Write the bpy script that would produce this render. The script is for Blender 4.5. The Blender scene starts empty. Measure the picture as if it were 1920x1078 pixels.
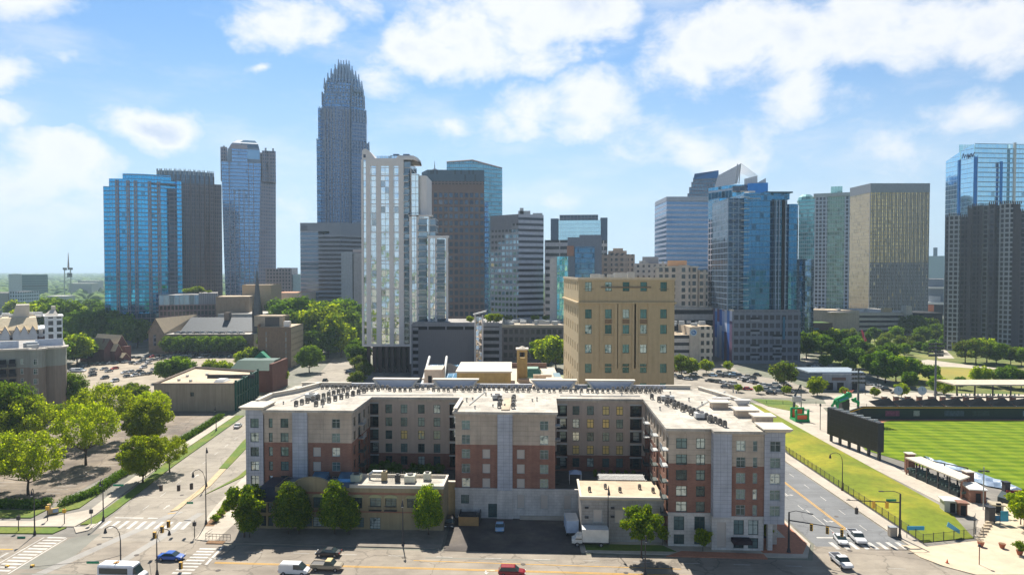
import bpy, math, random
import numpy as np
from mathutils import Vector, Matrix
random.seed(7)
SC = bpy.context.scene
COL = SC.collection
# ---------------------------------------------------------------- camera
F = 1280.0; HC = 53.0; TH = math.atan(32 / F)
CT, ST = math.cos(TH), math.sin(TH)
cam_d = bpy.data.cameras.new('camera'); cam = bpy.data.objects.new('camera', cam_d); COL.objects.link(cam)
cam.location = (0, 0, HC); cam.rotation_euler = (math.pi / 2 - TH, 0, 0)
cam_d.sensor_width = 36; cam_d.lens = 36 * F / 1920; cam_d.clip_start = 1; cam_d.clip_end = 40000
SC.camera = cam
# ---------------------------------------------------------------- light
SUN_EL = math.radians(51); SUN_AZ = math.radians(-13)      # azimuth from +Y, towards -X
sdir = Vector((math.sin(SUN_AZ) * math.cos(SUN_EL), math.cos(SUN_AZ) * math.cos(SUN_EL), math.sin(SUN_EL)))
sl = bpy.data.lights.new('sun', 'SUN'); sl.energy = 4.9; sl.angle = math.radians(0.5); sl.color = (1, .94, .84)
so = bpy.data.objects.new('sun', sl); COL.objects.link(so)
so.rotation_euler = sdir.to_track_quat('Z', 'Y').to_euler()
SC.view_settings.view_transform = 'Standard'; SC.view_settings.look = 'None'
SC.view_settings.exposure = 0.79; SC.view_settings.gamma = 1
SC.cycles.max_bounces = 6; SC.cycles.transparent_max_bounces = 6; SC.cycles.volume_bounces = 0

def ray(px, py):
    a = (px - 960) / F; b = (539 - py) / F
    return (a, CT + b * ST, -ST + b * CT)
def G(px, py, z=0.0):
    d = ray(px, py); t = (z - HC) / d[2]
    return (d[0] * t, d[1] * t, z)
def PY(px, py, Y):
    d = ray(px, py); t = Y / d[1]
    return (d[0] * t, Y, HC + d[2] * t)
def ZH(py, Y): return PY(960, py, Y)[2]
def XH(px, Y): return (px - 960) / F * Y

# ---------------------------------------------------------------- world
W = bpy.data.worlds.new('World'); SC.world = W; W.use_nodes = True
nt = W.node_tree; nt.nodes.clear()
class NT:
    """tiny node helper"""
    def __init__(s, t): s.t = t
    def n(s, k, **kw):
        nd = s.t.nodes.new(k)
        ins = kw.pop('i', {})
        for a, b in kw.items(): setattr(nd, a, b)
        for a, b in ins.items():
            if isinstance(b, bpy.types.NodeSocket): s.t.links.new(b, nd.inputs[a])
            else: nd.inputs[a].default_value = b
        return nd
    def m(s, op, a, b=0.0, c=None, clamp=False):
        nd = s.t.nodes.new('ShaderNodeMath'); nd.operation = op; nd.use_clamp = clamp
        for k, v in enumerate((a, b) if c is None else (a, b, c)):
            if isinstance(v, bpy.types.NodeSocket): s.t.links.new(v, nd.inputs[k])
            else: nd.inputs[k].default_value = v
        return nd.outputs[0]
    def v(s, op, a, b=(0, 0, 0), out=0):
        nd = s.t.nodes.new('ShaderNodeVectorMath'); nd.operation = op
        for k, v in enumerate((a, b)):
            if isinstance(v, bpy.types.NodeSocket): s.t.links.new(v, nd.inputs[k])
            elif op == 'SCALE' and k == 1:
                pass
            else: nd.inputs[k].default_value = v
        if op == 'SCALE':
            if isinstance(b, bpy.types.NodeSocket): s.t.links.new(b, nd.inputs['Scale'])
            else: nd.inputs['Scale'].default_value = b
        return nd.outputs[out]
    def mix(s, f, a, b, mode='MIX'):
        nd = s.t.nodes.new('ShaderNodeMix'); nd.data_type = 'RGBA'; nd.blend_type = mode
        for k, v in ((0, f), (6, a), (7, b)):
            if isinstance(v, bpy.types.NodeSocket): s.t.links.new(v, nd.inputs[k])
            else: nd.inputs[k].default_value = v if k == 0 else (*v[:3], 1)
        return nd.outputs[2]
    def noise(s, vec, scale, detail=2, rough=.5, out=0, dist=0):
        nd = s.n('ShaderNodeTexNoise', i={'Scale': scale, 'Detail': detail, 'Roughness': rough, 'Distortion': dist})
        if vec is not None: s.t.links.new(vec, nd.inputs['Vector'])
        return nd.outputs[out]
    def ramp(s, f, lo, hi, a=0.0, b=1.0):
        nd = s.t.nodes.new('ShaderNodeMapRange'); nd.interpolation_type = 'SMOOTHSTEP'
        s.t.links.new(f, nd.inputs[0])
        for k, v in enumerate((lo, hi, a, b)): nd.inputs[k + 1].default_value = v
        return nd.outputs[0]
w = NT(nt)
sky = w.n('ShaderNodeTexSky', sky_type='NISHITA', sun_disc=False, sun_elevation=SUN_EL, sun_rotation=SUN_AZ,
          altitude=200.0, air_density=1.0, dust_density=0.6, ozone_density=2.2)
tc = w.n('ShaderNodeTexCoord')
D = tc.outputs['Generated']
sep = w.n('ShaderNodeSeparateXYZ', i={0: D})
warp = w.v('SUBTRACT', w.noise(D, 5.5, 5, .6, out=1), (.5, .5, .5))
DW = w.v('ADD', D, w.v('SCALE', warp, .12))
DZ = w.v('MULTIPLY', DW, (1, 1, 1.7))
blobs = [(80, 330, 85, 1.0), (150, 310, 60, 1.0), (40, 420, 95, .9), (150, 420, 80, .6), (300, 240, 62, 1.0), (255, 225, 45, .6), (20, 130, 50, .8), (125, 130, 32, .6), (20, 220, 45, .55),
         (530, 60, 85, 1.0), (600, 70, 60, .9), (490, 145, 28, .7), (60, 12, 60, .7), (500, 5, 60, .55), (790, 90, 85, 1.0), (880, 60, 100, 1.0), (990, 30, 110, 1.0), (1090, 20, 110, .9), (720, 160, 60, .4),
         (960, 200, 95, .75), (1090, 200, 110, .8), (830, 230, 60, .6), (1180, 280, 70, .4), (1270, 130, 85, .8), (1370, 80, 120, 1.0), (1480, 60, 120, .95), (1600, 50, 130, 1.0), (1720, 60, 120, 1.0), (1850, 50, 110, .9), (1500, 175, 85, .75), (1600, 180, 60, .5),
         (1290, 255, 90, .6), (1420, 240, 80, .5), (1560, 290, 120, .35), (1850, 230, 90, .5), (1700, 300, 90, .35), (660, 15, 60, .5), (1350, 300, 90, .4), (1050, 380, 80, .25), (560, 400, 90, .45)]
acc = None
for (px, py, r, a) in blobs:
    c = Vector(ray(px, py)).normalized(); c = (c.x, c.y, c.z * 1.7)
    dd = w.v('DISTANCE', DZ, c, out=1)
    g = w.m('MULTIPLY', w.m('SUBTRACT', 1.0, w.m('DIVIDE', dd, r * 1.45 / F), clamp=True), a * 1.25)
    acc = g if acc is None else w.m('SMOOTH_MAX', acc, g, .12)
# behind and beside the view: general broken cloud
zz = w.m('MAXIMUM', sep.outputs[2], .06)
flat = w.n('ShaderNodeCombineXYZ', i={0: w.m('DIVIDE', sep.outputs[0], zz), 1: w.m('DIVIDE', sep.outputs[1], zz), 2: 1.7}).outputs[0]
gen = w.ramp(w.noise(flat, .45, 5, .6), .5, .72, 0, .45)
back = w.ramp(sep.outputs[1], .72, .35, 0, 1)
acc = w.m('MAXIMUM', acc, w.m('MULTIPLY', gen, back))
fine = w.noise(w.v('MULTIPLY', D, (1, 1, 1.7)), 9, 10, .62, dist=.25)
dens = w.m('ADD', w.m('MULTIPLY', acc, 1.0), w.m('MULTIPLY', w.m('SUBTRACT', fine, .5), 2.0))
dens = w.m('MULTIPLY', dens, w.ramp(acc, .0, .25))
cl = w.m('MULTIPLY', w.ramp(dens, .12, .84), .95)
wisp = w.ramp(w.noise(w.v('MULTIPLY', D, (1, 1, 3.2)), 4, 6, .62), .42, .72, 0, .42)
cl = w.m('MAXIMUM', cl, wisp)
shade = w.ramp(w.noise(w.v('ADD', DZ, (0, 0, .05)), 9, 4, .55), .35, .68)
core = w.ramp(dens, .8, 1.5)
shade = w.m('SUBTRACT', 1.0, w.m('MULTIPLY', core, w.m('SUBTRACT', 1.15, shade)), clamp=True)
ccol = w.mix(shade, (6.3, 7.2, 8.8), (9.6, 9.7, 9.9))
skyc = w.mix(1.0, sky.outputs[0], (.66, 1.0, 1.24), 'MULTIPLY')
hz = w.ramp(sep.outputs[2], .0, .36, .8, 0)
skyc = w.mix(hz, skyc, (6.4, 7.7, 9.0))
final = w.mix(w.m('MULTIPLY', cl, w.ramp(sep.outputs[2], -.02, .14, .2, 1)), skyc, ccol)
final = w.v('SCALE', final, w.ramp(sep.outputs[2], .42, .75, 1.0, .42))
bg = w.n('ShaderNodeBackground', i={'Color': final, 'Strength': .060})
w.n('ShaderNodeOutputWorld', i={0: bg.outputs[0]})

# ---------------------------------------------------------------- materials
MATS = {}
def mat(name, col=(.5, .5, .5), rough=.8, metal=0.0, var=.12, vs=.6, dirt=0.0, streak=0.0, bump=0.0, bs=8, col2=None, c2s=.05, rnd=0.0, spec=.35, emit=None, cracks=0):
    if name in MATS: return MATS[name]
    m = bpy.data.materials.new(name); m.use_nodes = True; MATS[name] = m
    t = m.node_tree; t.nodes.clear(); k = NT(t)
    co = k.n('ShaderNodeTexCoord').outputs['Object']
    base = col
    if col2 is not None:
        base = k.mix(k.ramp(k.noise(co, c2s, 5, .6), .40, .62), col, col2)
    n1 = k.noise(co, vs, 5, .62)
    f = k.ramp(n1, .25, .75, 1 - var, 1 + var)
    if streak:
        n2 = k.noise(k.v('MULTIPLY', co, (1.3, 1.3, .07)), 1.0, 3, .6)
        f = k.m('MULTIPLY', f, k.ramp(n2, .3, .7, 1 - streak, 1 + streak * .5))
    if dirt:
        f = k.m('MULTIPLY', f, k.ramp(k.noise(co, .11, 6, .7), .35, .6, 1 - dirt, 1))
    if rnd:
        oi = k.n('ShaderNodeObjectInfo').outputs['Random']
        f = k.m('MULTIPLY', f, k.m('MULTIPLY_ADD', oi, 2 * rnd, 1 - rnd))
    if cracks:
        wv = k.v('ADD', co, k.v('SCALE', k.noise(co, .35, 3, .6, out=1), 3.0))
        vo = k.n('ShaderNodeTexVoronoi', feature='DISTANCE_TO_EDGE', i={'Vector': wv, 'Scale': .085})
        f = k.m('MULTIPLY', f, k.m('MULTIPLY_ADD', k.m('LESS_THAN', vo.outputs[0], .012), -cracks, 1.0))
        f = k.m('MULTIPLY', f, k.ramp(k.noise(k.v('MULTIPLY', co, (.05, .9, 1)), 1.0, 2, .5), .35, .65, .94, 1.05))
    c = k.v('SCALE', base if not isinstance(base, tuple) else k.n('ShaderNodeCombineXYZ', i={0: base[0], 1: base[1], 2: base[2]}).outputs[0], f)
    p = k.n('ShaderNodeBsdfPrincipled', i={'Base Color': c, 'Roughness': rough, 'Metallic': metal, 'Specular IOR Level': spec})
    if bump:
        b = k.n('ShaderNodeBump', i={'Height': k.noise(co, bs, 4, .6), 'Strength': bump, 'Distance': .1}); t.links.new(b.outputs[0], p.inputs['Normal'])
    if emit:
        p.inputs['Emission Color'].default_value = (*emit[0], 1); p.inputs['Emission Strength'].default_value = emit[1]
    k.n('ShaderNodeOutputMaterial', i={0: p.outputs[0]})
    return m

def facade(name, bw, fh, mw, sh, frame, g1, g2, metal=.75, rough=.06, tilt=.012, wob=.01, frough=.6, fmetal=0.0, warm=0.0, dark=.35, sub=0, vary=.5, off=0.0, gk=1.0):
    """curtain wall / punched wall: UV in metres; bays bw, floors fh, frame widths mw (vertical) and sh (spandrel)"""
    if name in MATS: return MATS[name]
    frame = tuple(min(.8, c * 1.25) for c in frame)
    if metal > .4: g1, g2 = [tuple(min(.97, c * 1.6) for c in q) for q in (g1, g2)]
    m = bpy.data.materials.new(name); m.use_nodes = True; MATS[name] = m
    t = m.node_tree; t.nodes.clear(); k = NT(t)
    uv = k.n('ShaderNodeUVMap').outputs[0]
    s = k.n('ShaderNodeSeparateXYZ', i={0: uv})
    U = k.m('DIVIDE', k.m('ADD', s.outputs[0], off), bw); V = k.m('DIVIDE', s.outputs[1], fh)
    iu, iv = k.m('FLOOR', U), k.m('FLOOR', V)
    fu, fv = k.m('FRACT', U), k.m('FRACT', V)
    a = k.m('LESS_THAN', fu, mw / bw); b = k.m('LESS_THAN', fv, sh / fh)
    mask = k.m('MAXIMUM', a, b)
    if sub:   # thin mid mullion inside each bay
        fs = k.m('FRACT', k.m('MULTIPLY', U, sub)); mask = k.m('MAXIMUM', mask, k.m('MULTIPLY', k.m('LESS_THAN', fs, .10 * 1.5 / bw * sub), .7))
    cell = k.n('ShaderNodeCombineXYZ', i={0: iu, 1: iv, 2: 3.3}).outputs[0]
    wn = k.n('ShaderNodeTexWhiteNoise', noise_dimensions='3D', i={0: cell})
    r = wn.outputs[0]
    oco = k.n('ShaderNodeTexCoord').outputs['Object']
    big = k.noise(oco, .035, 3, .5)
    mixf = k.m('MULTIPLY_ADD', r, vary, k.m('MULTIPLY', k.m('SUBTRACT', big, .5), .8), clamp=True)
    glass = k.mix(mixf, g1, g2)
    glass = k.mix(k.m('MULTIPLY', k.m('GREATER_THAN', r, 1 - .22 * dark * 2), .65), glass, tuple(x * .25 for x in g1))
    if warm:
        wm = k.m('MULTIPLY', k.m('GREATER_THAN', wn.outputs[0], 1 - warm), 1.0)
        glass = k.mix(wm, glass, (.55, .42, .22))
    fr = k.v('SCALE', k.n('ShaderNodeCombineXYZ', i={0: frame[0], 1: frame[1], 2: frame[2]}).outputs[0], k.ramp(k.noise(oco, .6, 4, .6), .25, .75, .85, 1.12))
    colr = k.mix(mask, glass, fr)
    me = k.m('MULTIPLY_ADD', mask, fmetal - metal, metal)
    ro = k.m('MULTIPLY_ADD', mask, frough - rough, rough)
    tl = k.v('SCALE', k.v('SUBTRACT', wn.outputs[1], (.5, .5, .5)), tilt * 2)
    wb = k.v('SCALE', k.v('SUBTRACT', k.noise(oco, .28, 2, .5, out=1), (.5, .5, .5)), wob * 4)
    geo = k.n('ShaderNodeNewGeometry').outputs['Normal']
    nn = k.v('NORMALIZE', k.v('ADD', geo, k.v('ADD', tl, wb)))
    nn = k.v('ADD', k.v('SCALE', nn, k.m('SUBTRACT', 1.0, mask)), k.v('SCALE', geo, mask))
    p = k.n('ShaderNodeBsdfPrincipled', i={'Base Color': colr, 'Roughness': ro, 'Metallic': me, 'Normal': nn, 'Specular IOR Level': .5})
    k.n('ShaderNodeOutputMaterial', i={0: p.outputs[0]})
    return m

def brickmat(name, c1, c2, mortar, sc=1.0, bw=.5, bh=.18, rough=.85, ms=.02, off=.5, dirt=0):
    if name in MATS: return MATS[name]
    m = bpy.data.materials.new(name); m.use_nodes = True; MATS[name] = m
    t = m.node_tree; t.nodes.clear(); k = NT(t)
    uv = k.n('ShaderNodeUVMap').outputs[0]
    b = k.n('ShaderNodeTexBrick', i={'Vector': uv, 'Color1': (*c1, 1), 'Color2': (*c2, 1), 'Mortar': (*mortar, 1), 'Scale': sc, 'Brick Width': bw, 'Row Height': bh, 'Mortar Size': ms}); b.offset = off
    co = k.n('ShaderNodeTexCoord').outputs['Object']
    f = k.m('MULTIPLY', k.ramp(k.noise(co, .35, 5, .6), .25, .75, .86, 1.14), k.ramp(k.noise(k.v('MULTIPLY', co, (1, 1, .08)), .9, 3, .6), .3, .7, .9, 1.06))
    if dirt: f = k.m('MULTIPLY', f, k.ramp(k.noise(co, .16, 7, .72), .36, .6, 1 - dirt, 1.05))
    p = k.n('ShaderNodeBsdfPrincipled', i={'Base Color': k.v('SCALE', b.outputs[0], f), 'Roughness': rough, 'Specular IOR Level': .3})
    k.n('ShaderNodeOutputMaterial', i={0: p.outputs[0]})
    return m

def winglass(name, c1, c2, c3=(.5, .62, .55), p3=.12, metal=.45, rough=.1):
    """window pane: colour picked per object"""
    if name in MATS: return MATS[name]
    m = bpy.data.materials.new(name); m.use_nodes = True; MATS[name] = m
    t = m.node_tree; t.nodes.clear(); k = NT(t)
    r = k.n('ShaderNodeObjectInfo').outputs['Random']
    co = k.n('ShaderNodeTexCoord').outputs['Object']
    n = k.noise(k.v('ADD', co, k.v('SCALE', (1.0, 2.0, 3.0), k.m('MULTIPLY', r, 40.0))), .9, 3, .6)
    r2 = k.m('FRACT', k.m('MULTIPLY', r, 7.13))
    c = k.mix(k.m('ADD', k.m('MULTIPLY', r2, .75), k.m('MULTIPLY', k.m('SUBTRACT', n, .5), .9), clamp=True), c1, c2)
    c = k.mix(k.m('MULTIPLY', k.m('LESS_THAN', r, p3), k.ramp(n, .3, .5)), c, c3)
    geo = k.n('ShaderNodeNewGeometry').outputs['Normal']
    tl = k.v('SCALE', k.v('SUBTRACT', k.noise(k.v('ADD', co, k.v('SCALE', (3.0, 1.0, 2.0), k.m('MULTIPLY', r, 60.0))), .9, 2, .5, out=1), (.5, .5, .5)), .09)
    nn = k.v('NORMALIZE', k.v('ADD', geo, tl))
    p = k.n('ShaderNodeBsdfPrincipled', i={'Base Color': c, 'Roughness': rough, 'Metallic': metal, 'Normal': nn, 'Specular IOR Level': .6})
    k.n('ShaderNodeOutputMaterial', i={0: p.outputs[0]})
    return m

def leafmat(name, c1, c2, rnd=.25, tr=.5):
    if name in MATS: return MATS[name]
    m = bpy.data.materials.new(name); m.use_nodes = True; MATS[name] = m
    t = m.node_tree; t.nodes.clear(); k = NT(t)
    co = k.n('ShaderNodeTexCoord').outputs['Object']
    oi = k.n('ShaderNodeObjectInfo').outputs['Random']
    c = k.mix(k.ramp(k.noise(co, .9, 3, .6), .3, .7), c1, c2)
    c = k.v('SCALE', c, k.m('MULTIPLY', k.m('MULTIPLY_ADD', oi, 2 * rnd, 1 - rnd), k.ramp(k.noise(co, 5, 2, .5), .3, .7, .75, 1.25)))
    d = k.n('ShaderNodeBsdfDiffuse', i={0: c}); tt = k.n('ShaderNodeBsdfTranslucent', i={0: k.v('MULTIPLY', c, (1.35, 1.25, .5))})
    mx = k.n('ShaderNodeMixShader', i={0: tr, 1: d.outputs[0], 2: tt.outputs[0]})
    k.n('ShaderNodeOutputMaterial', i={0: mx.outputs[0]})
    return m

# ---------------------------------------------------------------- mesh builder
class MB:
    def __init__(s, ox=0, oy=0, oz=0, rz=0):
        s.v = []; s.f = []; s.uv = []; s.mi = []; s.o = (ox, oy, oz); s.c = math.cos(rz); s.s = math.sin(rz)
    def pt(s, p):
        x, y, z = p
        s.v.append((s.o[0] + x * s.c - y * s.s, s.o[1] + x * s.s + y * s.c, s.o[2] + z)); return len(s.v) - 1
    def face(s, pts, m=0, uv=None):
        s.f.append([s.pt(p) for p in pts]); s.mi.append(m)
        s.uv.append(uv if uv else [(p[0], p[1]) for p in pts])
    def wallq(s, a, b, z0, z1, m=0, u0=0.0):
        """vertical quad from a to b (outward on the right of a->b reversed: a->b with outward = (dy,-dx))"""
        L = math.dist(a[:2], b[:2])
        s.face([(a[0], a[1], z0), (b[0], b[1], z0), (b[0], b[1], z1), (a[0], a[1], z1)], m, [(u0, z0), (u0 + L, z0), (u0 + L, z1), (u0, z1)])
        return u0 + L
    def prism(s, poly, z0, z1, m=0, mt=None, bot=False, top=True):
        """poly CCW seen from above"""
        u = 0; n = len(poly)
        for i in range(n): u = s.wallq(poly[i], poly[(i + 1) % n], z0, z1, m, u)
        if top: s.face([(x, y, z1) for x, y in poly], m if mt is None else mt)
        if bot: s.face([(x, y, z0) for x, y in poly[::-1]], m)
    def box(s, x0, y0, z0, x1, y1, z1, m=0, mt=None):
        if x1 < x0: x0, x1 = x1, x0
        if y1 < y0: y0, y1 = y1, y0
        s.prism([(x0, y0), (x1, y0), (x1, y1), (x0, y1)], z0, z1, m, mt, bot=True)
    def cbox(s, cx, cy, cz, sx, sy, sz, m=0, rz=0, mt=None):
        c, n = math.cos(rz), math.sin(rz); pl = []
        for x, y in ((-sx / 2, -sy / 2), (sx / 2, -sy / 2), (sx / 2, sy / 2), (-sx / 2, sy / 2)): pl.append((cx + x * c - y * n, cy + x * n + y * c))
        s.prism(pl, cz - sz / 2, cz + sz / 2, m, mt, bot=True)
    def loft(s, rings, m=0, cap=True):
        n = len(rings[0])
        idx = [[s.pt(p) for p in r] for r in rings]
        for a, b in zip(idx, idx[1:]):
            for i in range(n):
                j = (i + 1) % n; s.f.append([a[i], a[j], b[j], b[i]]); s.mi.append(m); s.uv.append([(i, 0), (i + 1, 0), (i + 1, 1), (i, 1)])
        if cap:
            for r in (idx[0][::-1], idx[-1]): s.f.append(r); s.mi.append(m); s.uv.append([(0, 0)] * n)
    def tube(s, pts, r, n=6, m=0):
        pts = [Vector(p) for p in pts]; rs = r if isinstance(r, (list, tuple)) else [r] * len(pts); rings = []
        for i, p in enumerate(pts):
            d = (pts[min(i + 1, len(pts) - 1)] - pts[max(i - 1, 0)]).normalized()
            a = d.cross(Vector((0, 0, 1)) if abs(d.z) < .9 else Vector((1, 0, 0))).normalized(); b = d.cross(a)
            rings.append([tuple(p + (a * math.cos(2 * math.pi * k / n) + b * math.sin(2 * math.pi * k / n)) * rs[i]) for k in range(n)][::-1])
        s.loft(rings, m)
    def cyl(s, x, y, z0, z1, r0, r1=None, n=12, m=0):
        r1 = r0 if r1 is None else r1
        s.loft([[(x + r * math.cos(2 * math.pi * k / n), y + r * math.sin(2 * math.pi * k / n), z) for k in range(n)] for z, r in ((z0, r0), (z1, r1))], m)
    def ball(s, x, y, z, rx, ry, rz, n=10, k=6, m=0, jit=0, rng=random):
        rings = []
        for i in range(k + 1):
            t = -math.pi / 2 + math.pi * (i + .001) / (k + .002)
            rings.append([(x + rx * math.cos(t) * math.cos(2 * math.pi * j / n) * (1 + jit * (rng.random() - .5)), y + ry * math.cos(t) * math.sin(2 * math.pi * j / n) * (1 + jit * (rng.random() - .5)), z + rz * math.sin(t)) for j in range(n)])
        s.loft(rings, m)
    def holed(s, O, a, u0, u1, z0, z1, holes, depth=.25, m=0, md=None):
        """wall in vertical plane through O=(x,y) along angle a, outward = (sin a,-cos a); holes (ua,ub,za,zb) get reveals"""
        ca, sa = math.cos(a), math.sin(a); nx, ny = sa, -ca
        P = lambda u, z, d=0.0: (O[0] + ca * u - nx * d, O[1] + sa * u - ny * d, z)
        holes = [(max(h[0], u0), min(h[1], u1), max(h[2], z0), min(h[3], z1)) for h in holes if h[1] > u0 and h[0] < u1 and h[3] > z0 and h[2] < z1]
        zs = sorted({z0, z1} | {h[2] for h in holes} | {h[3] for h in holes})
        for za, zb in zip(zs, zs[1:]):
            if zb - za < 1e-5: continue
            row = sorted([(h[0], h[1]) for h in holes if h[2] <= za + 1e-6 and h[3] >= zb - 1e-6]); u = u0
            for (ha, hb) in row + [(u1, u1)]:
                if ha - u > 1e-5: s.face([P(u, za), P(ha, za), P(ha, zb), P(u, zb)], m, [(u, za), (ha, za), (ha, zb), (u, zb)])
                u = max(u, hb)
        md = m if md is None else md
        for (ua, ub, za, zb) in holes:
            s.face([P(ua, za), P(ua, za, depth), P(ub, za, depth), P(ub, za)][::-1], md); s.face([P(ua, zb), P(ub, zb), P(ub, zb, depth), P(ua, zb, depth)][::-1], md)
            s.face([P(ua, za), P(ua, zb), P(ua, zb, depth), P(ua, za, depth)][::-1], md); s.face([P(ub, za), P(ub, za, depth), P(ub, zb, depth), P(ub, zb)][::-1], md)
    def mesh(s, name, mats):
        me = bpy.data.meshes.new(name); me.from_pydata(s.v, [], s.f)
        for mm in (mats if isinstance(mats, (list, tuple)) else [mats]): me.materials.append(mm)
        me.polygons.foreach_set('material_index', s.mi)
        ul = me.uv_layers.new(name='UVMap'); flat = [c for f in s.uv for p in f for c in p]; ul.data.foreach_set('uv', flat)
        me.update(); return me
    def build(s, name, mats, parent=None, bevel=0, smooth=False):
        me = s.mesh(name, mats); o = bpy.data.objects.new(name, me); COL.objects.link(o)
        if parent: o.parent = parent
        if smooth: me.polygons.foreach_set('use_smooth', [True] * len(me.polygons))
        return o
def inst(name, me, parent=None, loc=(0, 0, 0), rz=0, sc=1):
    o = bpy.data.objects.new(name, me); COL.objects.link(o); o.location = loc; o.rotation_euler = (0, 0, rz)
    o.scale = (sc, sc, sc) if not isinstance(sc, tuple) else sc
    if parent: o.parent = parent
    return o
def tag(o, label, cat, group=None, kind=None):
    if label: o['label'] = label
    if cat: o['category'] = cat
    if group: o['group'] = group
    if kind: o['kind'] = kind
    return o
def thing(name, label, cat, loc=(0, 0, 0), rz=0, group=None):
    o = bpy.data.objects.new(name, None); COL.objects.link(o); o.location = loc; o.rotation_euler = (0, 0, rz); o.empty_display_size = 1
    return tag(o, label, cat, group)
def struct(name, mb, mats, kind='structure'):
    o = mb.build(name, mats); o['kind'] = kind; return o
KIDS = {}
def copy_tree(o, loc, rz, label=None, group=None, sc=None):
    """copy a thing, its parts and sub-parts"""
    def rec(src, par):
        c = src.copy(); COL.objects.link(c)
        if par: c.parent = par
        for ch in src.children: rec(ch, c)
        return c
    r = rec(o, None); r.location = loc; r.rotation_euler = (0, 0, rz)
    if sc: r.scale = (sc, sc, sc) if not isinstance(sc, tuple) else sc
    if label: r['label'] = label
    if group: r['group'] = group
    return r
def poly_px(pts, z=0.0): return [G(x, y, z)[:2] for x, y in pts]
def ccw(p):
    a = sum(p[i][0] * p[(i + 1) % len(p)][1] - p[(i + 1) % len(p)][0] * p[i][1] for i in range(len(p)))
    return p if a > 0 else p[::-1]
# ---------------------------------------------------------------- shared materials
ASPH = mat('asphalt', (.28, .24, .195), .9, var=.08, vs=.25, dirt=.22, bump=.05, col2=(.34, .295, .235), c2s=.04, cracks=.28)
ASPH_R = mat('asphalt_blue_grey', (.20, .205, .21), .9, var=.07, vs=.3, dirt=.12, cracks=.2)
ASPH_D = mat('asphalt_dark', (.115, .10, .092), .92, var=.14, vs=.3, dirt=.35, col2=(.17, .145, .12), c2s=.08)
ASPH_L = mat('asphalt_pale', (.35, .31, .255), .9, var=.08, vs=.3, dirt=.24, cracks=.2)
LOTM = mat('lot_concrete', (.40, .34, .26), .9, var=.08, vs=.2, dirt=.25)
CONC = mat('concrete', (.50, .44, .36), .85, var=.08, vs=.5, dirt=.18)
KERB = mat('kerb_concrete', (.52, .48, .42), .85, var=.1)
CITY = mat('city_paving', (.27, .25, .22), .9, var=.12, vs=.06, dirt=.3, col2=(.19, .2, .14), c2s=.01)
GRASS = mat('grass', (.105, .17, .025), .95, var=.2, vs=1.2, col2=(.16, .19, .03), c2s=.12, bump=.3, bs=9)
GRASSY = mat('slope_grass', (.165, .21, .010), .95, var=.16, vs=.7, col2=(.30, .28, .018), c2s=.05, dirt=.12, bump=.3, bs=6)
DRY = mat('dry_lawn', (.30, .25, .05), .95, var=.12, vs=.2, col2=(.22, .24, .05), c2s=.03)
PAINTW = mat('white_paint', (.62, .59, .54), .7, var=.16, vs=1.5, dirt=.35)
PAINTY = mat('yellow_paint', (.75, .40, .03), .7, var=.12, vs=1.5)
BRICKP = mat('brick_paving', (.46, .20, .12), .9, var=.15, vs=2)
MULCH = mat('mulch', (.22, .13, .07), .95, var=.3, vs=3)
WHITE = mat('white_metal', (.66, .66, .64), .5, var=.05)
STEEL = mat('galvanised_steel', (.42, .44, .45), .45, metal=.5, var=.1)
BLACKM = mat('dark_metal', (.045, .045, .05), .5, var=.1)
BRONZE = mat('dark_bronze', (.07, .05, .04), .5, var=.1)
DARK = mat('dark_void', (.02, .02, .024), .9, var=.2)
ROOFW = brickmat('white_roof', (.53, .485, .415), (.49, .45, .385), (.35, .315, .27), bw=7.5, bh=1.9, ms=.05, off=.37, dirt=.30)
ROOFG = mat('grey_roof', (.34, .32, .30), .85, var=.12, vs=.2, dirt=.3)
ROOFT = mat('tan_roof', (.60, .48, .34), .85, var=.1, vs=.3, dirt=.3)
CREAM = mat('cream_cap', (.62, .56, .47), .7, var=.05)
YELM = mat('signal_yellow', (.75, .42, .04), .5, var=.05)
GREENS = mat('street_sign_green', (.02, .28, .14), .5, var=.05)

def sheet(name, polys, z, m, kind='structure'):
    mb = MB()
    for p in polys: mb.face([(x, y, z) for x, y in ccw(p)])
    return struct(name, mb, m, kind)
def slab(name, polys, z, m, kind='structure', z0=-.3):
    mb = MB()
    for p in polys: mb.prism(ccw(p), z0, z)
    return struct(name, mb, m, kind)

# far ground, one sheet to the horizon
FAR = mat('far_land', (.075, .12, .04), .95, var=.25, vs=.004, col2=(.12, .15, .06), c2s=.002)
mb = MB(); mb.face([(-20000, -9000, -.35), (20000, -9000, -.35), (20000, 26000, -.35), (-20000, 26000, -.35)]); struct('ground', mb, FAR)
sheet('city_ground', [[(-420, 60), (520, 60), (760, 1050), (-480, 1050)]], -.05, CITY)
sheet('city_ground', [[(-1500, -900), (1500, -900), (1500, 59), (-1500, 59)]], -.06, CITY)

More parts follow.
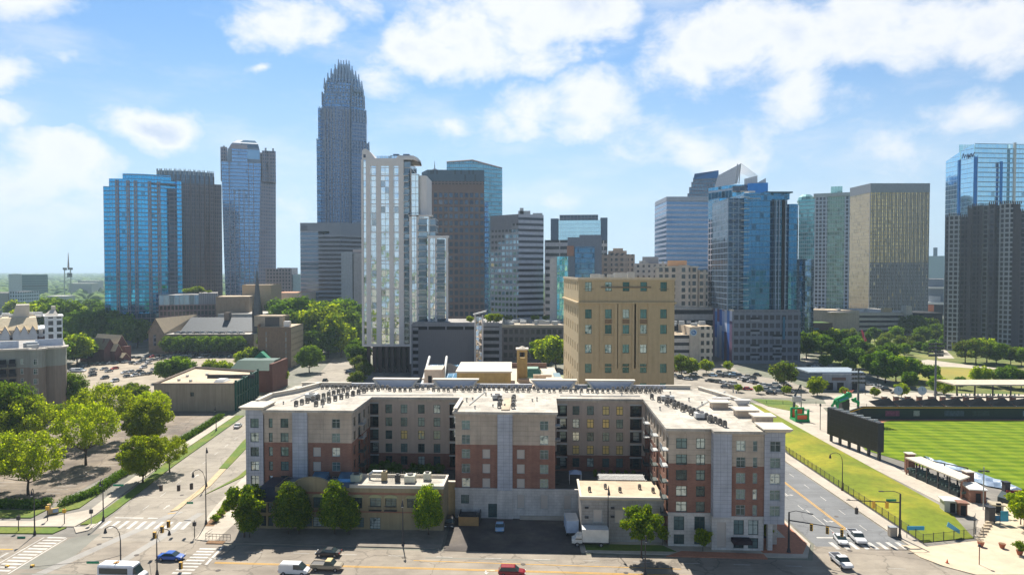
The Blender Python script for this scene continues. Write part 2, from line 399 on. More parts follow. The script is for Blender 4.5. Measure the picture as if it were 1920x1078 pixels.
# roads
sheet('front_road', [[(-240, 84), (120, 70), (120, 112), (76.5, 121), (76, 131), (58.5, 131), (55, 123.6), (-12, 127.8), (-55, 130.6), (-62, 133), (-86, 134.5), (-240, 139)]], .0, ASPH)
LR_L = [(-84, 133), (-86.2, 144.6), (-91.5, 184), (-97.3, 247.6), (-99.5, 351), (-113, 450), (-150, 560)]
LR_R = [(-138, 566), (-92, 443), (-77, 351), (-74, 250), (-69, 174), (-66.7, 159), (-63.8, 140), (-61, 132)]
sheet('left_road', [LR_L + LR_R], .004, ASPH_L)
sheet('right_road', [[(58.5, 130), (76.2, 130), (75.5, 190), (84, 262), (84, 300), (62, 300), (58.5, 200)]], .004, ASPH_R)
sheet('stadium_street', [[(60, 288), (260, 268), (420, 262), (420, 274), (262, 280), (60, 303)], poly_px([(1490, 678), (1520, 678), (1700, 735), (1800, 760), (1760, 764), (1640, 742), (1480, 705)])], .012, ASPH_L)
sheet('parking_lot', [poly_px([(110, 690), (140, 678), (480, 655), (520, 690), (380, 700), (300, 735), (180, 748), (120, 730)])], .01, LOTM)
sheet('parking_lot', [[(-215, 152), (-104.5, 152), (-104.5, 185), (-109, 252), (-160, 300), (-230, 300)]], .014, mat('lot_brown', (.19, .155, .125), .92, var=.12, vs=.3, dirt=.3, col2=(.29, .235, .18), c2s=.06, cracks=.3))
sheet('parking_lot', [poly_px([(1255, 665), (1345, 665), (1390, 700), (1480, 715), (1550, 740), (1450, 746), (1240, 746)])], .016, ASPH_L)
sheet('service_lot', [[(-13, 128), (13, 126.5), (13, 146), (-13, 147.5)]], .02, ASPH_D)
# pavements
slab('sidewalk', [[(-58, 132.15), (-55, 131.4), (-13.5, 128.8), (-13.5, 139), (-57, 142), (-58, 142)]], .141, mat('shaded_sidewalk', (.27, .235, .195), .9, var=.1, vs=.6, dirt=.25))  # darker, browner concrete: the building's shade is put into this slab's colour
slab('sidewalk', [[(-62.5, 133.2), (-58.02, 132.1), (-58.02, 147.5), (-66.6, 152), (-65.6, 146), (-63.6, 140)], [(-66.6, 152.01), (-57, 147.01), (-57, 175), (-68.9, 175)], [(-68.9, 175.01), (-57, 175.01), (-57, 190), (-73.6, 250), (-74.2, 250)]], .14, CONC)
slab('sidewalk', [[(13, 127.2), (29, 126.1), (54.5, 124.6), (57.8, 131), (57.8, 290), (53, 290), (53, 140), (13, 138)]], .14, CONC)
slab('sidewalk', [[(-240, 142.5), (-98, 140), (-90.5, 140), (-90.4, 147), (-93, 165), (-96, 190), (-101, 248), (-103.6, 248), (-99, 190), (-95.8, 165), (-93.4, 150), (-99, 145.5), (-101, 143), (-240, 146)],
                  [(-88, 136.5), (-90.5, 139.7), (-88.2, 139.7), (-88.2, 141.8), (-86.8, 141.8), (-86.4, 138)]], .14, CONC)
slab('sidewalk', [[(76.6, 128), (79.4, 128), (79.4, 196), (89, 262), (86, 262), (75.9, 190)]], .14, CONC)
slab('brick_sidewalk', [[(47, 126.6), (54.3, 126.2), (57.2, 131), (57.2, 175), (54.2, 175), (54.2, 134), (47, 134)], [(28.6, 125.3), (47, 124.2), (47, 126.3), (32, 127.6)]], .15, BRICKP)
plz = poly_px([(1690, 1022), (1735, 1026), (1835, 1014), (1850, 985), (1870, 955), (1885, 940), (1940, 945), (1940, 1078), (1830, 1078), (1770, 1062), (1725, 1045)])
slab('plaza', [plz], .153, mat('plaza_paving', (.60, .49, .35), .85, var=.08, vs=.5, dirt=.12))
slab('stadium_path', [[(96.6, 262), (96.8, 200), (96.8, 180), (98.5, 143), (92, 135), (100, 134), (112, 130), (120, 140), (109, 158), (103, 178), (104, 200), (120, 262), (150, 268), (96, 272)]], .05, CONC)
slab('terrace', [poly_px([(1540, 742), (1660, 735), (1960, 740), (1960, 764), (1640, 766), (1560, 775)])], .03, CONC)
# grass
slab('grass', [[(-240, 139.6), (-92.5, 136.2), (-91.8, 139.4), (-97, 139.4), (-240, 141.8)], [(-240, 146.8), (-103, 145), (-103, 149.8), (-240, 150)],
               [(-100.4, 147), (-96.5, 151), (-98.5, 165), (-102.6, 166), (-102.2, 150)], [(-90, 141), (-87, 141.5), (-87.4, 148.5), (-91.8, 184), (-97.8, 248), (-100.8, 248), (-95.6, 189), (-91.6, 163), (-89.9, 147)],
               [(14, 128), (31, 127.2), (29, 130.2), (14, 131)], [(88, 262), (97, 262), (96, 272), (84, 272)], [(-72.6, 160), (-69, 174), (-73.5, 250), (-74.6, 250), (-70.4, 174)]], .16, GRASS)
slab('grass', [poly_px([(1410, 748), (1480, 751), (1498, 762), (1480, 770), (1440, 762)])], .17, GRASS)
slab('median', [[(-75.2, 149), (-73.9, 149.6), (-74.2, 167), (-76.3, 181), (-77.9, 181), (-75.8, 167)]], .14, mat('median_concrete', (.52, .40, .24), .85))
slab('median_grass', [[(-76.2, 181.3), (-78.3, 181.3), (-83.4, 210), (-88, 250), (-86, 250), (-80.2, 210)]], .17, GRASS)
mb = MB()
nx, ny = 14, 40
gl = [(80.2, 131.5), (80.2, 196), (92, 262)]; gr = [(91.6, 134.5), (96.6, 150), (96.6, 200), (97, 262)]
def lerp_line(L, y):
    for a, b in zip(L, L[1:]):
        if y <= b[1]: return a[0] + (b[0] - a[0]) * max(0, (y - a[1])) / (b[1] - a[1])
    return L[-1][0]
def gp(i, j):
    y = 131.8 + (262 - 131.8) * j / ny; x0 = lerp_line(gl, y); x1 = max(lerp_line(gr, y), x0 + .5); f = i / nx
    return (x0 + (x1 - x0) * f, y + (2.2 * f if j == 0 else 0), .1 + .9 * math.sin(math.pi * f) * min(1, j / 6))
for j in range(ny):
    for i in range(nx): mb.face([gp(i, j), gp(i + 1, j), gp(i + 1, j + 1), gp(i, j + 1)])
o = struct('grass_slope', mb, GRASSY); 
sheet('park_lawn', [poly_px([(1500, 640), (1640, 606), (1960, 600), (1960, 738), (1800, 742), (1700, 722), (1560, 680)])], .005, mat('park_green', (.10, .14, .03), .95, var=.25, vs=.1, col2=(.2, .2, .06), c2s=.03))
sheet('park_lawn', [poly_px([(1720, 692), (1740, 687), (1830, 688), (1860, 700), (1850, 722), (1740, 724), (1722, 710)]), poly_px([(1620, 655), (1700, 650), (1705, 662), (1640, 668)])], .03, DRY)
sheet('path', [poly_px([(1695, 679), (1740, 674), (1800, 682), (1870, 690), (1860, 693), (1790, 688), (1700, 686)]), poly_px([(1500, 672), (1512, 668), (1560, 690), (1640, 722), (1700, 740), (1650, 730), (1560, 702)]), poly_px([(1740, 650), (1765, 648), (1790, 672), (1760, 672)])], .034, CONC)

# ball field
FIELD = bpy.data.materials.new('field_turf'); FIELD.use_nodes = True; ft = FIELD.node_tree; ft.nodes.clear(); k = NT(ft)
co = k.n('ShaderNodeTexCoord').outputs['Object']; s = k.n('ShaderNodeSeparateXYZ', i={0: co})
sx = k.ramp(k.m('SINE', k.m('MULTIPLY', s.outputs[0], .75)), -.35, .35); sy = k.ramp(k.m('SINE', k.m('MULTIPLY_ADD', s.outputs[1], 1.5, k.m('MULTIPLY', s.outputs[0], .18))), -.3, .3)
c = k.mix(k.m('ADD', k.m('MULTIPLY', sx, .35), k.m('MULTIPLY', sy, .6)), (.095, .165, .008), (.19, .255, .014))
c = k.v('SCALE', c, k.ramp(k.noise(co, .22, 6, .65), .3, .7, .82, 1.12))
p = k.n('ShaderNodeBsdfPrincipled', i={'Base Color': c, 'Roughness': .95, 'Specular IOR Level': .1}); k.n('ShaderNodeOutputMaterial', i={0: p.outputs[0]})
sheet('ball_field', [[(125, 240), (290, 240), (290, 140), (135, 145), (128, 152), (119, 165), (110, 185), (104.5, 200), (108, 215)]], .06, FIELD)
sheet('warning_track', [[(122, 241.6), (292, 241.6), (292, 240), (134, 240), (125, 234), (112, 220), (110, 222)]], .07, mat('track_clay', (.5, .22, .12), .95))

# ---------------------------------------------------------------- road paint
def strip(mb, a, b, w, z):
    d = Vector((b[0] - a[0], b[1] - a[1])).normalized(); nx, ny = -d.y * w / 2, d.x * w / 2
    mb.face([(a[0] - nx, a[1] - ny, z), (b[0] - nx, b[1] - ny, z), (b[0] + nx, b[1] + ny, z), (a[0] + nx, a[1] + ny, z)][::1])
mk = MB()
for y in np.arange(119.5, 134.4, 1.35): strip(mk, (-92.3, y), (-88.6, y - .2), .62, .03)           # left ladder crosswalk
for x in np.arange(-86.6, -67, 1.9): strip(mk, (x, 139.2 - (x + 86) * .04), (x - .35, 143.4 - (x + 86) * .04), .75, .03)
for y in np.arange(118.5, 130, 1.3): strip(mk, (-59.6, y), (-56.2, y - .15), .6, .03)
for x in np.arange(62.2, 78.5, 1.85): strip(mk, (x, 128.6), (x - .1, 132), .8, .03)
strip(mk, (-92.9, 118), (-93, 134.4), .25, .03); strip(mk, (-88.1, 118), (-88.2, 134), .25, .03)
strip(mk, (-55.2, 121.8), (-55.6, 130), .5, .03); strip(mk, (-85.3, 145.3), (-79, 145), .55, .03); strip(mk, (-78, 145), (-75.8, 144.9), .5, .03)
strip(mk, (-94.6, 120), (-94.7, 127), .5, .03); strip(mk, (60.5, 134.3), (69.2, 134.1), .5, .03)
strip(mk, (-55.4, 117), (-60.5, 117.2), .2, .03)
def arrow(mb, x, y, a, turn=0, z=.03):
    c, s = math.cos(a), math.sin(a); P = lambda u, v: (x + c * u - s * v, y + s * u + c * v, z)
    mb.face([P(-1.5, -.12), P(.3, -.12), P(.3, .12), P(-1.5, .12)])
    if turn: mb.face([P(.3, .12), P(.05, .12), P(-.1, turn * .9), P(.15, turn * .9)] if turn > 0 else [P(.05, -.12), P(.3, -.12), P(.15, turn * .9), P(-.1, turn * .9)]); mb.face([P(-.5, turn * .7), P(.45, turn * .8), P(0, turn * 1.6)] if turn < 0 else [P(.45, turn * .8), P(-.5, turn * .7), P(0, turn * 1.6)][::1])
    else: mb.face([P(.3, -.45), P(1.3, 0), P(.3, .45)])
for (x, y, a, tn) in [(-57.5 + 3, 124.6, 0, 0), (-33.5, 124.5, 0, 1), (-4.5, 119.5, math.pi, 1), (0.3, 119, 0, -1), (-77.5, 152, math.pi / 2, 0), (-81.5, 175, math.pi / 2, 0), (65, 160, -math.pi / 2, 1), (66.5, 143, -math.pi / 2, 1)]: arrow(mk, x, y, a, tn)
for i in range(13):   # lane dashes
    y = 150 + i * 9
    if y < 250: strip(mk, (-81.8 - (y - 150) * .085, y), (-82 - (y - 150) * .085, y + 3), .16, .03)
for i in range(9): strip(mk, (72.4, 138 + i * 9), (72.4, 141 + i * 9), .15, .03); strip(mk, (64.6, 150 + i * 9), (64.6, 153 + i * 9), .15, .03)
strip(mk, (65.2, 134), (65.2, 150), .15, .03)
for i in range(14): strip(mk, (-50 + i * 9, 127.4 - i * .55), (-47 + i * 9, 127.2 - i * .55), .14, .03)
for k_ in range(2):   # kerb-side lot bays
    for i in range(12): strip(mk, (-112.5 - k_ * 17, 158 + i * 2.9), (-107.6 - k_ * 17, 158.3 + i * 2.9), .14, .04)
for i in range(14): strip(mk, (-125 - (i % 2) * 8, 205 + i * 2.6), (-119 - (i % 2) * 8, 205.3 + i * 2.6), .14, .04)
for i in range(16): strip(mk, (-117.5 + i * .25, 212 + i * 2.4), (-111.5 + i * .2, 212.4 + i * 2.4), .14, .04)
struct('road_markings', mk, PAINTW)
yk = MB()
strip(yk, (-54, 122.9), (56, 115.9), .16, .03); strip(yk, (-54, 122.5), (56, 115.5), .16, .03)
strip(yk, (-18, 123.6), (30, 121.2 - 1.2), .15, .03)
strip(yk, (-240, 132), (-95, 128.6), .3, .03); strip(yk, (68.7, 134), (68.3, 190), .16, .03); strip(yk, (68.3, 134), (67.9, 190), .16, .03)
strip(yk, (-75, 147.5), (-73.6, 148.2), .3, .04)
struct('road_markings', yk, PAINTY)
# patched lanes (paler strips through the junction)
pk = MB()
strip(pk, (-84.5, 112), (-73.2, 149), 2.0, .012); strip(pk, (-72.5, 112), (-68, 148), 1.7, .012)
struct('pavement_patch', pk, mat('patch', (.36, .34, .31), .9, var=.08, vs=.3, dirt=.2))
pk = MB(); pk.face([(x, y, .011) for x, y in ccw([(-88, 120), (-80.5, 120), (-83, 136.5), (-87.6, 134)])]); strip(pk, (-16, 124.8), (8, 123.7), .5, .013); strip(pk, (-86, 118.3), (30, 111.5), .4, .013)
struct('pavement_patch', pk, mat('patch_green_grey', (.235, .23, .195), .9, var=.06, vs=.3, dirt=.15))
mb = MB()
for (x, y) in [(-52, 119.5), (-20, 125), (2, 122), (20, 118.5), (-80, 131), (-70, 126), (70, 146), (64, 128), (-78, 160)]: mb.cyl(x, y, .0, .034, .45, n=14)
struct('manhole_covers', mb, ASPH_D)

# ---------------------------------------------------------------- foliage
def leaf_mesh(name, lobes, n, ls, seed, mats, droop=0.0, flat=1.0):
    """crown of n leaf clumps of size ls spread through overlapping lobes (x,y,z,rx,ry,rz)"""
    rg = np.random.default_rng(seed)
    w = np.array([l[3] * l[4] + l[3] * l[5] for l in lobes]); w /= w.sum()
    idx = rg.choice(len(lobes), n, p=w); L = np.array(lobes)[idx]
    d = rg.normal(size=(n, 3)); d /= np.linalg.norm(d, axis=1)[:, None]
    r = rg.random(n) ** .38
    # ragged surface: radial modulation per lobe direction
    mod = 1 + .16 * np.sin(d[:, 0] * 7 + idx) * np.cos(d[:, 1] * 6 + idx * 2.1) + .1 * np.sin(d[:, 2] * 9 + idx)
    c = L[:, :3] + d * L[:, 3:] * (r * mod)[:, None]
    nrm = d * .9 + rg.normal(size=(n, 3)) * .75; nrm[:, 2] += .7; nrm /= np.linalg.norm(nrm, axis=1)[:, None]
    a = np.cross(nrm, rg.normal(size=(n, 3))); a /= np.linalg.norm(a, axis=1)[:, None]; b = np.cross(nrm, a)
    s = ls * (.6 + .8 * rg.random(n))[:, None]
    v = np.empty((n, 4, 3)); v[:, 0] = c - a * s * .5; v[:, 1] = c - b * s * .32 + nrm * s * .06; v[:, 2] = c + a * s * .5; v[:, 3] = c + b * s * .32 + nrm * s * .06
    v[:, :, 2] -= droop * s
    me = bpy.data.meshes.new(name); me.vertices.add(n * 4); me.vertices.foreach_set('co', v.reshape(-1))
    me.loops.add(n * 4); me.loops.foreach_set('vertex_index', np.arange(n * 4)); me.polygons.add(n); me.polygons.foreach_set('loop_start', np.arange(n) * 4)
    try: me.polygons.foreach_set('loop_total', np.full(n, 4))
    except Exception: pass
    for mm in mats: me.materials.append(mm)
    if len(mats) > 1: me.polygons.foreach_set('material_index', (rg.random(n) < .3).astype(np.int32))
    me.update(calc_edges=True); me.validate(); return me
def lobes_round(rg, R, Hc, n, cz, spread=.62, lob=.42):
    L = [(0, 0, cz, R * .62, R * .62, Hc * .62)]
    for i in range(n):
        t = 2.4 * i + rg.random() * .8; zz = -1 + 2 * (i + .5) / n; rr = math.sqrt(max(.05, 1 - zz * zz)) * spread
        L.append((math.cos(t) * R * rr, math.sin(t) * R * rr, cz + zz * Hc * .62, R * lob * rg.uniform(.7, 1.15), R * lob * rg.uniform(.7, 1.15), Hc * lob * rg.uniform(.6, .95)))
    return L
LEAF_Y = leafmat('leaf_yellow_green', (.23, .34, .014), (.37, .44, .018), tr=.68)
LEAF_M = leafmat('leaf_green', (.10, .19, .016), (.17, .27, .02), tr=.55)
LEAF_D = leafmat('leaf_dark_green', (.065, .145, .02), (.115, .205, .026), tr=.5)
LEAF_O = leafmat('leaf_olive', (.12, .165, .03), (.20, .235, .04), tr=.5)
BARK = mat('bark', (.09, .065, .045), .95, var=.3, vs=3)
def trunk_mesh(name, h, r, hc, R, seed, nl=6):
    rg = random.Random(seed); mb = MB()
    mb.tube([(0, 0, -.3), (r * .3, 0, h * .5), (0, r * .4, h), (0, 0, h + hc * .55)], [r * 1.25, r * .85, r * .7, r * .2], 8)
    for i in range(nl):
        t = 2.4 * i; z = h * (.85 + .25 * rg.random()); e = (math.cos(t) * R * .62, math.sin(t) * R * .62, z + hc * rg.uniform(.15, .6))
        mb.tube([(0, 0, z), (e[0] * .45, e[1] * .45, z + (e[2] - z) * .35), e], [r * .45, r * .3, r * .08], 5)
    return mb.mesh(name, BARK)
TK = {}
def tree_kind(key, R, Hc, h, n, ls, mats, seed, nl=9, r=.28, spread=.62, lob=.42, conic=False, lobes=None):
    rg = random.Random(seed)
    if lobes: L = lobes
    elif conic:
        L = []
        for i in range(nl):
            f = i / (nl - 1); z = h + Hc * (.25 + 1.75 * f); rr = R * math.sqrt(max(.06, 1 - ((f - .36) / (.70 if f > .36 else .50)) ** 2)) * (1.08 - .42 * f)
            for q in range(5 if f < .85 else 2): t = 2.51 * q + i * 1.1; L.append((math.cos(t) * rr * .58, math.sin(t) * rr * .58, z + .3 * math.sin(3 * t), rr * .42 + .25, rr * .42 + .25, Hc * .17))
    else: L = lobes_round(rg, R, Hc, nl, h + Hc * .85, spread, lob)
    TK[key] = (leaf_mesh('crown', L, n, ls, seed, mats), trunk_mesh('trunk', h, r, Hc, R, seed))
def tree(key, name, label, x, y, z=0, rz=None, sc=1, group=None, cat='tree'):
    o = thing(name, label, cat, (x, y, z), random.uniform(0, 6.28) if rz is None else rz, group); o.scale = (sc, sc, sc) if not isinstance(sc, tuple) else sc
    for nm, me in zip(('crown', 'trunk'), TK[key]):
        c = bpy.data.objects.new(nm, me); COL.objects.link(c); c.parent = o
    return o
tree_kind('big', 6.8, 6.2, 3.0, 8600, .46, [LEAF_Y, LEAF_Y], 1, nl=38, spread=.90, lob=.22, r=.30)
tree_kind('big2', 7.4, 6.0, 2.8, 9600, .48, [LEAF_Y, LEAF_O], 2, nl=34, spread=.90, lob=.23, r=.30)
tree_kind('dense', 6.2, 6.6, 1.8, 13500, .52, [LEAF_Y, LEAF_Y], 3, nl=30, spread=.78, lob=.28, r=.3)
tree_kind('bigdark', 8.0, 7.5, 3.0, 15000, .62, [LEAF_M, LEAF_O], 4, nl=22, spread=.72, lob=.36, r=.35)
tree_kind('pear', 3.9, 4.3, 1.7, 9500, .40, [LEAF_M, LEAF_Y], 5, nl=10, conic=True, r=.16)
tree_kind('yard', 2.6, 2.6, 1.4, 1500, .5, [LEAF_D, LEAF_D], 13, nl=9, r=.1)  # courtyard tree: dark leaf colour carries the shade of the yard
tree_kind('maple', 3.4, 3.4, 3.0, 5200, .42, [LEAF_M, LEAF_Y], 6, nl=14, spread=.75, lob=.32, r=.13)
tree_kind('round', 7.0, 6.0, 2.5, 3600, 1.05, [LEAF_M, LEAF_M], 7, nl=13)
tree_kind('round2', 6.5, 5.6, 2.5, 3400, 1.05, [LEAF_D, LEAF_M], 8, nl=11)
tree_kind('bright', 6.5, 5.4, 2.4, 3600, 1.0, [LEAF_Y, LEAF_M], 9, nl=13)
tree_kind('olive', 6.0, 5.0, 2.5, 3000, 1.0, [LEAF_O, LEAF_M], 10, nl=12)
tree_kind('bush', 1.6, 1.3, .2, 900, .34, [LEAF_M, LEAF_Y], 11, nl=8, r=.06)
tree_kind('youngtree', 2.6, 2.6, 2.0, 1700, .55, [LEAF_Y, LEAF_M], 12, nl=9, r=.1)
# ---------------------------------------------------------------- windows
STUC = brickmat('tan_stucco', (.52, .43, .335), (.49, .405, .32), (.34, .28, .22), bw=3.4, bh=1.04, ms=.035, off=0)
STUC2 = mat('taupe_stucco', (.50, .40, .32), .9, var=.06, vs=.5, streak=.08)
GREYP = brickmat('grey_panel', (.46, .475, .515), (.44, .455, .495), (.24, .26, .31), bw=1.3, bh=.75, ms=.03, off=0, rough=.6)
BASEW = brickmat('white_block', (.60, .57, .53), (.56, .535, .50), (.44, .42, .39), bw=1.2, bh=.6, ms=.03)
BRK = brickmat('red_brick', (.30, .135, .092), (.24, .105, .07), (.28, .2, .155), bw=.6, bh=.2)
BRKJ = BRK
WG = winglass('apartment_glass', (.03, .055, .06), (.28, .40, .39), (.66, .74, .68), .24, .35, .12)
WGL = winglass('lit_glass', (.75, .55, .18), (.6, .5, .22), (.35, .4, .3), .3, .2, .3)
BLIND = mat('closed_panel', (.55, .49, .43), .7, var=.04)
FRM = mat('window_frame_pale', (.42, .44, .42), .6, var=.05)
FRMD = mat('window_frame_dark', (.06, .08, .075), .5, var=.05)
_wm = {}
def winmesh(w, h, style, gm, fm):
    k_ = (round(w, 2), round(h, 2), style, gm.name, fm.name)
    if k_ not in _wm:
        g = MB(); g.face([(-w / 2, 0, 0), (w / 2, 0, 0), (w / 2, 0, h), (-w / 2, 0, h)])
        f = MB(); t = .09; y0, y1 = -.10, -.002
        f.box(-w / 2 + .002, y0, .002, -w / 2 + t, y1, h - .002); f.box(w / 2 - t, y0, .002, w / 2 - .002, y1, h - .002)
        f.box(-w / 2 + t, y0, .002, w / 2 - t, y1, t); f.box(-w / 2 + t, y0, h - t, w / 2 - t, y1, h - .002)
        if style in ('cross', 'tall'):
            f.box(-.04, y0 + .02, t, .04, y1, h - t); f.box(-w / 2 + t, y0 + .03, h * .66 - .04, -.04, y1, h * .66 + .04); f.box(.04, y0 + .03, h * .66 - .04, w / 2 - t, y1, h * .66 + .04)
        elif style == 'bar': f.box(-w / 2 + t, y0 + .03, h * .55 - .04, w / 2 - t, y1, h * .55 + .04)
        elif style == 'grid':
            for q in (1, 2): f.box(-w / 2 + w * q / 3 - .03, y0 + .02, t, -w / 2 + w * q / 3 + .03, y1, h - t)
            for q in (1, 2, 3): f.box(-w / 2 + t, y0 + .035, h * q / 4 - .025, w / 2 - t, y1 - .01, h * q / 4 + .025)
        _wm[k_] = (g.mesh('window', gm), f.mesh('window_frame', fm))
    return _wm[k_]
def addwin(root, O, a, u, z0, w, h, style='cross', gm=None, fm=None, depth=.22, name='window', frame=True):
    ca, sa = math.cos(a), math.sin(a)
    gme, fme = winmesh(w, h, style, gm or WG, fm or FRM)
    o = inst(name, gme, root, (O[0] + ca * u - sa * depth, O[1] + sa * u + ca * depth, z0), a)
    if frame: inst('window_frame' if name == 'window' else name + '_frame', fme, o)
    return o

APO = (0, 145); APR = math.radians(-2.5); _c, _s = math.cos(APR), math.sin(APR)
def lx(px, ly):
    k_ = (px - 960) / F; return (k_ * (145 + _c * ly) + _s * ly) / (_c - k_ * _s)
def lz(px, py, ly):
    x = lx(px, ly); return PY(px, py, 145 + _s * x + _c * ly)[2]
apt = thing('apartment_building', 'long pale roofed apartment block in tan stucco, red brick and grey panels around two courtyards', 'apartment building', (APO[0], APO[1], 0), APR)
RZ = 22.9
FLZ = [18.95, 15.85, 12.75, 9.6, 6.5]     # sill heights, top to bottom (window about 2.0 high)
def facewall(name, O, a, u0, u1, zones, wins, cornice=True, depth=.22):
    """zones: [(z0,z1,mat)], wins: [(u,z0,w,h,style,glass,frame)] ; one mesh per material zone"""
    holes = [(u - w / 2, u + w / 2, z, z + h) for (u, z, w, h, *_r) in wins]
    for (za, zb, m, nm) in zones:
        mb = MB(); mb.holed(O, a, u0, u1, za, zb, holes, depth, 0); mb.build(nm, m, apt)
    for (u, z, w, h, st, gm, fm) in wins: addwin(apt, O, a, u, z, w, h, st, gm, fm, depth)
def zn(b, t=15.75, top=None, upper=None):
    return [(b, t, BRK, 'brick_wall'), (t, top or RZ - .55, upper or STUC, 'stucco_wall')]
# --- left wing front (ly=0) and centre wing front
fx = lambda px: lx(px, 0)
def frontwins(cols, rows=FLZ): return [(fx(px), z, w, 2.0, st, gm, fm) for (px, w, st, gm, fm) in cols for z in rows]
A0 = 0.0
fw = frontwins([(531, 1.75, 'cross', WG, FRMD), (628, 1.8, 'cross', WG, FRM)]) + [(fx(505), z, .85, 2.0, 'bar', WG, FRMD) for z in FLZ] + [(fx(592), z, 1.7, 2.0, 'none', BLIND, FRM) for z in FLZ[2:]]
facewall('front', (0, 0), 0, fx(492), fx(547), zn(0), [q for q in fw if fx(492) < q[0] < fx(547)])
facewall('front', (0, 0), 0, fx(575), fx(657.5), zn(0), [q for q in fw if fx(575) < q[0] < fx(657)])
cw = frontwins([(873, 1.8, 'cross', WG, FRM), (1020.6, 1.8, 'cross', WG, FRM)]) + [(fx(px), z, 1.65, 2.0, 'none', BLIND, FRM) for px in (911.5, 976.5) for z in FLZ[2:]]
for a_, b_ in ((853, 932.7), (961, 1041.5)):
    facewall('front', (0, 0), 0, fx(a_), fx(b_), zn(6.1), [q for q in cw if fx(a_) < q[0] < fx(b_)])
# recessed blank panels in the stucco
mb = MB()
for px in (592, 911.5, 976.5):
    for z in FLZ[:2]:
        x = fx(px)
        for (xa, za, xb, zb) in ((x - .85, z, x - .79, z + 2), (x + .79, z, x + .85, z + 2), (x - .79, z, x + .79, z + .06), (x - .79, z + 1.94, x + .79, z + 2)): mb.box(xa, -.03, za, xb, .01, zb)
mb.build('blank_panel', STUC2, apt)
for a_, b_, zb in ((547, 575, .0), (932.7, 961, 6.1)): mb = MB(); mb.box(fx(a_), -.45, zb, fx(b_), .3, RZ - .5); mb.build('grey_panel_bay', GREYP, apt)
mb = MB()
for a_, b_, zb in ((547, 575, .0), (932.7, 961, 6.1)):
    for z in FLZ: mb.box(fx(a_) - .01, -.47, z - .5, fx(b_) + .01, -.452, z - .42)
mb.build('panel_joint', STEEL, apt)
# centre base, white block with beige panels
cb = [(fx(px), 2.1, 1.65, 3.1, 'none', BLIND, FRM) for px in (977, 1021, 1065)] + [(fx(871.5), 3.1, 1.7, 1.9, 'grid', WG, FRMD), (fx(924), .15, 2.0, 3.0, 'grid', WG, FRMD)]
facewall('front', (0, -.25), 0, fx(853), lx(1100, -.25), [(0, 6.1, BASEW, 'base_wall')], cb)
mb = MB(); mb.box(fx(852), -.4, 6.1, fx(1112), .1, 6.45); mb.box(fx(932), -.6, 0, fx(961.5), -.28, 6.1); mb.build('base_band', BASEW, apt)
mb = MB(); mb.box(fx(975), -1.2, .1, fx(1060), -.3, .75); mb.build('loading_ledge', CONC, apt)
# left pier (grey, set back corner)
xL = fx(459); xP = fx(492)
pw = [(lx(474.6, -.3), z, 1.85, 2.0, 'cross', WG, FRMD) for z in FLZ]
facewall('front', (0, -.3), 0, xL, xP, [(0, RZ + .5, GREYP, 'corner_pier')], pw)
mb = MB(); mb.prism([(xL, -.3), (xL, 5.5), (xP, 5.5), (xP, -.3)][::-1], 0, RZ + .5); mb.v = mb.v; mb2 = MB()
mb2.wallq((xL, 5.5), (xL, -.3), 0, RZ + .5); mb2.wallq((xP, -.3), (xP, 5.5), RZ - .7, RZ + .5); mb2.wallq((xL - .0, 31), (xL, 5.5), 0, RZ - .5); mb2.build('side_wall', GREYP, apt)
# --- right wing: section A ly=-13.6, section B ly=-15.4
YA, YB = -13.7, -15.2
ax = lambda px: lx(px, YA); bx = lambda px: lx(px, YB)
RW = [18.95, 15.85, 12.85, 9.75, 6.75]; RB = [(6.9, 0)]
wa = [(ax(1280), z, 2.1, 2.0, 'cross', WG, FRMD) for z in RW] + [(ax(1316), z, 1.7, 2.0, 'cross', WG, FRMD) for z in RW]
ba = [(ax(px), z, 2.0, h, 'tall', WG, FRMD) for px in (1276, 1315) for z, h in ((3.2, 2.7), (.5, 1.9))]
facewall('r', (0, YA), 0, ax(1255), ax(1340), [(0, 6.45, BASEW, 'base_wall'), (6.45, 16.1, BRK, 'brick_wall'), (16.1, RZ - .55, STUC, 'stucco_wall')], wa + ba)
wb = [(bx(1392), z, 1.75, 2.0, 'cross', WG, FRM) for z in RW] + [(bx(1419), z, .85, 2.0, 'bar', WG, FRM) for z in RW]
bb = [(bx(px), z, 1.9, h, 'tall', WG, FRMD) for px in (1389, 1416.5) for z, h in ((3.1, 2.8), (.5, 2.0))] + [(bx(1356.5), .6, 1.7, 4.8, 'none', BLIND, BLIND)]
facewall('r', (0, YB), 0, bx(1373), bx(1436), [(6.45, 16.1, BRK, 'brick_wall'), (16.1, RZ - .55, STUC, 'stucco_wall')], wb)
facewall('r', (0, YB), 0, bx(1338), bx(1436), [(0, 6.45, BASEW, 'base_wall')], bb)
mb = MB(); mb.box(bx(1339.5), YB - .35, 6.45, bx(1374), YA + .5, RZ - .5); mb.build('grey_panel_bay', GREYP, apt)
mb = MB()
for z in RW: mb.box(bx(1339.5) - .01, YB - .37, z - .5, bx(1374) + .01, YB - .352, z - .42)
mb.build('panel_joint', STEEL, apt)
mb = MB(); mb.box(ax(1254), YA - .15, 6.3, bx(1339), YA + .1, 6.65); mb.box(bx(1338), YB - .16, 6.3, bx(1436), YB + .1, 6.64); mb.wallq((bx(1436), YB), (bx(1436), YB + 6), 0, 6.4); mb.wallq((bx(1338), YA), (bx(1338), YB), 0, 6.45); mb.build('base_band', BASEW, apt)
xR0, xR1 = bx(1436), bx(1474.5)
pw = [(bx(1456), z, 1.95, 2.0, 'cross', WG, FRM) for z in RW]
facewall('r', (0, YB - .3), 0, xR0, xR1, [(5.3, RZ + .4, GREYP, 'corner_pier')], pw)
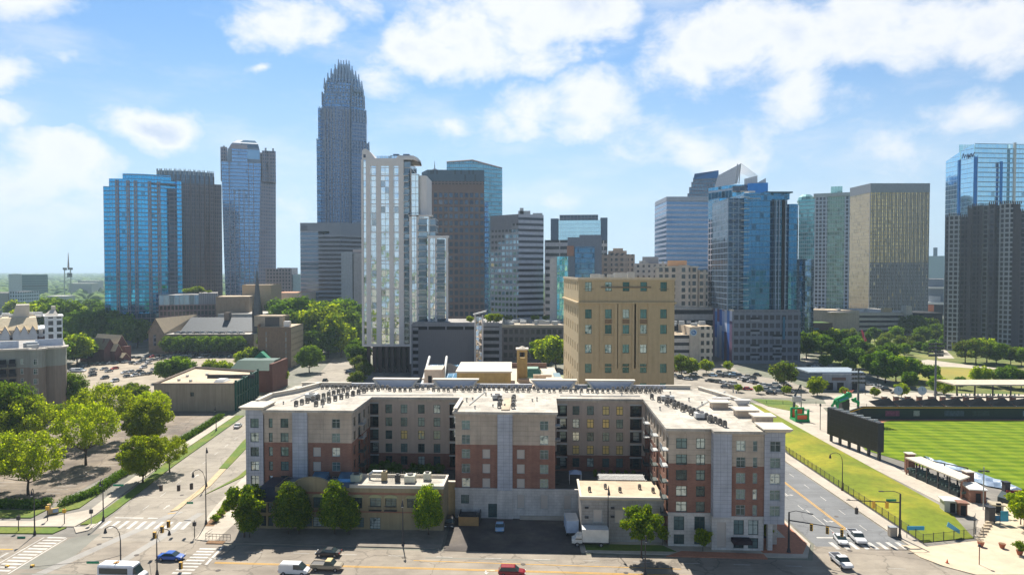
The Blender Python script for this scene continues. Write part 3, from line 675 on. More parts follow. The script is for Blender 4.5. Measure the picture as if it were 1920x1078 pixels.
mb = MB(); mb.wallq((xR1, YB - .3), (xR1, 30), 5.3, RZ - .3); mb.wallq((xR0, YB), (xR0, YB - .3), 5.3, RZ); mb.face([(xR0, YB - .3, 5.3), (xR0, 30, 5.3), (xR1, 30, 5.3), (xR1, YB - .3, 5.3)]); mb.wallq((xR1 - .1, YB + 6), (xR1 - .1, 30), 0, 5.3); mb.build('side_wall', GREYP, apt)
for (x, y) in ((bx(1449), YB + .6), (xR1 - .7, YB + 3.5)):
    mb = MB(); mb.box(x - .45, y - .45, 0, x + .45, y + .45, 5.3); mb.build('entry_column', BASEW, apt)
mb = MB(); mb.wallq((xR0 - .0, YB + 6), (xR1 - .1, YB + 6), 0, 5.3); mb.build('entry_glazing', facade('entry_glass', 1.6, 2.6, .12, .15, (.15, .15, .15), (.05, .06, .06), (.15, .18, .18), .3), apt)
mb = MB(); x = bx(1393); mb.prism([(x - 1.9, YB - 2.2), (x + 1.5, YB - 2.2), (x + 1.5, YB - .2), (x - 1.9, YB - .2)], 2.0, 2.7); mb.build('entry_canopy', mat('black_canvas', (.035, .02, .025), .8), apt)
# --- courtyard facing side walls (with balconies)
def side(O, a, L, inv=False, zb=5.6, orange=False):
    n = int(L / 3.4); hs = []
    for i in range(n):
        u = 2.4 + i * (L - 3.6) / max(1, n - 1)
        for z in FLZ: hs.append((u, z - (.35 if i % 3 == 1 else 0), 2.3 if i % 3 == 1 else 1.5, 2.35 if i % 3 == 1 else 2.0, 'cross', WG, FRMD))
    facewall('s', O, a, 0, L, [(zb, 15.75, BRK, 'brick_wall'), (15.75, RZ - .55, STUC, 'stucco_wall')], hs, depth=.35)
    ca, sa = math.cos(a), math.sin(a); nx, ny = sa, -ca
    for i in range(n):
        if i % 3 == 1:
            u = 2.4 + i * (L - 3.6) / max(1, n - 1)
            for z in FLZ:
                mb = MB(O[0], O[1], 0, a); mb.box(u - 1.3, -1.25, z - .5, u + 1.3, 0, z - .33)
                for q in range(14): mb.box(u - 1.28 + q * .195, -1.22, z - .33, u - 1.25 + q * .195, -1.19, z + .65)
                mb.box(u - 1.3, -1.23, z + .65, u + 1.3, -1.18, z + .7)
                mb.build('balcony', FRMD if z < 13 else STEEL, apt)
side((fx(657.5), 0), math.radians(90), 16)
side((fx(853), 16), math.radians(-90), 16)
side((fx(1041.5), 0), math.radians(90), 16)
side((ax(1255), 16), math.radians(-90), 16 - YA, zb=.2)
# --- courtyard back walls ly=16
YC = 16.0; cx = lambda px: lx(px, YC)
def court(x0, x1, recs, cols, lit):
    hs = [(cx(px), z, 1.6, 2.1, 'cross', (WGL if (px, r) in lit else WG), FRMD) for px in cols for r, z in enumerate(FLZ[:4] + [6.6])]
    rh = [(cx(px) - wd / 2, cx(px) + wd / 2, z - .35, z + 2.25) for px, wd in recs for z in FLZ]
    for (za, zb, m, nm) in [(5.6, 9.4, BRK, 'brick_wall'), (9.4, RZ - .55, STUC2, 'stucco_wall')]:
        mb = MB(); holes = [(u - w / 2, u + w / 2, z, z + h) for (u, z, w, h, *_r) in hs]
        mb.holed((0, YC), 0, x0, x1, za, zb, holes, .22); 
        mb2 = MB(); mb2.holed((0, YC), 0, x0, x1, za, zb, holes + rh, .22)
        mb2.build(nm, m, apt)
    for (u, z, w, h, st, gm, fm) in hs: addwin(apt, (0, YC), 0, u, z, w, h, st, gm, fm)
    for px, wd in recs:
        u = cx(px)
        for z in FLZ:
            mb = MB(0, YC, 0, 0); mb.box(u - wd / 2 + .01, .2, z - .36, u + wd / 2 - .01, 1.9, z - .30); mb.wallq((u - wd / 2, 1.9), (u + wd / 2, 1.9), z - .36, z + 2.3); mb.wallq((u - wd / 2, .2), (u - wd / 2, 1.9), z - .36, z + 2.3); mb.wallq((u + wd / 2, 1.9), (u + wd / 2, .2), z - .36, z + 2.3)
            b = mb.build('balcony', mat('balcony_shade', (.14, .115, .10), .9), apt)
            mb = MB(0, YC, 0, 0)
            for q in range(int(wd / .2)): mb.box(u - wd / 2 + .05 + q * .2, .0, z - .33, u - wd / 2 + .08 + q * .2, .03, z + .65)
            mb.box(u - wd / 2, -.02, z + .65, u + wd / 2, .04, z + .7); mb.build('balcony_railing', BLACKM, b)
            d = addwin(b, (0, YC), 0, u + .3, z - .28, 1.5, 2.1, 'bar', WG, FRMD, depth=1.86, name='balcony_door')
            mb = MB(0, YC, 0, 0); mb.box(u - wd / 2 - .1, -.05, z + 2.26, u + wd / 2 + .1, .15, z + 2.62); mb.build('balcony_lintel', STEEL, b)
LIT = {(756.5, 2), (789, 2), (818.5, 2), (1107.7, 1), (1137, 0), (1137, 1), (1163, 0), (1107.7, 3), (1137, 3), (1080.6, 3), (1163, 3)}
court(cx(677), cx(858), [(697, 2.9), (849, 1.7)], [727.7, 756.5, 789, 818.5], LIT)
court(cx(1041), cx(1212), [(1054, 2.4), (1193.5, 2.7)], [1080.6, 1107.7, 1137, 1163], LIT)
# back and outer walls
mb = MB(); mb.wallq((xR1, 30), (xL, 30), 0, RZ); mb.build('rear_wall', STUC, apt)
# --- roof slab as one U/E-shaped set of strips with cornice
def roofbox(x0, y0, x1, y1, nm='roof'):
    mb = MB(); mb.box(x0, y0, RZ - .5, x1, y1, RZ, 0); return mb.build(nm, ROOFW, apt)
xa, xb, xc, xd, xe = fx(657.5), fx(853), fx(1041.5), ax(1255), xR1
ov = .55
roof = MB()
for (x0, y0, x1, y1) in [(xP - .3, -ov, xa + ov, 16 - ov), (xb - ov, -ov, xc + ov, 16 - ov), (xd - ov, YA - ov, bx(1338), 16 - ov), (bx(1338), YB - ov - .35, xR0 + .2, 16 - ov), (xR0 + .2, YB - .2, xR1 + .2, 16 - ov), (xL - .2, 5.5, xP - .3, 16 - ov), (xL - .2, 16 - ov, xR1 + .2, 30.5)]:
    roof.box(x0, y0, RZ - .5, x1, y1, RZ)
# thin joins removed: seams are butted
rf = roof.build('roof', ROOFW, apt)
mb = MB()
for (x0, y0, x1, y1) in [(xP - .15, -ov + .25, xa + ov - .25, .0), (xb - .3, -.3, xc + .3, 0), (xd - .3, YA - .3, bx(1338), YA), (xa, 16 - .3, xb, 16.0), (xc, 15.7, xd, 16.0)]: mb.box(x0, y0, RZ - 1.0, x1, y1, RZ - .5)
mb.build('cornice', STUC, apt)
# corner pier roofs with wide flat caps
for (x0, y0, x1, y1, z) in [(xL - 1.1, -1.3, xP + .5, 5.5, RZ + .5), (xR0 - .6, YB - 1.5, xR1 + 1.0, YB + 4.4, RZ + .4)]:
    mb = MB(); mb.loft([[(x0 + .6, y0 + .6, z - .5), (x1 - .4, y0 + .6, z - .5), (x1 - .4, y1, z - .5), (x0 + .6, y1, z - .5)], [(x0, y0, z), (x1, y0, z), (x1, y1, z), (x0, y1, z)], [(x0, y0, z + .22), (x1, y0, z + .22), (x1, y1, z + .22), (x0, y1, z + .22)]]); mb.build('corner_cap', CREAM, apt)
# raised parapet pieces with flared caps along outer edges
def parapet(x0, y0, x1, y1, h=1.1, t=.35, m=None, nm='parapet'):
    d = math.hypot(x1 - x0, y1 - y0); a = math.atan2(y1 - y0, x1 - x0); mb = MB(x0, y0, 0, a); mb.box(0, -t / 2, RZ, d, t / 2, RZ + h, 0); mb.box(-.2, -t / 2 - .25, RZ + h, d + .2, t / 2 + .25, RZ + h + .18, 0); return mb.build(nm, m or CREAM, apt)
YK = 29.6; kx = lambda px: lx(px, YK)
parapet(kx(565), YK, kx(656), YK, .9); parapet(kx(656), YK + .4, kx(704), YK + .4, .7, m=GREYP); parapet(kx(776), YK + .3, kx(815), YK + .3, .7, m=GREYP)
parapet(kx(893), YK + .3, kx(998), YK + .3, .75, m=GREYP); parapet(kx(1078), YK + .3, kx(1102), YK + .3, .7, m=GREYP); parapet(kx(1186), YK + .3, kx(1250), YK + .3, .7, m=GREYP)
for (p0, p1) in ((700, 784), (812, 896), (997, 1081), (1100, 1190)):      # flared screen walls
    x0, x1 = kx(p0), kx(p1); mb = MB(); y = YK
    b = [(x0 + 1.6, y, RZ), (x1 - 1.6, y, RZ), (x1 - 1.6, y + .3, RZ), (x0 + 1.6, y + .3, RZ)]; t_ = [(x0, y - .5, RZ + 1.9), (x1, y - .5, RZ + 1.9), (x1, y + .7, RZ + 1.9), (x0, y + .7, RZ + 1.9)]
    mb.loft([b, t_]); o = mb.build('roof_screen', mat('screen_panel', (.50, .55, .66), .6, var=.05), apt)
    mb = MB(); mb.box(x0 - .2, y - .7, RZ + 1.9, x1 + .2, y + 1.3, RZ + 2.2); mb.build('screen_cap', CREAM, o)
    for xx, s_ in ((x0, 1), (x1, -1)):
        mb = MB(); mb.loft([[(xx + s_ * 1.3, y - 1.4, RZ), (xx + s_ * 1.9, y - 1.4, RZ), (xx + s_ * 1.9, y - .1, RZ), (xx + s_ * 1.3, y - .1, RZ)][::1 if s_ > 0 else -1], [(xx, y - .6, RZ + 1.85), (xx + s_ * .5, y - .6, RZ + 1.85), (xx + s_ * .5, y - .1, RZ + 1.85), (xx, y - .1, RZ + 1.85)][::1 if s_ > 0 else -1]]); mb.build('screen_bracket', CREAM, o)
# outer parapets on left and right wings
parapet(xL + .2, 5.6, xL + .2, 14, .9); parapet(xL + .2, 14, xL + 3.8, 20, .9); parapet(xL + 3.8, 20, xL + 6.5, 29, .9)
for (x, y, sx_, sy_) in ((bx(1400) + .5, 6, 3.4, 2.6), (xR1 - 3.6, -2, 3.8, 3.0), (xR1 - 1.9, -8, 3.4, 2.6)):
    mb = MB(); mb.box(x - sx_ / 2, y - sy_ / 2, RZ, x + sx_ / 2, y + sy_ / 2, RZ + 1.3); mb.build('roof_box', STUC, apt)
    mb = MB(); mb.box(x - sx_ / 2 - .5, y - sy_ / 2 - .5, RZ + 1.3, x + sx_ / 2 + .5, y + sy_ / 2 + .5, RZ + 1.55); mb.build('roof_box_cap', CREAM, apt)
for (px, py, w_) in ((1353, 758, 3.6), (1392, 762, 3.2)):   # inverted trapezoid screens
    x, y, _z = G(px, py, RZ); X = (x * _c + (y - 145) * _s * -1 * -1, 0); lxx = x * _c + (y - 145) * _s; lyy = -x * _s + (y - 145) * _c
    mb = MB(); mb.loft([[(lxx - w_ * .25, lyy, RZ), (lxx + w_ * .25, lyy, RZ), (lxx + w_ * .25, lyy + .3, RZ), (lxx - w_ * .25, lyy + .3, RZ)], [(lxx - w_ * .55, lyy - .4, RZ + 1.5), (lxx + w_ * .55, lyy - .4, RZ + 1.5), (lxx + w_ * .55, lyy + .8, RZ + 1.5), (lxx - w_ * .55, lyy + .8, RZ + 1.5)]]); mb.build('roof_screen', mat('screen_panel_white', (.62, .60, .58), .6), apt)
parapet(xR1, -4, xR1, 12, .55); parapet(xR1, 12, xR1 - 6, 29, .6); parapet(xb, .2, xb, 12, .45); parapet(xR1 - 8, 29.4, xR1 - 14, 29.8, .8)
# cheek of centre wing roof ridge
mb = MB(); x = fx(947); mb.box(x - .9, 1.0, RZ, x + .9, 14, RZ + .25); mb.build('roof_walkway', ROOFT, apt)
# podium of the courtyards
for (x0, x1, zc) in ((xa, xb, 5.6), (xc, xd, 5.6)):
    mb = MB(); mb.box(x0 + .01, 1.2, .0, x1 - .01, 16 - .01, zc); mb.build('courtyard_deck', mat('deck_dark', (.14, .14, .13), .9, var=.15), apt)
# --- rooftop machines (condensers)
def ac_mesh(s=1.0):
    mb = MB(); w_ = .33 * s; mb.box(-w_, -w_, .25, w_, w_, .98, 0); mb.cyl(0, 0, .98, 1.08, w_ * .8, n=10, m=1)
    for a_ in (-1, 1):
        for b_ in (-1, 1): mb.box(a_ * w_ * .8 - .05, b_ * w_ * .8 - .05, 0, a_ * w_ * .8 + .05, b_ * w_ * .8 + .05, .25, 1)
    return mb.mesh('condenser', [mat('condenser_grey', (.17, .16, .145), .6, var=.2, rnd=.3), BLACKM])
ACM = ac_mesh(1.0)
def L2W(x, y): return (x * _c - y * _s, 145 + x * _s + y * _c)
def ac(lx_, ly_, lab, grp, sc=1):
    X, Y = L2W(lx_, ly_); o = inst('air_conditioner', ACM, None, (X, Y, RZ), APR + random.choice((0, 1.57)), sc); tag(o, lab, 'air conditioner', grp)
LB = 'small dark air conditioner in the long rows along the rear wing of the pale roof'
for row, (yy, segs) in enumerate(((26.2, [(604, 725), (782, 812), (856, 935), (945, 1002), (1056, 1062), (1150, 1240)]), (23.6, [(676, 708), (730, 768), (812, 850), (868, 900), (950, 990), (1010, 1050), (1070, 1112), (1120, 1150), (1165, 1238)]))):
    for (p0, p1) in segs:
        x0, x1 = lx(p0, yy), lx(p1, yy); n = max(1, int((x1 - x0) / 1.12))
        for i in range(n + 1): ac(x0 + i * (x1 - x0) / max(1, n) + random.uniform(-.12, .12), yy + random.uniform(-.4, .4), LB, 'air conditioners along the rear roof')
for i in range(11): t_ = i / 10; ac(lx(563, 8) + 6.2 * t_ + .3, 4 + 19 * t_, 'dark air conditioner in the slanting line on the left wing roof', 'air conditioners on the left wing', 1.15)
for i in range(9): t_ = i / 8; ac(lx(585, 5) + 6.3 * t_ + 1.0, 4.2 + 17 * t_, 'dark air conditioner in the slanting line on the left wing roof', 'air conditioners on the left wing', 1.15)
for i in range(15): t_ = i / 14; ac(lx(1362, -13) - 6.5 * t_, -12.5 + 24 * t_, 'dark air conditioner in the slanting line on the right wing roof', 'air conditioners on the right wing', 1.2)
for i in range(8): t_ = i / 7; ac(lx(1338, -11) - 7.5 * t_, -8.5 + 24 * t_, 'dark air conditioner in the slanting line on the right wing roof', 'air conditioners on the right wing', 1.2)
for (px, y) in ((936, 4), (938, 8), (936, 12), (962, 3.5), (963, 7), (962, 10.5), (964, 13)): ac(lx(px, y), y, 'dark air conditioner beside the walkway on the middle wing roof', 'air conditioners on the middle wing', 1.25)
def duct(lx_, ly_, sx_, sy_, sz_, lab, m=None):
    X, Y = L2W(lx_, ly_); r = thing('rooftop_unit', lab, 'rooftop unit', (X, Y, RZ), APR)
    mb = MB(); mb.box(-sx_ / 2, -sy_ / 2, .3, sx_ / 2, sy_ / 2, sz_); mb.build('housing', m or STEEL, r)
    mb = MB(); mb.box(-sx_ / 2 + .1, -sy_ / 2 + .1, 0, sx_ / 2 - .1, sy_ / 2 - .1, .3); mb.build('curb', BLACKM, r)
    mb = MB(); mb.cyl(0, 0, sz_, sz_ + .15, min(sx_, sy_) * .35, n=12); mb.build('fan', BLACKM, r)
duct(lx(583, 12), 12, 2.6, 2.2, 1.3, 'grey ventilation box on the left wing roof beside the unit line')
duct(lx(932, 13), 13.5, 2.2, 1.8, 1.2, 'grey box unit where the middle wing meets the rear roof')
duct(lx(1318, -6), -5, 2.4, 2.0, 1.2, 'pale box unit near the front edge of the right wing roof', mat('unit_white', (.6, .6, .58), .6))
duct(lx(1262, 8), 14, 3.0, 1.6, 1.1, 'long grey unit at the inner corner of the right wing roof')
# courtyard furniture
mb = MB(*L2W(0, 0), 0, APR); x0, x1 = lx(1128, -3), lx(1216, -3)
pg = thing('pergola', 'white slatted pergola above the annex roof in the right courtyard', 'pergola', (*L2W((x0 + x1) / 2, 1.5), 5.7), APR); hw = (x1 - x0) / 2
for (sx_, sy_) in ((-1, -1), (-.33, -1), (.33, -1), (1, -1), (-1, 1), (1, 1)):
    mb = MB(); mb.box(sx_ * hw - .12, sy_ * 1.6 - .12, 0, sx_ * hw + .12, sy_ * 1.6 + .12, 2.8); mb.build('post', WHITE, pg)
mb = MB()
for i in range(40): mb.box(-hw + i * hw / 20, -2, 2.95, -hw + i * hw / 20 + .1, 2, 3.1)
mb.build('slats', WHITE, pg)
mb = MB(); mb.box(-hw - .3, -1.7, 2.8, hw + .3, -1.5, 2.95); mb.box(-hw - .3, 1.5, 2.8, hw + .3, 1.7, 2.95); mb.build('beam', WHITE, pg)
X, Y = L2W(lx(1079, 8), 7); tn = thing('canopy_tent', 'small pale blue canopy tent at the left of the right courtyard', 'tent', (X, Y, 5.7), APR)
mb = MB(); mb.loft([[(-1.4, -1.4, 2.2), (1.4, -1.4, 2.2), (1.4, 1.4, 2.2), (-1.4, 1.4, 2.2)], [(-.3, -.3, 2.8), (.3, -.3, 2.8), (.3, .3, 2.8), (-.3, .3, 2.8)]]); mb.build('roof', mat('tent_blue', (.45, .55, .72), .7), tn)
for a_ in (-1, 1):
    for b_ in (-1, 1): mb = MB(); mb.cyl(a_ * 1.3, b_ * 1.3, 0, 2.2, .06, n=6); mb.build('post', WHITE, tn)
for i in range(6): X, Y = L2W(lx(1118, 10) + i * 1.75, 11.5); tree('bush', 'shrub', 'dark clipped shrub in the row across the right courtyard', X, Y, 5.6, sc=(.42, .42, .75), group='courtyard shrubs', cat='shrub')
for i in range(7): X, Y = L2W(lx(700, 8) + i * 2.3 + random.random(), random.uniform(6, 13)); tree('yard', 'courtyard_tree', 'dark shaded tree inside the left courtyard', X, Y, 5.6, sc=random.uniform(.5, .75), group='left courtyard trees')
mb = MB(*L2W(0, 0), 0, APR)
# --- annex with white block wall
X, Y = L2W(0, 0); AY = -12.0
an = thing('annex_building', 'low white block annex with beige roof edge between the loading yard and the right wing', 'building', (APO[0], APO[1], 0), APR)
a0, a1 = lx(1091, AY), lx(1241, AY) + .6
ah = [(lx(px, AY), 3.7, 1.75, 2.6, 'none', BLIND, FRM) for px in (1122, 1163)]
mb = MB(); mb.holed((0, AY), 0, a0, a1, 0, 8.3, [(u - w / 2, u + w / 2, z, z + h) for (u, z, w, h, *_r) in ah]); mb.wallq((a0, -.6), (a0, AY), 0, 8.3); mb.build('wall', brickmat('annex_block', (.38, .36, .33), (.34, .32, .30), (.26, .24, .22), bw=1.2, bh=.6, ms=.03), an)
for (u, z, w_, h_, st, gm, fm) in ah: addwin(an, (0, AY), 0, u, z, w_, h_, st, gm, fm)
mb = MB(); mb.box(a0 - .3, AY - .3, 8.3, a1, -1.0, 8.6); mb.build('roof', ROOFT, an)
mb = MB(); mb.box(a0 - .35, AY - .35, 8.6, a1, AY + .1, 8.95); mb.box(a0 - .35, AY + .1, 8.6, a0 + .1, -1, 8.95); mb.build('roof_edge', CREAM, an)
for (px, z) in ((1101, 6.6), (1150, 6.6), (1150, 4.9), (1101, 4.7)):
    mb = MB(); u = lx(px, AY); mb.box(u - .35, AY - .45, z, u + .35, AY, z + .3); mb.build('vent_hood', BLACKM, an)
for i, px in enumerate((1107, 1139, 1165, 1205, 1228)):
    X, Y = L2W(lx(px, AY + 3), AY + 4 + (i % 2) * 2); o = inst('roof_vent', ACM, None, (X, Y, 8.6), 0, .9); tag(o, 'small vent box on the beige annex roof', 'roof vent', 'annex roof vents')
# yellow link wall, fence enclosure
lk = thing('link_wall', 'mustard stucco wall filling the gap between restaurant and middle wing', 'wall', (APO[0], APO[1], 0), APR)
mb = MB(); mb.box(lx(829, .6), .4, 0, fx(853) - .02, 1.1, 7.4); mb.build('wall', mat('mustard_stucco', (.50, .36, .18), .9, streak=.15), lk)
mb = MB(); mb.box(lx(829, .6), .3, 7.4, fx(853) - .02, 1.2, 7.6); mb.build('coping', CREAM, lk)
en = thing('bin_enclosure', 'tan timber bin screen at the left edge of the loading yard', 'fence', (*L2W(lx(878, -5), -5), 0), APR)
mb = MB(); mb.box(-2.1, -.08, .1, 2.1, .08, 1.9)
for i in range(14): mb.box(-2.08 + i * .3, -.1, .1, -1.83 + i * .3, -.081, 1.95)
mb.build('front_boards', mat('tan_timber', (.42, .25, .10), .85, var=.15), en)
for s_ in (-1, 1): mb = MB(); mb.box(s_ * 2.1 - .08, .08, .1, s_ * 2.1 + .08, 4.5, 2.0); mb.build('side_boards', BLACKM, en)
dp = thing('dumpster', 'dark steel dumpster behind the tan timber screen', 'dumpster', (*L2W(lx(878, -3), -2.6), 0), APR)
mb = MB(); mb.loft([[(-1.5, -.8, .2), (1.5, -.8, .2), (1.5, .8, .2), (-1.5, .8, .2)], [(-1.7, -1, 1.5), (1.7, -1, 1.5), (1.7, 1, 1.8), (-1.7, 1, 1.8)]]); mb.build('body', mat('dumpster_green', (.03, .05, .05), .6), dp)
mb = MB(); mb.face([(-1.7, -1, 1.52), (1.7, -1, 1.52), (1.7, 1, 1.84), (-1.7, 1, 1.84)]); mb.build('lid', BLACKM, dp)

# ---------------------------------------------------------------- restaurant building in front of the left wing
RY = -8.0
rs = thing('restaurant_building', 'two storey tan and red banded commercial building with arched windows behind the street trees', 'building', (APO[0], APO[1], 0), APR)
RS = mat('restaurant_stucco', (.36, .29, .17), .9, var=.08, vs=.5, streak=.12); RSB = mat('red_band', (.33, .16, .10), .9)
r0, r1 = lx(512, RY), lx(830, RY); rxp = lambda px: lx(px, RY)
up = [(rxp(px), 4.2, 1.9, 2.1) for px in (566, 593, 668)] + [(rxp(px), 4.5, 2.3, 1.8) for px in (702, 731)] + [(rxp(770), 4.5, 1.9, 1.8)]
lo = [(rxp(px), .5, 2.6, 1.9) for px in (525, 570, 595, 640, 668)] + [(rxp(701), .2, 2.2, 2.3), (rxp(550), .5, 2.0, 1.9)]
hs = [(u - w / 2, u + w / 2, z, z + h) for (u, z, w, h) in up + lo]
mb = MB(); mb.holed((0, RY), 0, r0, r1, 0, 6.9, hs); mb.wallq((r1, RY), (r1, -.3), 0, 8.2); mb.wallq((r0, -.3), (r0, RY), 0, 8.2); mb.holed((0, RY), 0, r0, r1, 7.35, 8.2, []); mb.build('wall', RS, rs)
mb = MB(); mb.wallq((r0, RY), (r1, RY), 6.9, 7.35); mb.box(r0 - .05, RY - .08, 3.45, r1 + .05, RY - .004, 3.7); mb.build('red_band', RSB, rs)
for (u, z, w_, h_) in up + lo: addwin(rs, (0, RY), 0, u, z, w_, h_, 'grid' if h_ > 1.85 else 'cross', WG, FRMD)
for (u, z, w_, h_) in up:       # arched hoods
    mb = MB(); n = 10
    for i in range(n):
        t0, t1 = math.pi * i / n, math.pi * (i + 1) / n; R_, r_ = w_ / 2 + .28, w_ / 2
        q = lambda t, rr, y: (u + math.cos(t) * rr, y, z + h_ + math.sin(t) * rr * .45)
        mb.face([q(t1, r_, RY - .12), q(t0, r_, RY - .12), q(t0, R_, RY - .12), q(t1, R_, RY - .12)]); mb.face([q(t1, R_, RY - .12), q(t0, R_, RY - .12), q(t0, R_, RY), q(t1, R_, RY)])
        mb.face([q(t1, 0, RY - .05), q(t0, 0, RY - .05), q(t0, r_, RY - .05), q(t1, r_, RY - .05)])
    mb.build('window_arch', mat('arch_trim', (.42, .42, .22), .8), rs)
for px in (702, 731):
    mb = MB(); u = rxp(px); mb.box(u - 1.3, RY - .7, 3.9, u + 1.3, RY - .05, 4.0)
    for i in range(11): mb.box(u - 1.28 + i * .25, RY - .7, 4.0, u - 1.25 + i * .25, RY - .66, 4.9)
    mb.box(u - 1.3, RY - .72, 4.9, u + 1.3, RY - .64, 4.96); mb.build('balconet', BLACKM, rs)
mb = MB(); xm = lx(655, RY)
mb.box(xm, RY + .3, 7.9, r1 - .3, -.35, 8.2); rfo = mb.build('roof', ROOFW, rs)
mb = MB(); mb.box(xm - .2, RY - .1, 8.2, r1 + .1, RY + .35, 8.8); mb.box(r1 - .35, RY + .35, 8.2, r1 + .1, -.3, 8.8); mb.box(xm - .2, -.65, 8.2, r1 - .35, -.3, 8.8); mb.build('parapet', CREAM, rs)
mb = MB(); mb.box(r0, RY + .3, 7.5, xm - .25, -.35, 7.9); mb.build('roof', mat('slate_blue_roof', (.13, .16, .20), .6), rs)
mb = MB(); n = 14; u = rxp(581); R_ = 3.9
for i in range(n):
    t0, t1 = math.pi * i / n, math.pi * (i + 1) / n; q = lambda t, y, k=1.: (u + math.cos(t) * R_ * k, y, 8.2 + math.sin(t) * 1.9 * k)
    mb.face([q(t1, RY - .05), (u, RY - .05, 8.2), q(t0, RY - .05)][::-1]); mb.face([q(t1, RY + .4), (u, RY + .4, 8.2), q(t0, RY + .4)]); mb.face([q(t0, RY - .2, 1.05), q(t0, RY + .5, 1.05), q(t1, RY + .5, 1.05), q(t1, RY - .2, 1.05)]); mb.face([q(t0, RY - .2, 1.05), q(t1, RY - .2, 1.05), q(t1, RY - .2, .97), q(t0, RY - .2, .97)])
mb.build('arched_gable', RS, rs)
for (px, w_) in ((573, 3.6), (625, 4.4)):
    mb = MB(); u = rxp(px) - 1; mb.loft([[(u, -3.4, 7.9), (u + w_, -3.4, 7.9), (u + w_, -.8, 7.9), (u, -.8, 7.9)], [(u + .2, -3.2, 8.5), (u + w_ - .2, -3.2, 8.5), (u + w_ - .2, -1, 9.3), (u + .2, -1, 9.3)]]); mb.build('skylight', mat('skylight_glass', (.10, .25, .42), .15, metal=.6), rs)
# left end: dark hipped awning part
mb = MB(); l0, l1 = lx(476, RY - .8), lx(520, RY - .8)
mb.loft([[(l0 - .5, RY - 1.2, 5.6), (l1, RY - 1.2, 5.6), (l1, -.4, 5.6), (l0 - .5, -.4, 5.6)], [(l0 + .3, RY + .6, 8.0), (l1, RY + .6, 8.0), (l1, -.9, 8.0), (l0 + .3, -.9, 8.0)]]); mb.build('dark_roof', mat('dark_metal_roof', (.045, .05, .07), .5), rs)
mb = MB(); mb.holed((0, RY - .4), 0, l0, l1, 0, 5.6, [(l0 + .8 + i * 1.5, l0 + 1.9 + i * 1.5, z, z + 2) for i in range(3) for z in (.6, 3.2)], .3); mb.wallq((l0, -.3), (l0, RY - .4), 0, 5.6); mb.build('wall', RS, rs)
for i in range(3):
    for z in (.6, 3.2): addwin(rs, (0, RY - .4), 0, l0 + 1.35 + i * 1.5, z, 1.1, 2.0, 'grid', WG, FRMD, .3)
for i, (px, ly_, sx_, lab, mm) in enumerate([(666, -3.6, 2.0, 'pale green rooftop unit at the left end of the restaurant roof', mat('unit_green', (.42, .46, .36), .6)), (768, -3.5, 2.2, 'square pale rooftop unit right of centre on the restaurant roof', mat('unit_cream', (.55, .55, .45), .6)), (800, -2.0, 1.5, 'small pale rooftop unit at the right end of the restaurant roof', mat('unit_cream', (.55, .55, .45), .6)), (719, -3.0, 1.1, 'tan exhaust cowl in the middle of the restaurant roof', mat('cowl', (.35, .28, .16), .6)), (744, -3.6, 1.0, 'small dark exhaust fan on the restaurant roof', BLACKM)]):
    X, Y = L2W(lx(px, ly_), ly_); r = thing('rooftop_unit', lab, 'rooftop unit', (X, Y, 8.2), APR)
    mb = MB(); mb.box(-sx_ / 2, -sx_ / 2, .15, sx_ / 2, sx_ / 2, 1.5 if i != 3 else 2.0); mb.build('housing', mm, r); mb = MB(); mb.cyl(0, 0, 1.5 if i != 3 else 2.0, 1.75 if i != 3 else 2.2, sx_ * .3, n=10); mb.build('fan', BLACKM, r)
X, Y = L2W(lx(710, -2.2), -2.0); o = thing('duct', 'curved silver duct on the restaurant roof beside the tan cowl', 'duct', (X, Y, 8.2), APR)
mb = MB(); mb.tube([(-2.2, 0, 0), (-2.2, 0, 1.0), (-1.4, 0, 1.6), (1.0, 0, 1.6), (1.3, 0, .4)], .3, 8); mb.build('pipe', STEEL, o)
mb = MB(); 
for i in range(26): mb.box(-1 + i * .42, 1.1, 0, -.95 + i * .42, 1.15, 1.1 + .25 * math.sin(i))
mb.build('guard_rail', WHITE, o)

random.seed(3)
for i in range(34):
    px, py = random.choice([(random.uniform(530, 640), random.uniform(735, 765)), (random.uniform(870, 1030), random.uniform(740, 768)), (random.uniform(1230, 1400), random.uniform(735, 790)), (random.uniform(600, 1200), random.uniform(733, 743))])
    x, y, z_ = G(px, py, RZ); o = thing('roof_vent', 'small pipe vent scattered on the pale apartment roof', 'roof vent', (x, y, RZ), 0, 'pipe vents on the apartment roof')
    h_ = random.uniform(.35, .8); mb = MB(); mb.cyl(0, 0, 0, h_, .14, n=8); mb.build('pipe', STEEL, o); mb = MB(); mb.cyl(0, 0, h_, h_ + .12, .26, .2, 8); mb.build('cowl', BLACKM, o)
for (p0, p1) in (((545, 752), (600, 728)), ((1300, 770), (1360, 735)), ((880, 760), (910, 735)), ((620, 742), (850, 741)), ((1050, 743), (1200, 744))):
    a_, c_ = G(*p0, RZ), G(*p1, RZ); mb = MB(); mb.tube([(0, 0, .18), (c_[0] - a_[0], c_[1] - a_[1], .18)], .09, 6); o = mb.build('roof_pipe', STEEL); o.location = (a_[0], a_[1], RZ); tag(o, 'thin grey conduit lying across the pale apartment roof', 'pipe', 'conduits on the apartment roof')

rs.scale = (1, 1, 1.055)
for o in list(bpy.data.objects):
    if o.name.startswith(('rooftop_unit', 'duct')) and abs(o.location.z - 8.2) < .01: o.location.z = 8.65
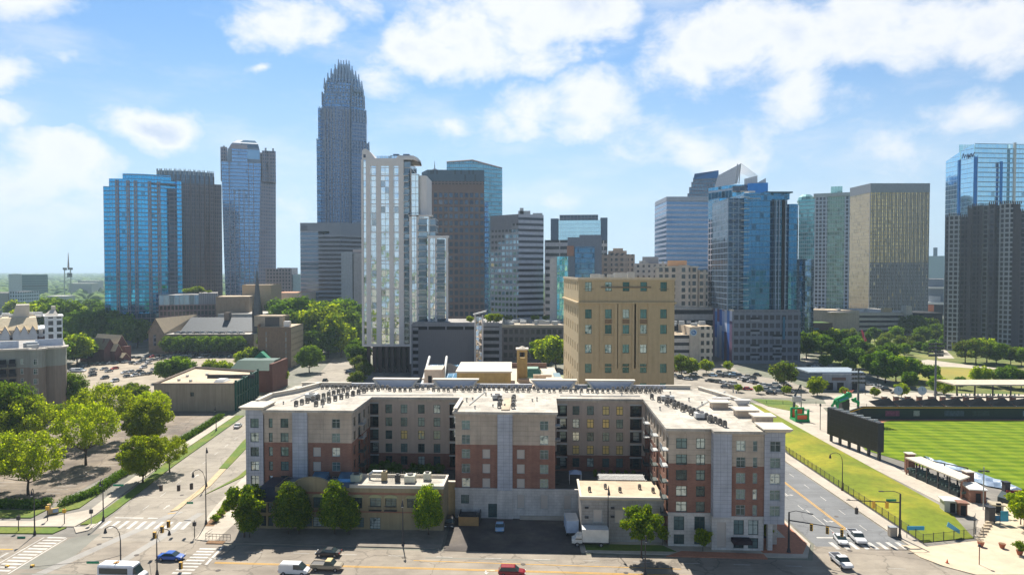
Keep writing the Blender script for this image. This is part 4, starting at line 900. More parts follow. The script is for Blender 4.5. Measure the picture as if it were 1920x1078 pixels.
# ---------------------------------------------------------------- background buildings
class Bld:
    """building frame; rot=1 turns the front square to the line from the viewpoint, 0 keeps it on the street grid"""
    def __init__(s, name, label, cat, pxm, Y, group=None, rot=0):
        s.Y = Y; s.X = XH(pxm, Y); s.a = -math.atan2(s.X, Y) * rot; s.c, s.s = math.cos(s.a), math.sin(s.a); s.r = thing(name, label, cat, (s.X, Y, 0), s.a, group)
    def x(s, px, dy=0):
        k_ = (px - 960) / F; return (k_ * (s.Y + dy * s.c) - s.X + dy * s.s) / (s.c - k_ * s.s)
    def z(s, py, dy=0): return ZH(py, s.Y + dy)
    def walls(s, name, poly, z0, z1, m, top=None, par=True, close=True):
        mb = MB(); mb.prism(poly, z0, z1, 0, top=False); o = mb.build(name, m, s.r)
        if top:
            mb = MB(); mb.face([(x, y, z1 - .25) for x, y in poly]); mb.build('roof', top, s.r)
        return o
    def box(s, name, x0, y0, z0, x1, y1, z1, m, parent=None, bot=True):
        mb = MB(); mb.box(x0, y0, z0, x1, y1, z1); return mb.build(name, m, parent or s.r)
    def fins(s, name, poly, z0, z1, step, w, d, m):
        mb = MB(); n = len(poly)
        for i in range(n):
            a, b = Vector(poly[i]), Vector(poly[(i + 1) % n]); L = (b - a).length; an = math.atan2(b.y - a.y, b.x - a.x)
            for k_ in range(int(L / step) + 1):
                p = a + (b - a) * min(1, k_ * step / L); mb.cbox(p.x, p.y, (z0 + z1) / 2, w, d * 2, z1 - z0, 0, an)
        return mb.build(name, m, s.r)
    def units(s, x0, x1, y0, y1, z, n, seed=1, m=None):
        rg = random.Random(seed)
        for i in range(n):
            x = rg.uniform(x0, x1); y = rg.uniform(y0, y1); a, b, h = rg.uniform(1.5, 4), rg.uniform(1.5, 3), rg.uniform(1, 2.5)
            s.box('rooftop_unit', x - a / 2, y - b / 2, z, x + a / 2, y + b / 2, z + h, m or STEEL)
def rect(x0, y0, x1, y1): return [(x0, y0), (x1, y0), (x1, y1), (x0, y1)]
def arcpoly(x0, x1, y0, bulge, depth, n=10, yb=None):
    pts = []
    for i in range(n + 1):
        t = i / n; pts.append((x0 + (x1 - x0) * t, y0 - bulge * (1 - (2 * t - 1) ** 2)))
    return pts + [(x1, y0 + depth), (x0, y0 + depth)]
def punched(B, O, a, u0, u1, z0, z1, cols, rows, w, h, m, gm, fm=None, depth=.4, stuff_after=100, style='none', name='wall'):
    """real window openings; nearest/largest 100 as parts, the rest as one stuff part"""
    wins = [(u, z) for z in rows for u in cols]
    mb = MB(); mb.holed(O, a, u0, u1, z0, z1, [(u - w / 2, u + w / 2, z, z + h) for u, z in wins], depth); mb.build(name, m, B.r)
    used = B.__dict__.setdefault('nw', 0); rest = MB(); ca, sa = math.cos(a), math.sin(a); nx, ny = sa, -ca
    for (u, z) in wins:
        if B.nw < stuff_after:
            addwin(B.r, O, a, u, z, w, h, style, gm, fm or FRMD, depth, frame=style != 'none'); B.nw += 1
        else:
            P_ = lambda uu, zz: (O[0] + ca * uu - nx * depth, O[1] + sa * uu - ny * depth, zz)
            rest.face([P_(u - w / 2, z), P_(u + w / 2, z), P_(u + w / 2, z + h), P_(u - w / 2, z + h)])
    if rest.f: o = rest.build('window', gm, B.r); o['kind'] = 'stuff'

SKYG = facade('blue_curtain', 1.6, 3.3, .16, .55, (.16, .20, .26), (.02, .16, .30), (.10, .42, .66), .8, .07, .01, .008, vary=.35)
# Avenue-like blue tower
b = Bld('glass_tower', 'bright blue curved glass tower at the far left of the skyline', 'skyscraper', 268, 520, rot=0.9)
M_AV = facade('av_blue', 2.2, 3.2, .22, .75, (.15, .22, .32), (.025, .24, .44), (.06, .40, .66), .85, .08, .006, .006, vary=.3, dark=.06)
M_AVR = facade('av_red', 1.5, 3.2, .75, .9, (.24, .19, .20), (.03, .14, .24), (.08, .30, .46), .7, .1, vary=.4)
M_AVD = facade('av_dark', 3.6, 3.2, .5, 1.1, (.10, .10, .13), (.015, .03, .05), (.08, .14, .2), .6, .12, vary=.4)
zt = b.z(328); zs = b.z(338)
b.walls('tower_wall', arcpoly(b.x(207), b.x(333), 0, 5, 30, 12), 0, zs, M_AV, ROOFG)
b.walls('crown', arcpoly(b.x(232), b.x(323), 3, 4, 22, 10), zs, zt + .6, M_AV, ROOFG)
b.walls('shoulder', rect(b.x(195.5), 2, b.x(207) - .02, 30), 0, b.z(352), M_AV, ROOFG)
b.walls('side_bay', rect(b.x(333) + .02, -1.5, b.x(342), 26), 0, b.z(336), M_AV, ROOFG)
b.walls('balcony_bay', rect(b.x(318), -4.3, b.x(333), -.5), 0, b.z(352), M_AVD)
for px in (222, 243, 257, 283, 300): 
    dy = -5 * (1 - (2 * (px - 207) / 126 - 1) ** 2)
    b.box('pier', b.x(px) - 1.1, dy - .9, 0, b.x(px) + 1.1, dy + 1.5, zs - 1, M_AVR)
for i in range(30):
    z = 22 + i * 3.2
    b.box('balcony', b.x(286), -6.3, z, b.x(298), -4.5, z + .25, STEEL)
b.box('crown_slot', b.x(286), -4.7, b.z(347), b.x(332), -.9, b.z(343), M_AVD)
b.box('podium', b.x(197), -12, 0, b.x(298), 0, b.z(586), facade('av_pod', 3, 4.2, .5, .8, (.16, .15, .16), (.03, .08, .13), (.15, .26, .34), .6))
# brown curved tower behind
b = Bld('office_tower', 'dark brown ribbed tower with rounded top behind the blue tower', 'skyscraper', 356, 600, rot=0.9)
M_BR = facade('brown_rib', 1.45, 3.4, .62, .8, (.115, .085, .080), (.03, .035, .05), (.10, .10, .13), .5, .12, vary=.4, dark=.1)
M_BR2 = facade('brown_top', 1.45, 6, .5, .5, (.10, .12, .15), (.04, .07, .11), (.10, .16, .22), .6, .1)
b.walls('tower_wall', arcpoly(b.x(297), b.x(403), 0, 6, 36, 12), 0, b.z(345), M_BR)
b.walls('crown', arcpoly(b.x(297), b.x(403), 0, 6, 36, 12), b.z(345), b.z(323), M_BR2, ROOFG)
b.walls('side_bay', rect(b.x(403) + .02, 3, b.x(417), 34), 0, b.z(343), M_BR, ROOFG)
b.fins('crown_fins', arcpoly(b.x(297), b.x(403), 0, 6, 2, 12)[:13], b.z(330), b.z(319.5), 2.6, .5, .5, STEEL)
b.fins('ribs', arcpoly(b.x(297), b.x(403), 0, 6, 2, 12)[:13], 10, b.z(330), 5.8, .7, .5, mat('rib_brown', (.15, .11, .105), .7))
# podium in front of both, with roof garden
b = Bld('podium_building', 'grey and red podium building with a roof garden at the blue tower foot', 'building', 350, 485, rot=0.9)
pm = facade('pod_blue', 3.2, 9, .4, .6, (.22, .24, .27), (.14, .22, .30), (.35, .45, .52), .5, .2, vary=.5); pm2 = facade('pod_red', 2.4, 4, .7, 1.2, (.17, .11, .11), (.03, .04, .05), (.08, .09, .1), .4)
b.walls('lower_wall', rect(b.x(297), 0, b.x(478), 30), 0, b.z(571), pm2); b.walls('upper_wall', rect(b.x(297), 0, b.x(372), 30), b.z(571), b.z(553), pm, ROOFG)
b.walls('ribbed_wall', rect(b.x(372), .3, b.x(408), 30), b.z(571), b.z(550), facade('pod_rib', 1.2, 20, .5, .3, (.25, .25, .27), (.16, .17, .2), (.2, .21, .24), .2, .4), ROOFG)
for i, (px, s_) in enumerate(((350, .55), (361, .6), (370, .8), (377, .5), (392, .35))): tree('bright', 'roof_garden_tree', 'bright yellow green tree in the roof garden of the podium', XH(px, 497), 497, b.z(551), sc=(s_, s_, s_ * .55), group='podium roof garden trees')
b = Bld('theatre_building', 'low tan block with an orange lit rear wall left of the dark spire', 'building', 445, 480, rot=0.6)
TANW = mat('tan_brick', (.31, .235, .165), .9, var=.08, vs=.4, streak=.1); OCH = mat('ochre_wall', (.50, .37, .23), .9, var=.06)
b.walls('wall', rect(b.x(404), 0, b.x(467), 30), 0, b.z(556), TANW, ROOFT)
b.walls('fly_tower', [(b.x(440), 33), (b.x(498), 33), (b.x(512), 58), (b.x(440), 58)], 0, b.z(536), OCH, ROOFT)
for i in range(5): b.box('pilaster', b.x(410 + i * 12), -.5, 0, b.x(412 + i * 12), 0, b.z(560), TANW)
b = Bld('church_spire', 'dark slender spire in front of the tall tapered tower', 'church spire', 482, 440)
mb = MB(); mb.box(-4, -4, 0, 4, 4, b.z(590)); mb.build('tower', mat('dark_stone', (.075, .07, .075), .9, var=.2), b.r)
mb = MB(); mb.loft([[(-3.3, -3.3, b.z(590)), (3.3, -3.3, b.z(590)), (3.3, 3.3, b.z(590)), (-3.3, 3.3, b.z(590))], [(-2.2, -2.2, b.z(555)), (2.2, -2.2, b.z(555)), (2.2, 2.2, b.z(555)), (-2.2, 2.2, b.z(555))], [(-.1, -.1, b.z(500)), (.1, -.1, b.z(500)), (.1, .1, b.z(500)), (-.1, .1, b.z(500))]]); mb.build('spire', mat('slate', (.10, .11, .125), .6), b.r)
for s1 in (-1, 1):
    for s2 in (-1, 1): mb = MB(); mb.cyl(s1 * 3.5, s2 * 3.5, b.z(590), b.z(568), .9, .05, 6); mb.build('pinnacle', MATS['dark_stone'], b.r)
b.r.scale = (.62, .62, 1)

# tall tapered tower (flares upward, gabled glass crown)
b = Bld('glass_tower', 'tall blue grey tower that flares upward to a gabled glass crown', 'skyscraper', 468, 758, rot=0.9)
M_HE = facade('he_glass', 2.0, 3.9, .25, .9, (.20, .22, .30), (.07, .17, .30), (.17, .30, .46), .8, .08, .006, .008, vary=.3, dark=.05)
M_HG = facade('he_granite', 2.3, 3.9, 1.1, 1.6, (.19, .16, .185), (.06, .09, .14), (.14, .20, .28), .5, .15, vary=.4)
def loftwall(B, name, rings, m):
    mb = MB(); n = len(rings[0][0])
    for (pa, za), (pb, zb) in zip(rings, rings[1:]):
        u = 0
        for i in range(n):
            j = (i + 1) % n; L = math.dist(pa[i], pa[j])
            mb.face([(*pa[i], za), (*pa[j], za), (*pb[j], zb), (*pb[i], zb)], 0, [(u, za), (u + L, za), (u + L, zb), (u, zb)]); u += L
    return mb.build(name, m, B.r)
zb = 0; z1 = b.z(305)
pl = lambda l, r, y, d: [(b.x(l), y), (b.x(r), y), (b.x(r), y + d), (b.x(l), y + d)]
loftwall(b, 'glass_wall', [(pl(424, 484, 0, 40), zb), (pl(421, 485, 0, 40), b.z(500)), (pl(417, 491, 0, 40), z1)], M_HE)
loftwall(b, 'granite_wall', [([(b.x(484), 6), (b.x(517, 20), 22), (b.x(517, 20), 55), (b.x(484), 55)], zb), ([(b.x(486), 6), (b.x(519, 20), 22), (b.x(519, 20), 55), (b.x(486), 55)], b.z(283))], M_HG)
mb = MB(); mb.prism(pl(417, 491, 0, 40), z1, z1 + .4); mb.build('roof', ROOFG, b.r)
ring = lambda l, r, y, d, py: [(b.x(l), y, b.z(py)), (b.x(r), y, b.z(py)), (b.x(r), y + d, b.z(py)), (b.x(l), y + d, b.z(py))]
mb = MB(); mb.loft([ring(427, 489, 3, 34, 305), ring(430, 489, 3, 34, 280), ring(437, 486, 6, 30, 268), ring(447, 480, 12, 20, 260)]); mb.build('glass_crown', facade('he_crown', 1, 40, .35, .3, (.22, .28, .36), (.10, .2, .3), (.3, .45, .55), .7, .12), b.r)
b.walls('crown_core', rect(b.x(437), -1.2, b.x(466), 12), z1 - 30, b.z(277), M_HE); b.box('sign_band', b.x(435), -1.6, b.z(281), b.x(466), -.8, b.z(273), mat('pink_stone', (.40, .34, .37), .7))
for px in (421, 499, 507, 513): b.box('corner_turret', b.x(px) - 3.4, 8, z1 - 20, b.x(px) + 3.4, 26, b.z(279 if px > 430 else 276), M_HG)
for px in (421, 500, 514): b.box('pinnacle', b.x(px) - 1, 10, b.z(280), b.x(px) + 1, 12, b.z(273), STEEL)
for px in (432, 441, 450, 459, 468, 477): b.box('mullion_rib', b.x(px) - .35, -.7, 20, b.x(px) + .35, -.02, z1, mat('rib_pink', (.34, .30, .34), .6))
b.walls('annex_wall', rect(b.x(500), -60, b.x(545), -30), 0, b.z(504, -40), facade('annex_pink', 3, 3.6, 1.4, 1.6, (.28, .22, .22), (.03, .04, .06), (.1, .12, .14), .3), ROOFG)

# supertall crowned tower
b = Bld('crowned_tower', 'tallest blue grey skyscraper with stepped setbacks and a crown of silver spires', 'skyscraper', 642, 690, rot=0.7)
M_BA = facade('ba_wall', 1.7, 3.6, .62, 1.15, (.20, .235, .32), (.03, .08, .16), (.10, .21, .35), .72, .1, .004, .004, vary=.2, dark=.04)
M_BG = facade('ba_glass', 1.7, 3.6, .3, 1.0, (.17, .22, .31), (.05, .13, .24), (.12, .28, .45), .75, .1, vary=.5)
def bay(l, m1, m2, r, top, base=0, y=0, dy=0):
    x = b.x
    c = [(x(l), y + 5), (x(m1), y + 5), (x(m1), y), (x((m1 + m2) / 2), y - 1.6), (x(m2), y), (x(m2), y + 6), (x(r), y + 14), (x(r), y + 40), (x(l), y + 40)]
    return c
T = [(595, 610, 659, 692, 0, 263), (600, 610, 659, 687, 263, 203), (605, 612, 660, 684, 203, 175), (610, 615, 661, 680, 175, 156)]
for (l, m1, m2, r, p0, p1) in T:
    b.walls('tower_tier', bay(l, m1, m2, r, p1), 0 if p0 == 0 else b.z(p0), b.z(p1), M_BA if l < 604 else M_BG if l > 604 else M_BA, ROOFG)
    b.fins('tier_fins', bay(l, m1, m2, r, p1)[:7], b.z(p1 + 22), b.z(p1 - 3), 3.2, .7, .7, mat('fin_blue_grey', (.24, .30, .39), .5, metal=.3))
b.box('corner_channel', b.x(658.7), -1.3, 0, b.x(660.3), 3, b.z(160), mat('dark_channel', (.05, .07, .10), .3, metal=.4))
for px in (597, 600): b.box('left_glass_bay', b.x(px) - 1.2, 3.4, 0, b.x(px) + 1.2, 4.97, b.z(265 if px < 600 else 203), M_BG)
for i in range(9): b.box('pier', b.x(612 + i * 5.6) - .5, -1.9, 0, b.x(612 + i * 5.6) + .5, .5, b.z(205), mat('pier_grey', (.25, .26, .31), .6))
CRN = mat('crown_silver', (.34, .44, .55), .35, metal=.5)
for (l, r, p0, p1, n) in [(610, 680, 163, 146, 13), (616, 674, 150, 135, 11), (622, 668, 140, 125, 9), (629, 661, 130, 115, 7), (635, 655, 122, 104, 5)]:
    y0, y1 = 4 + (l - 610) * .4, 38 - (l - 610) * .5
    mb = MB(); mb.box(b.x(l) + 1.2, y0 + 1, b.z(p0 + 6), b.x(r) - 1.2, y1 - 1, b.z(p1 + 9)); mb.build('crown_drum', CRN if l > 620 else M_BG, b.r)
    mb = MB()
    for i in range(n):
        t = i / (n - 1); x = b.x(l + (r - l) * t); dp = -1.5 * math.sin(math.pi * t)
        for yy in (y0 + dp, y1 - dp):
            h = b.z(p1 + 2.5 * abs(math.sin(i * 2.2))); mb.cyl(x, yy, b.z(p0 + 3), h, 1.25, .45, 5)
    for i in range(1, 6):
        for xx in (b.x(l), b.x(r)): mb.cyl(xx, y0 + (y1 - y0) * i / 6, b.z(p0 + 3), b.z(p1 + 2), .6, .2, 5)
    mb.build('crown_spires', CRN, b.r)
# grey banded mid tower
b = Bld('office_block', 'grey office block with dark horizontal window bands below the tallest tower', 'office building', 620, 600, rot=0.5)
GP = (.30, .33, .38)
M_G1 = facade('band_glass', 40, 3.75, .0, 1.0, GP, (.10, .14, .19), (.16, .20, .26), .5, .15, vary=.2); M_G2 = facade('band_dark', 80, 3.75, 0, 1.9, (.22, .24, .28), (.02, .02, .03), (.06, .05, .06), .3, .2, vary=.2, dark=0)
b.walls('left_wall', [(b.x(562), 4), (b.x(597) , 1), (b.x(597), 40), (b.x(562), 40)], 0, b.z(434), M_G1); b.walls('front_wall', [(b.x(597), 1), (b.x(640), -3), (b.x(682), 12), (b.x(682), 40), (b.x(597), 40)], 0, b.z(440), M_G2)
for p in ([(b.x(562), 4), (b.x(618), -.6), (b.x(618), 40), (b.x(562), 40)], [(b.x(618), -.7), (b.x(640), -3), (b.x(686), 13), (b.x(686), 40), (b.x(618), 40)]): b.walls('parapet_band', [(x, y - .2) for x, y in p], b.z(440 if p[0][0] > b.x(600) else 434), b.z(418), mat('grey_band', (.23, .26, .31), .5, var=.05), ROOFG)
b.box('louvre_panel', b.x(565), 2.6, b.z(432), b.x(612), 3.2, b.z(423), mat('louvre', (.14, .16, .20), .5)); mb = MB(); mb.cyl(b.x(668), 18, b.z(418), b.z(413), 6, 4.5, 16); mb.build('roof_dome', STEEL, b.r)
b = Bld('service_tower', 'windowless pale grey slab with a dark slot beside the banded office block', 'building', 660, 545, rot=1)
b.walls('wall', rect(b.x(640), 0, b.x(661), 22), 0, b.z(472), mat('pale_slab', (.36, .39, .44), .7, streak=.1), ROOFG); b.walls('wall', rect(b.x(663), 1, b.x(682), 22), 0, b.z(474), mat('pale_slab_warm', (.40, .39, .41), .7, streak=.1), ROOFG)
b.box('slot', b.x(661) + .01, 1.2, 0, b.x(663) - .01, 20, b.z(480), DARK); b.box('roof_box', b.x(662), 5, b.z(473), b.x(681), 16, b.z(468), mat('pinkish', (.5, .42, .4), .8))

# residential white-framed tower, on columns
b = Bld('condo_tower', 'white framed condominium tower mirroring clouds, raised on brown columns', 'residential tower', 720, 353)
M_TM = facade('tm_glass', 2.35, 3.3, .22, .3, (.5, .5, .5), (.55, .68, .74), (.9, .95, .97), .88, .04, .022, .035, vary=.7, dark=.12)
FRW = mat('tm_frame', (.72, .68, .66), .7, var=.04)
zt = b.z(300); z0 = b.z(645)
front = rect(b.x(680), 0, b.x(757), 24)
b.walls('main_wall', front, z0, zt, M_TM, ROOFG)
for px, w_ in ((680.5, .5), (691.5, 1.1), (711, 1.1), (734.5, 1.1), (753, 1.3)): b.box('pier', b.x(px) - w_, -.75, z0, b.x(px) + w_, .0, zt, FRW)
b.box('soffit_band', b.x(679), -.8, z0 - 1.2, b.x(770), 24, z0, FRW)
for zz in np.arange(z0 + 14, zt, 14.5): 
    for (p0, p1) in ((693.6, 709), (713, 732.4), (736.6, 750.8)): b.box('spandrel', b.x(p0), -.3, zz, b.x(p1), .0, zz + .5, FRW)
b.box('top_band', b.x(691), -.85, zt - 3, b.x(750), 0, zt + .6, FRW)
b.walls('glass_attic', rect(b.x(707), 1, b.x(745), 20), zt, b.z(292), facade('tm_att', 1.5, 9, .2, .2, (.4, .44, .48), (.4, .5, .58), (.6, .7, .75), .85, .05), ROOFG)
mb = MB(); xa_, xb_ = b.x(680), b.x(706); n = 8; top = [(xa_, b.z(283))] + [(xa_ + (xb_ - xa_) * (.2 + .8 * i / n), b.z(279) - (b.z(279) - zt) * (i / n) ** 1.7) for i in range(n + 1)]
prof = [(xa_, zt)] + top + [(xb_, zt)]
mb.face([(x, -.3, z) for x, z in prof][::-1]); mb.face([(x, 9, z) for x, z in prof])
for (a_, c_) in zip(prof[1:], prof[2:]): mb.face([(a_[0], -.3, a_[1]), (c_[0], -.3, c_[1]), (c_[0], 9, c_[1]), (a_[0], 9, a_[1])])
mb.face([(xa_, 9, zt), (xa_, -.3, zt), (xa_, -.3, prof[1][1]), (xa_, 9, prof[1][1])]); mb.build('curved_gable', FRW, b.r)
b.box('gable_window', b.x(685) - .6, -.4, b.z(296), b.x(685) + .6, -.31, b.z(290), M_AVD)
b.walls('upper_block', rect(b.x(744), -.9, b.x(781), 22), b.z(300), b.z(296), FRW); b.walls('stair_head', [(b.x(746), 0), (b.x(776), 0), (b.x(781), 8), (b.x(781), 20), (b.x(746), 20)], b.z(300), b.z(292), FRW, ROOFG)
b.box('penthouse', b.x(729), 6, b.z(296), b.x(765), 18, b.z(288), mat('blue_steel', (.16, .22, .30), .4, metal=.3)); b.box('penthouse_top', b.x(733), 8, b.z(288), b.x(744), 14, b.z(284), MATS['blue_steel']); b.box('penthouse_top', b.x(752), 8, b.z(288), b.x(764), 14, b.z(284), MATS['blue_steel'])
def balstack(B, pxa, pxb, y, p0, p1, step=3.3, d=1.5, wallm=None):
    z = B.z(p1); zb_ = B.z(p0); i = 0
    while z > zb_ and i < 40:
        z -= step; i += 1; mb = MB(); x0, x1 = B.x(pxa), B.x(pxb); mb.box(x0, y - d, z, x1, y, z + .22)
        o = mb.build('balcony', FRW, B.r); mb = MB(); mb.box(x0 + .05, y - d + .02, z + .22, x1 - .05, y - d + .06, z + 1.25); mb.build('balcony_rail', mat('rail_glass', (.20, .26, .30), .15, metal=.6), o)
M_TD = facade('tm_dark', 4.8, 3.3, .3, .5, (.40, .38, .37), (.04, .06, .08), (.35, .42, .46), .6, .08, .02, .03, vary=.7, dark=.5)
b.walls('balcony_wall', rect(b.x(757) + .02, .8, b.x(770), 24), z0, b.z(303), M_TD, ROOFG); balstack(b, 752.5, 766.5, .8, 640, 318)
b.walls('side_wall', rect(b.x(770) + .02, 2, b.x(784), 26), z0, b.z(325), M_TM, ROOFG); b.box('pier', b.x(768), 0.8, z0, b.x(771), 2.2, b.z(318), FRW)
b.walls('round_bay', arcpoly(b.x(784) + .02, b.x(799), 4, 1.5, 22, 6), z0, b.z(328), FRW, ROOFG)
b.walls('middle_step', rect(b.x(770) + .04, -2.5, b.x(806), 1.9), 5, b.z(405), M_TM, ROOFG); b.walls('middle_step', rect(b.x(806) + .03, -1, b.x(817), 14), 5, b.z(408), M_TD, ROOFG); b.box('step_cap', b.x(768), -3, b.z(407), b.x(812), 2, b.z(404), FRW)
for px in (771.5, 784.5): b.box('pier', b.x(px) - .6, -3, 5, b.x(px) + .6, -2.5, b.z(405), FRW)
b.walls('balcony_wall', rect(b.x(786), -2.9, b.x(802), -2.52), 5, b.z(410), M_TD); balstack(b, 786, 801, -2.9, 648, 412)
b.walls('low_step', rect(b.x(806) + .05, -5, b.x(841), -1.1), 5, b.z(445), M_TM, ROOFG); b.box('step_cap', b.x(804), -5.5, b.z(446), b.x(843), -1, b.z(443), FRW)
for px in (807, 819.5, 840): b.box('pier', b.x(px) - .55, -5.5, 5, b.x(px) + .55, -5, b.z(446), FRW)
b.walls('balcony_wall', rect(b.x(821), -5.4, b.x(836), -5.02), 5, b.z(450), M_TD); balstack(b, 821, 836, -5.4, 648, 452)
CB = mat('brown_column', (.095, .07, .06), .7, var=.15)
for px in (690, 701, 712, 724, 735, 747, 757, 768):
    b.box('column', b.x(px) - .8, .2, 0, b.x(px) + .8, 1.8, z0 - 1.2, CB); b.box('column', b.x(px) - .7, 14, 0, b.x(px) + .7, 15.4, z0 - 1.2, CB)
for zz in (5, 10): b.box('beam', b.x(684), 18, zz, b.x(770), 18.5, zz + .6, CB)
b.walls('lobby', rect(b.x(686), 19, b.x(770), 24), 0, z0 - 1.2, facade('lobby', 2.6, 5, .25, .3, (.1, .1, .1), (.10, .14, .12), (.45, .46, .34), .4, .1, .05, .1))
# parking garage with grey louvre wall + pylon
b = Bld('parking_garage', 'charcoal louvred parking garage right of the white condominium tower', 'parking garage', 856, 330)
GC = mat('garage_concrete', (.22, .23, .26), .8, streak=.1); LOU = facade('louvre_wall', .9, 60, .28, .2, (.10, .10, .115), (.14, .14, .155), (.15, .15, .165), 0, .8, 0, 0, vary=.1, dark=0)
xa_, xb_ = b.x(771), b.x(941); zt = b.z(608)
b.walls('louvre_screen', rect(b.x(784), -.5, b.x(890), 0), 0, zt - 2.6, LOU)
b.box('roof_deck', xa_, 0, zt - .5, xb_, 38, zt, ROOFG)
for i in range(8):
    z = 1.2 + i * 3.25
    b.box('parapet_band', xa_, -.1, z, b.x(784), .3, z + 1.5, GC); b.box('parapet_band', b.x(906), -.1, z, b.x(936), .3, z + 1.5, GC)
b.box('interior', xa_ + .2, 1, 0, b.x(936), 37, zt - .6, DARK); b.box('edge_column', b.x(936), -.4, 0, xb_, 1, zt + .6, GC); b.box('edge_column', xa_, -.4, 0, b.x(773), 1, zt, GC)
b.box('top_band', b.x(773), -.3, zt - 1.0, b.x(936), .2, zt + .9, GC)
for px in (802, 836, 870): b.box('post', b.x(px) - .3, -.2, zt - 2.6, b.x(px) + .3, .2, zt - 1, GC)
for i in range(5): b.box('rooftop_unit', b.x(905 + i * 6), 8, zt, b.x(908 + i * 6), 10, zt + 1.2, STEEL)
for i, (px, s_) in enumerate(((881, .32), (919, .42), (928, .40), (934, .42))): tree('bright', 'planter_tree', 'small bright tree on the roof of the louvred garage', XH(px, 336), 336, zt, sc=s_, group='garage roof trees')
o = thing('sign_pylon', 'slim white pylon with a tilted cap beside the charcoal garage', 'pylon', (XH(898, 326), 326, 0)); xx = lambda px: XH(px, 326) - XH(898, 326); zz = lambda py: ZH(py, 326)
for p0, p1 in ((889.5, 891.5), (903.5, 906)): mb = MB(); mb.box(xx(p0), -1, 0, xx(p1), 1, zz(591)); mb.build('leg', FRW, o)
mb = MB(); mb.box(xx(892), -.4, 0, xx(903), .4, zz(594)); mb.build('mirror_panel', facade('pylon_glass', 1.4, 1.9, .15, .12, (.4, .4, .4), (.4, .36, .33), (.85, .83, .8), .85, .04, .15, .12, vary=.9, dark=.4), o)
mb = MB(); mb.loft([[(xx(888), -1.5, zz(591)), (xx(912), -1.5, zz(585)), (xx(912), 1.5, zz(585)), (xx(888), 1.5, zz(591))], [(xx(887), -1.6, zz(588.5)), (xx(912), -1.6, zz(582)), (xx(912), 1.6, zz(582)), (xx(887), 1.6, zz(588.5))]]); mb.build('cap', WHITE, o)
# low block right of garage
b = Bld('low_office_building', 'low dark brown ribbed block with sunlit roof edge behind the charcoal garage', 'building', 998, 400, rot=0.5)
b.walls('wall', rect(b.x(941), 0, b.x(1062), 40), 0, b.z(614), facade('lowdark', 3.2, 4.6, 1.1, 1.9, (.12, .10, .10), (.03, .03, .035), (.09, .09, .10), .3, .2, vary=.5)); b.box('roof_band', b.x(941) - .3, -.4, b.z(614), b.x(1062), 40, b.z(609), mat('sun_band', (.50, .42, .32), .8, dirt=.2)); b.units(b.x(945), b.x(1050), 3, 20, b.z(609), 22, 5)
for i, px in enumerate((950, 957, 1000, 1007, 1022, 1030)): tree('bright', 'planter_tree', 'small bright tree on the roof of the low brown block', XH(px, 432), 432, b.z(609), sc=.3, group='low block roof trees')

# brown gridded office tower with slate blue top
b = Bld('brown_tower', 'brown granite office tower with a square window grid and a slate blue top', 'skyscraper', 850, 480, rot=0.5)
BRG = mat('brown_granite', (.20, .145, .13), .8, var=.06, streak=.05); WD = winglass('tower_glass', (.025, .05, .085), (.09, .15, .22), (.16, .2, .26), .05, .55, .1)
zt = b.z(346); x0, x1 = b.x(802), b.x(908)
cols = [x0 + 2.0 + i * (x1 - x0 - 3.6) / 10 for i in range(11)]; rows = [zt - 9 - i * 4.9 for i in range(23)]
punched(b, (0, 0), 0, x0, x1, 0, zt, cols, rows, 2.35, 3.1, BRG, WD, depth=.5, stuff_after=99)
mb = MB(); mb.wallq((b.x(790), 14), (x0, 0), 0, zt); mb.wallq((x1, 0), (x1, 36), 0, zt); mb.build('side_wall', facade('bg_side', 3.5, 4.9, 1.2, 1.8, (.20, .145, .13), (.03, .05, .08), (.09, .14, .2), .5), b.r)
b.box('corner_glass', x1 + .02, 1.5, 0, b.x(916), 30, b.z(378), M_BG)
b.walls('upper_grid', [(b.x(790), 14), (x0, -.1), (x1 + .1, -.1), (x1 + .1, 36), (b.x(790), 36)], zt, b.z(340), facade('bg_top', 2.4, 3, .9, .9, (.16, .12, .115), (.02, .02, .03), (.06, .06, .07), .3, .3))
b.walls('slate_top', [(b.x(788), 13.5), (x0, -.6), (x1, -.6), (x1, 36), (b.x(788), 36)], b.z(340), b.z(319), facade('slate_top', 1.4, 30, .25, .2, (.05, .09, .13), (.07, .12, .17), (.10, .16, .21), .2, .5), ROOFG)
mb = MB(); mb.cyl(b.x(813), 14, b.z(319), b.z(312), 3.5, 1.5, 10); mb.cyl(b.x(813), 14, b.z(312), b.z(296), .5, .08, 6); mb.build('antenna', STEEL, b.r)
b = Bld('glass_tower', 'teal glass tower with a sloping roof rising behind the brown office tower', 'skyscraper', 890, 640)
M_TE = facade('teal_glass', 1.8, 3.8, .22, .8, (.20, .28, .33), (.06, .20, .27), (.16, .36, .44), .75, .08, .01, .01, vary=.45, dark=.2)
zl = b.z(304)
mb = MB()
for (p0, q0, p1, q1, ya, yb) in ((838, 304, 886, 301, 0, -1), (886, 301, 941, 311, -1, 16)):
    a_, c_ = (b.x(p0), ya), (b.x(p1), yb); L = math.dist(a_, c_); mb.face([(*a_, 0), (*c_, 0), (*c_, b.z(q1)), (*a_, b.z(q0))], 0, [(0, 0), (L, 0), (L, b.z(q1)), (0, b.z(q0))])
mb.wallq((b.x(941), 16), (b.x(941), 44), 0, b.z(311)); mb.build('curtain_wall', M_TE, b.r)
mb = MB(); mb.face([(b.x(838), 0, b.z(304)), (b.x(886), -1, b.z(301)), (b.x(941), 16, b.z(311)), (b.x(941), 44, b.z(311)), (b.x(838), 44, b.z(304))]); mb.build('roof', ROOFG, b.r)
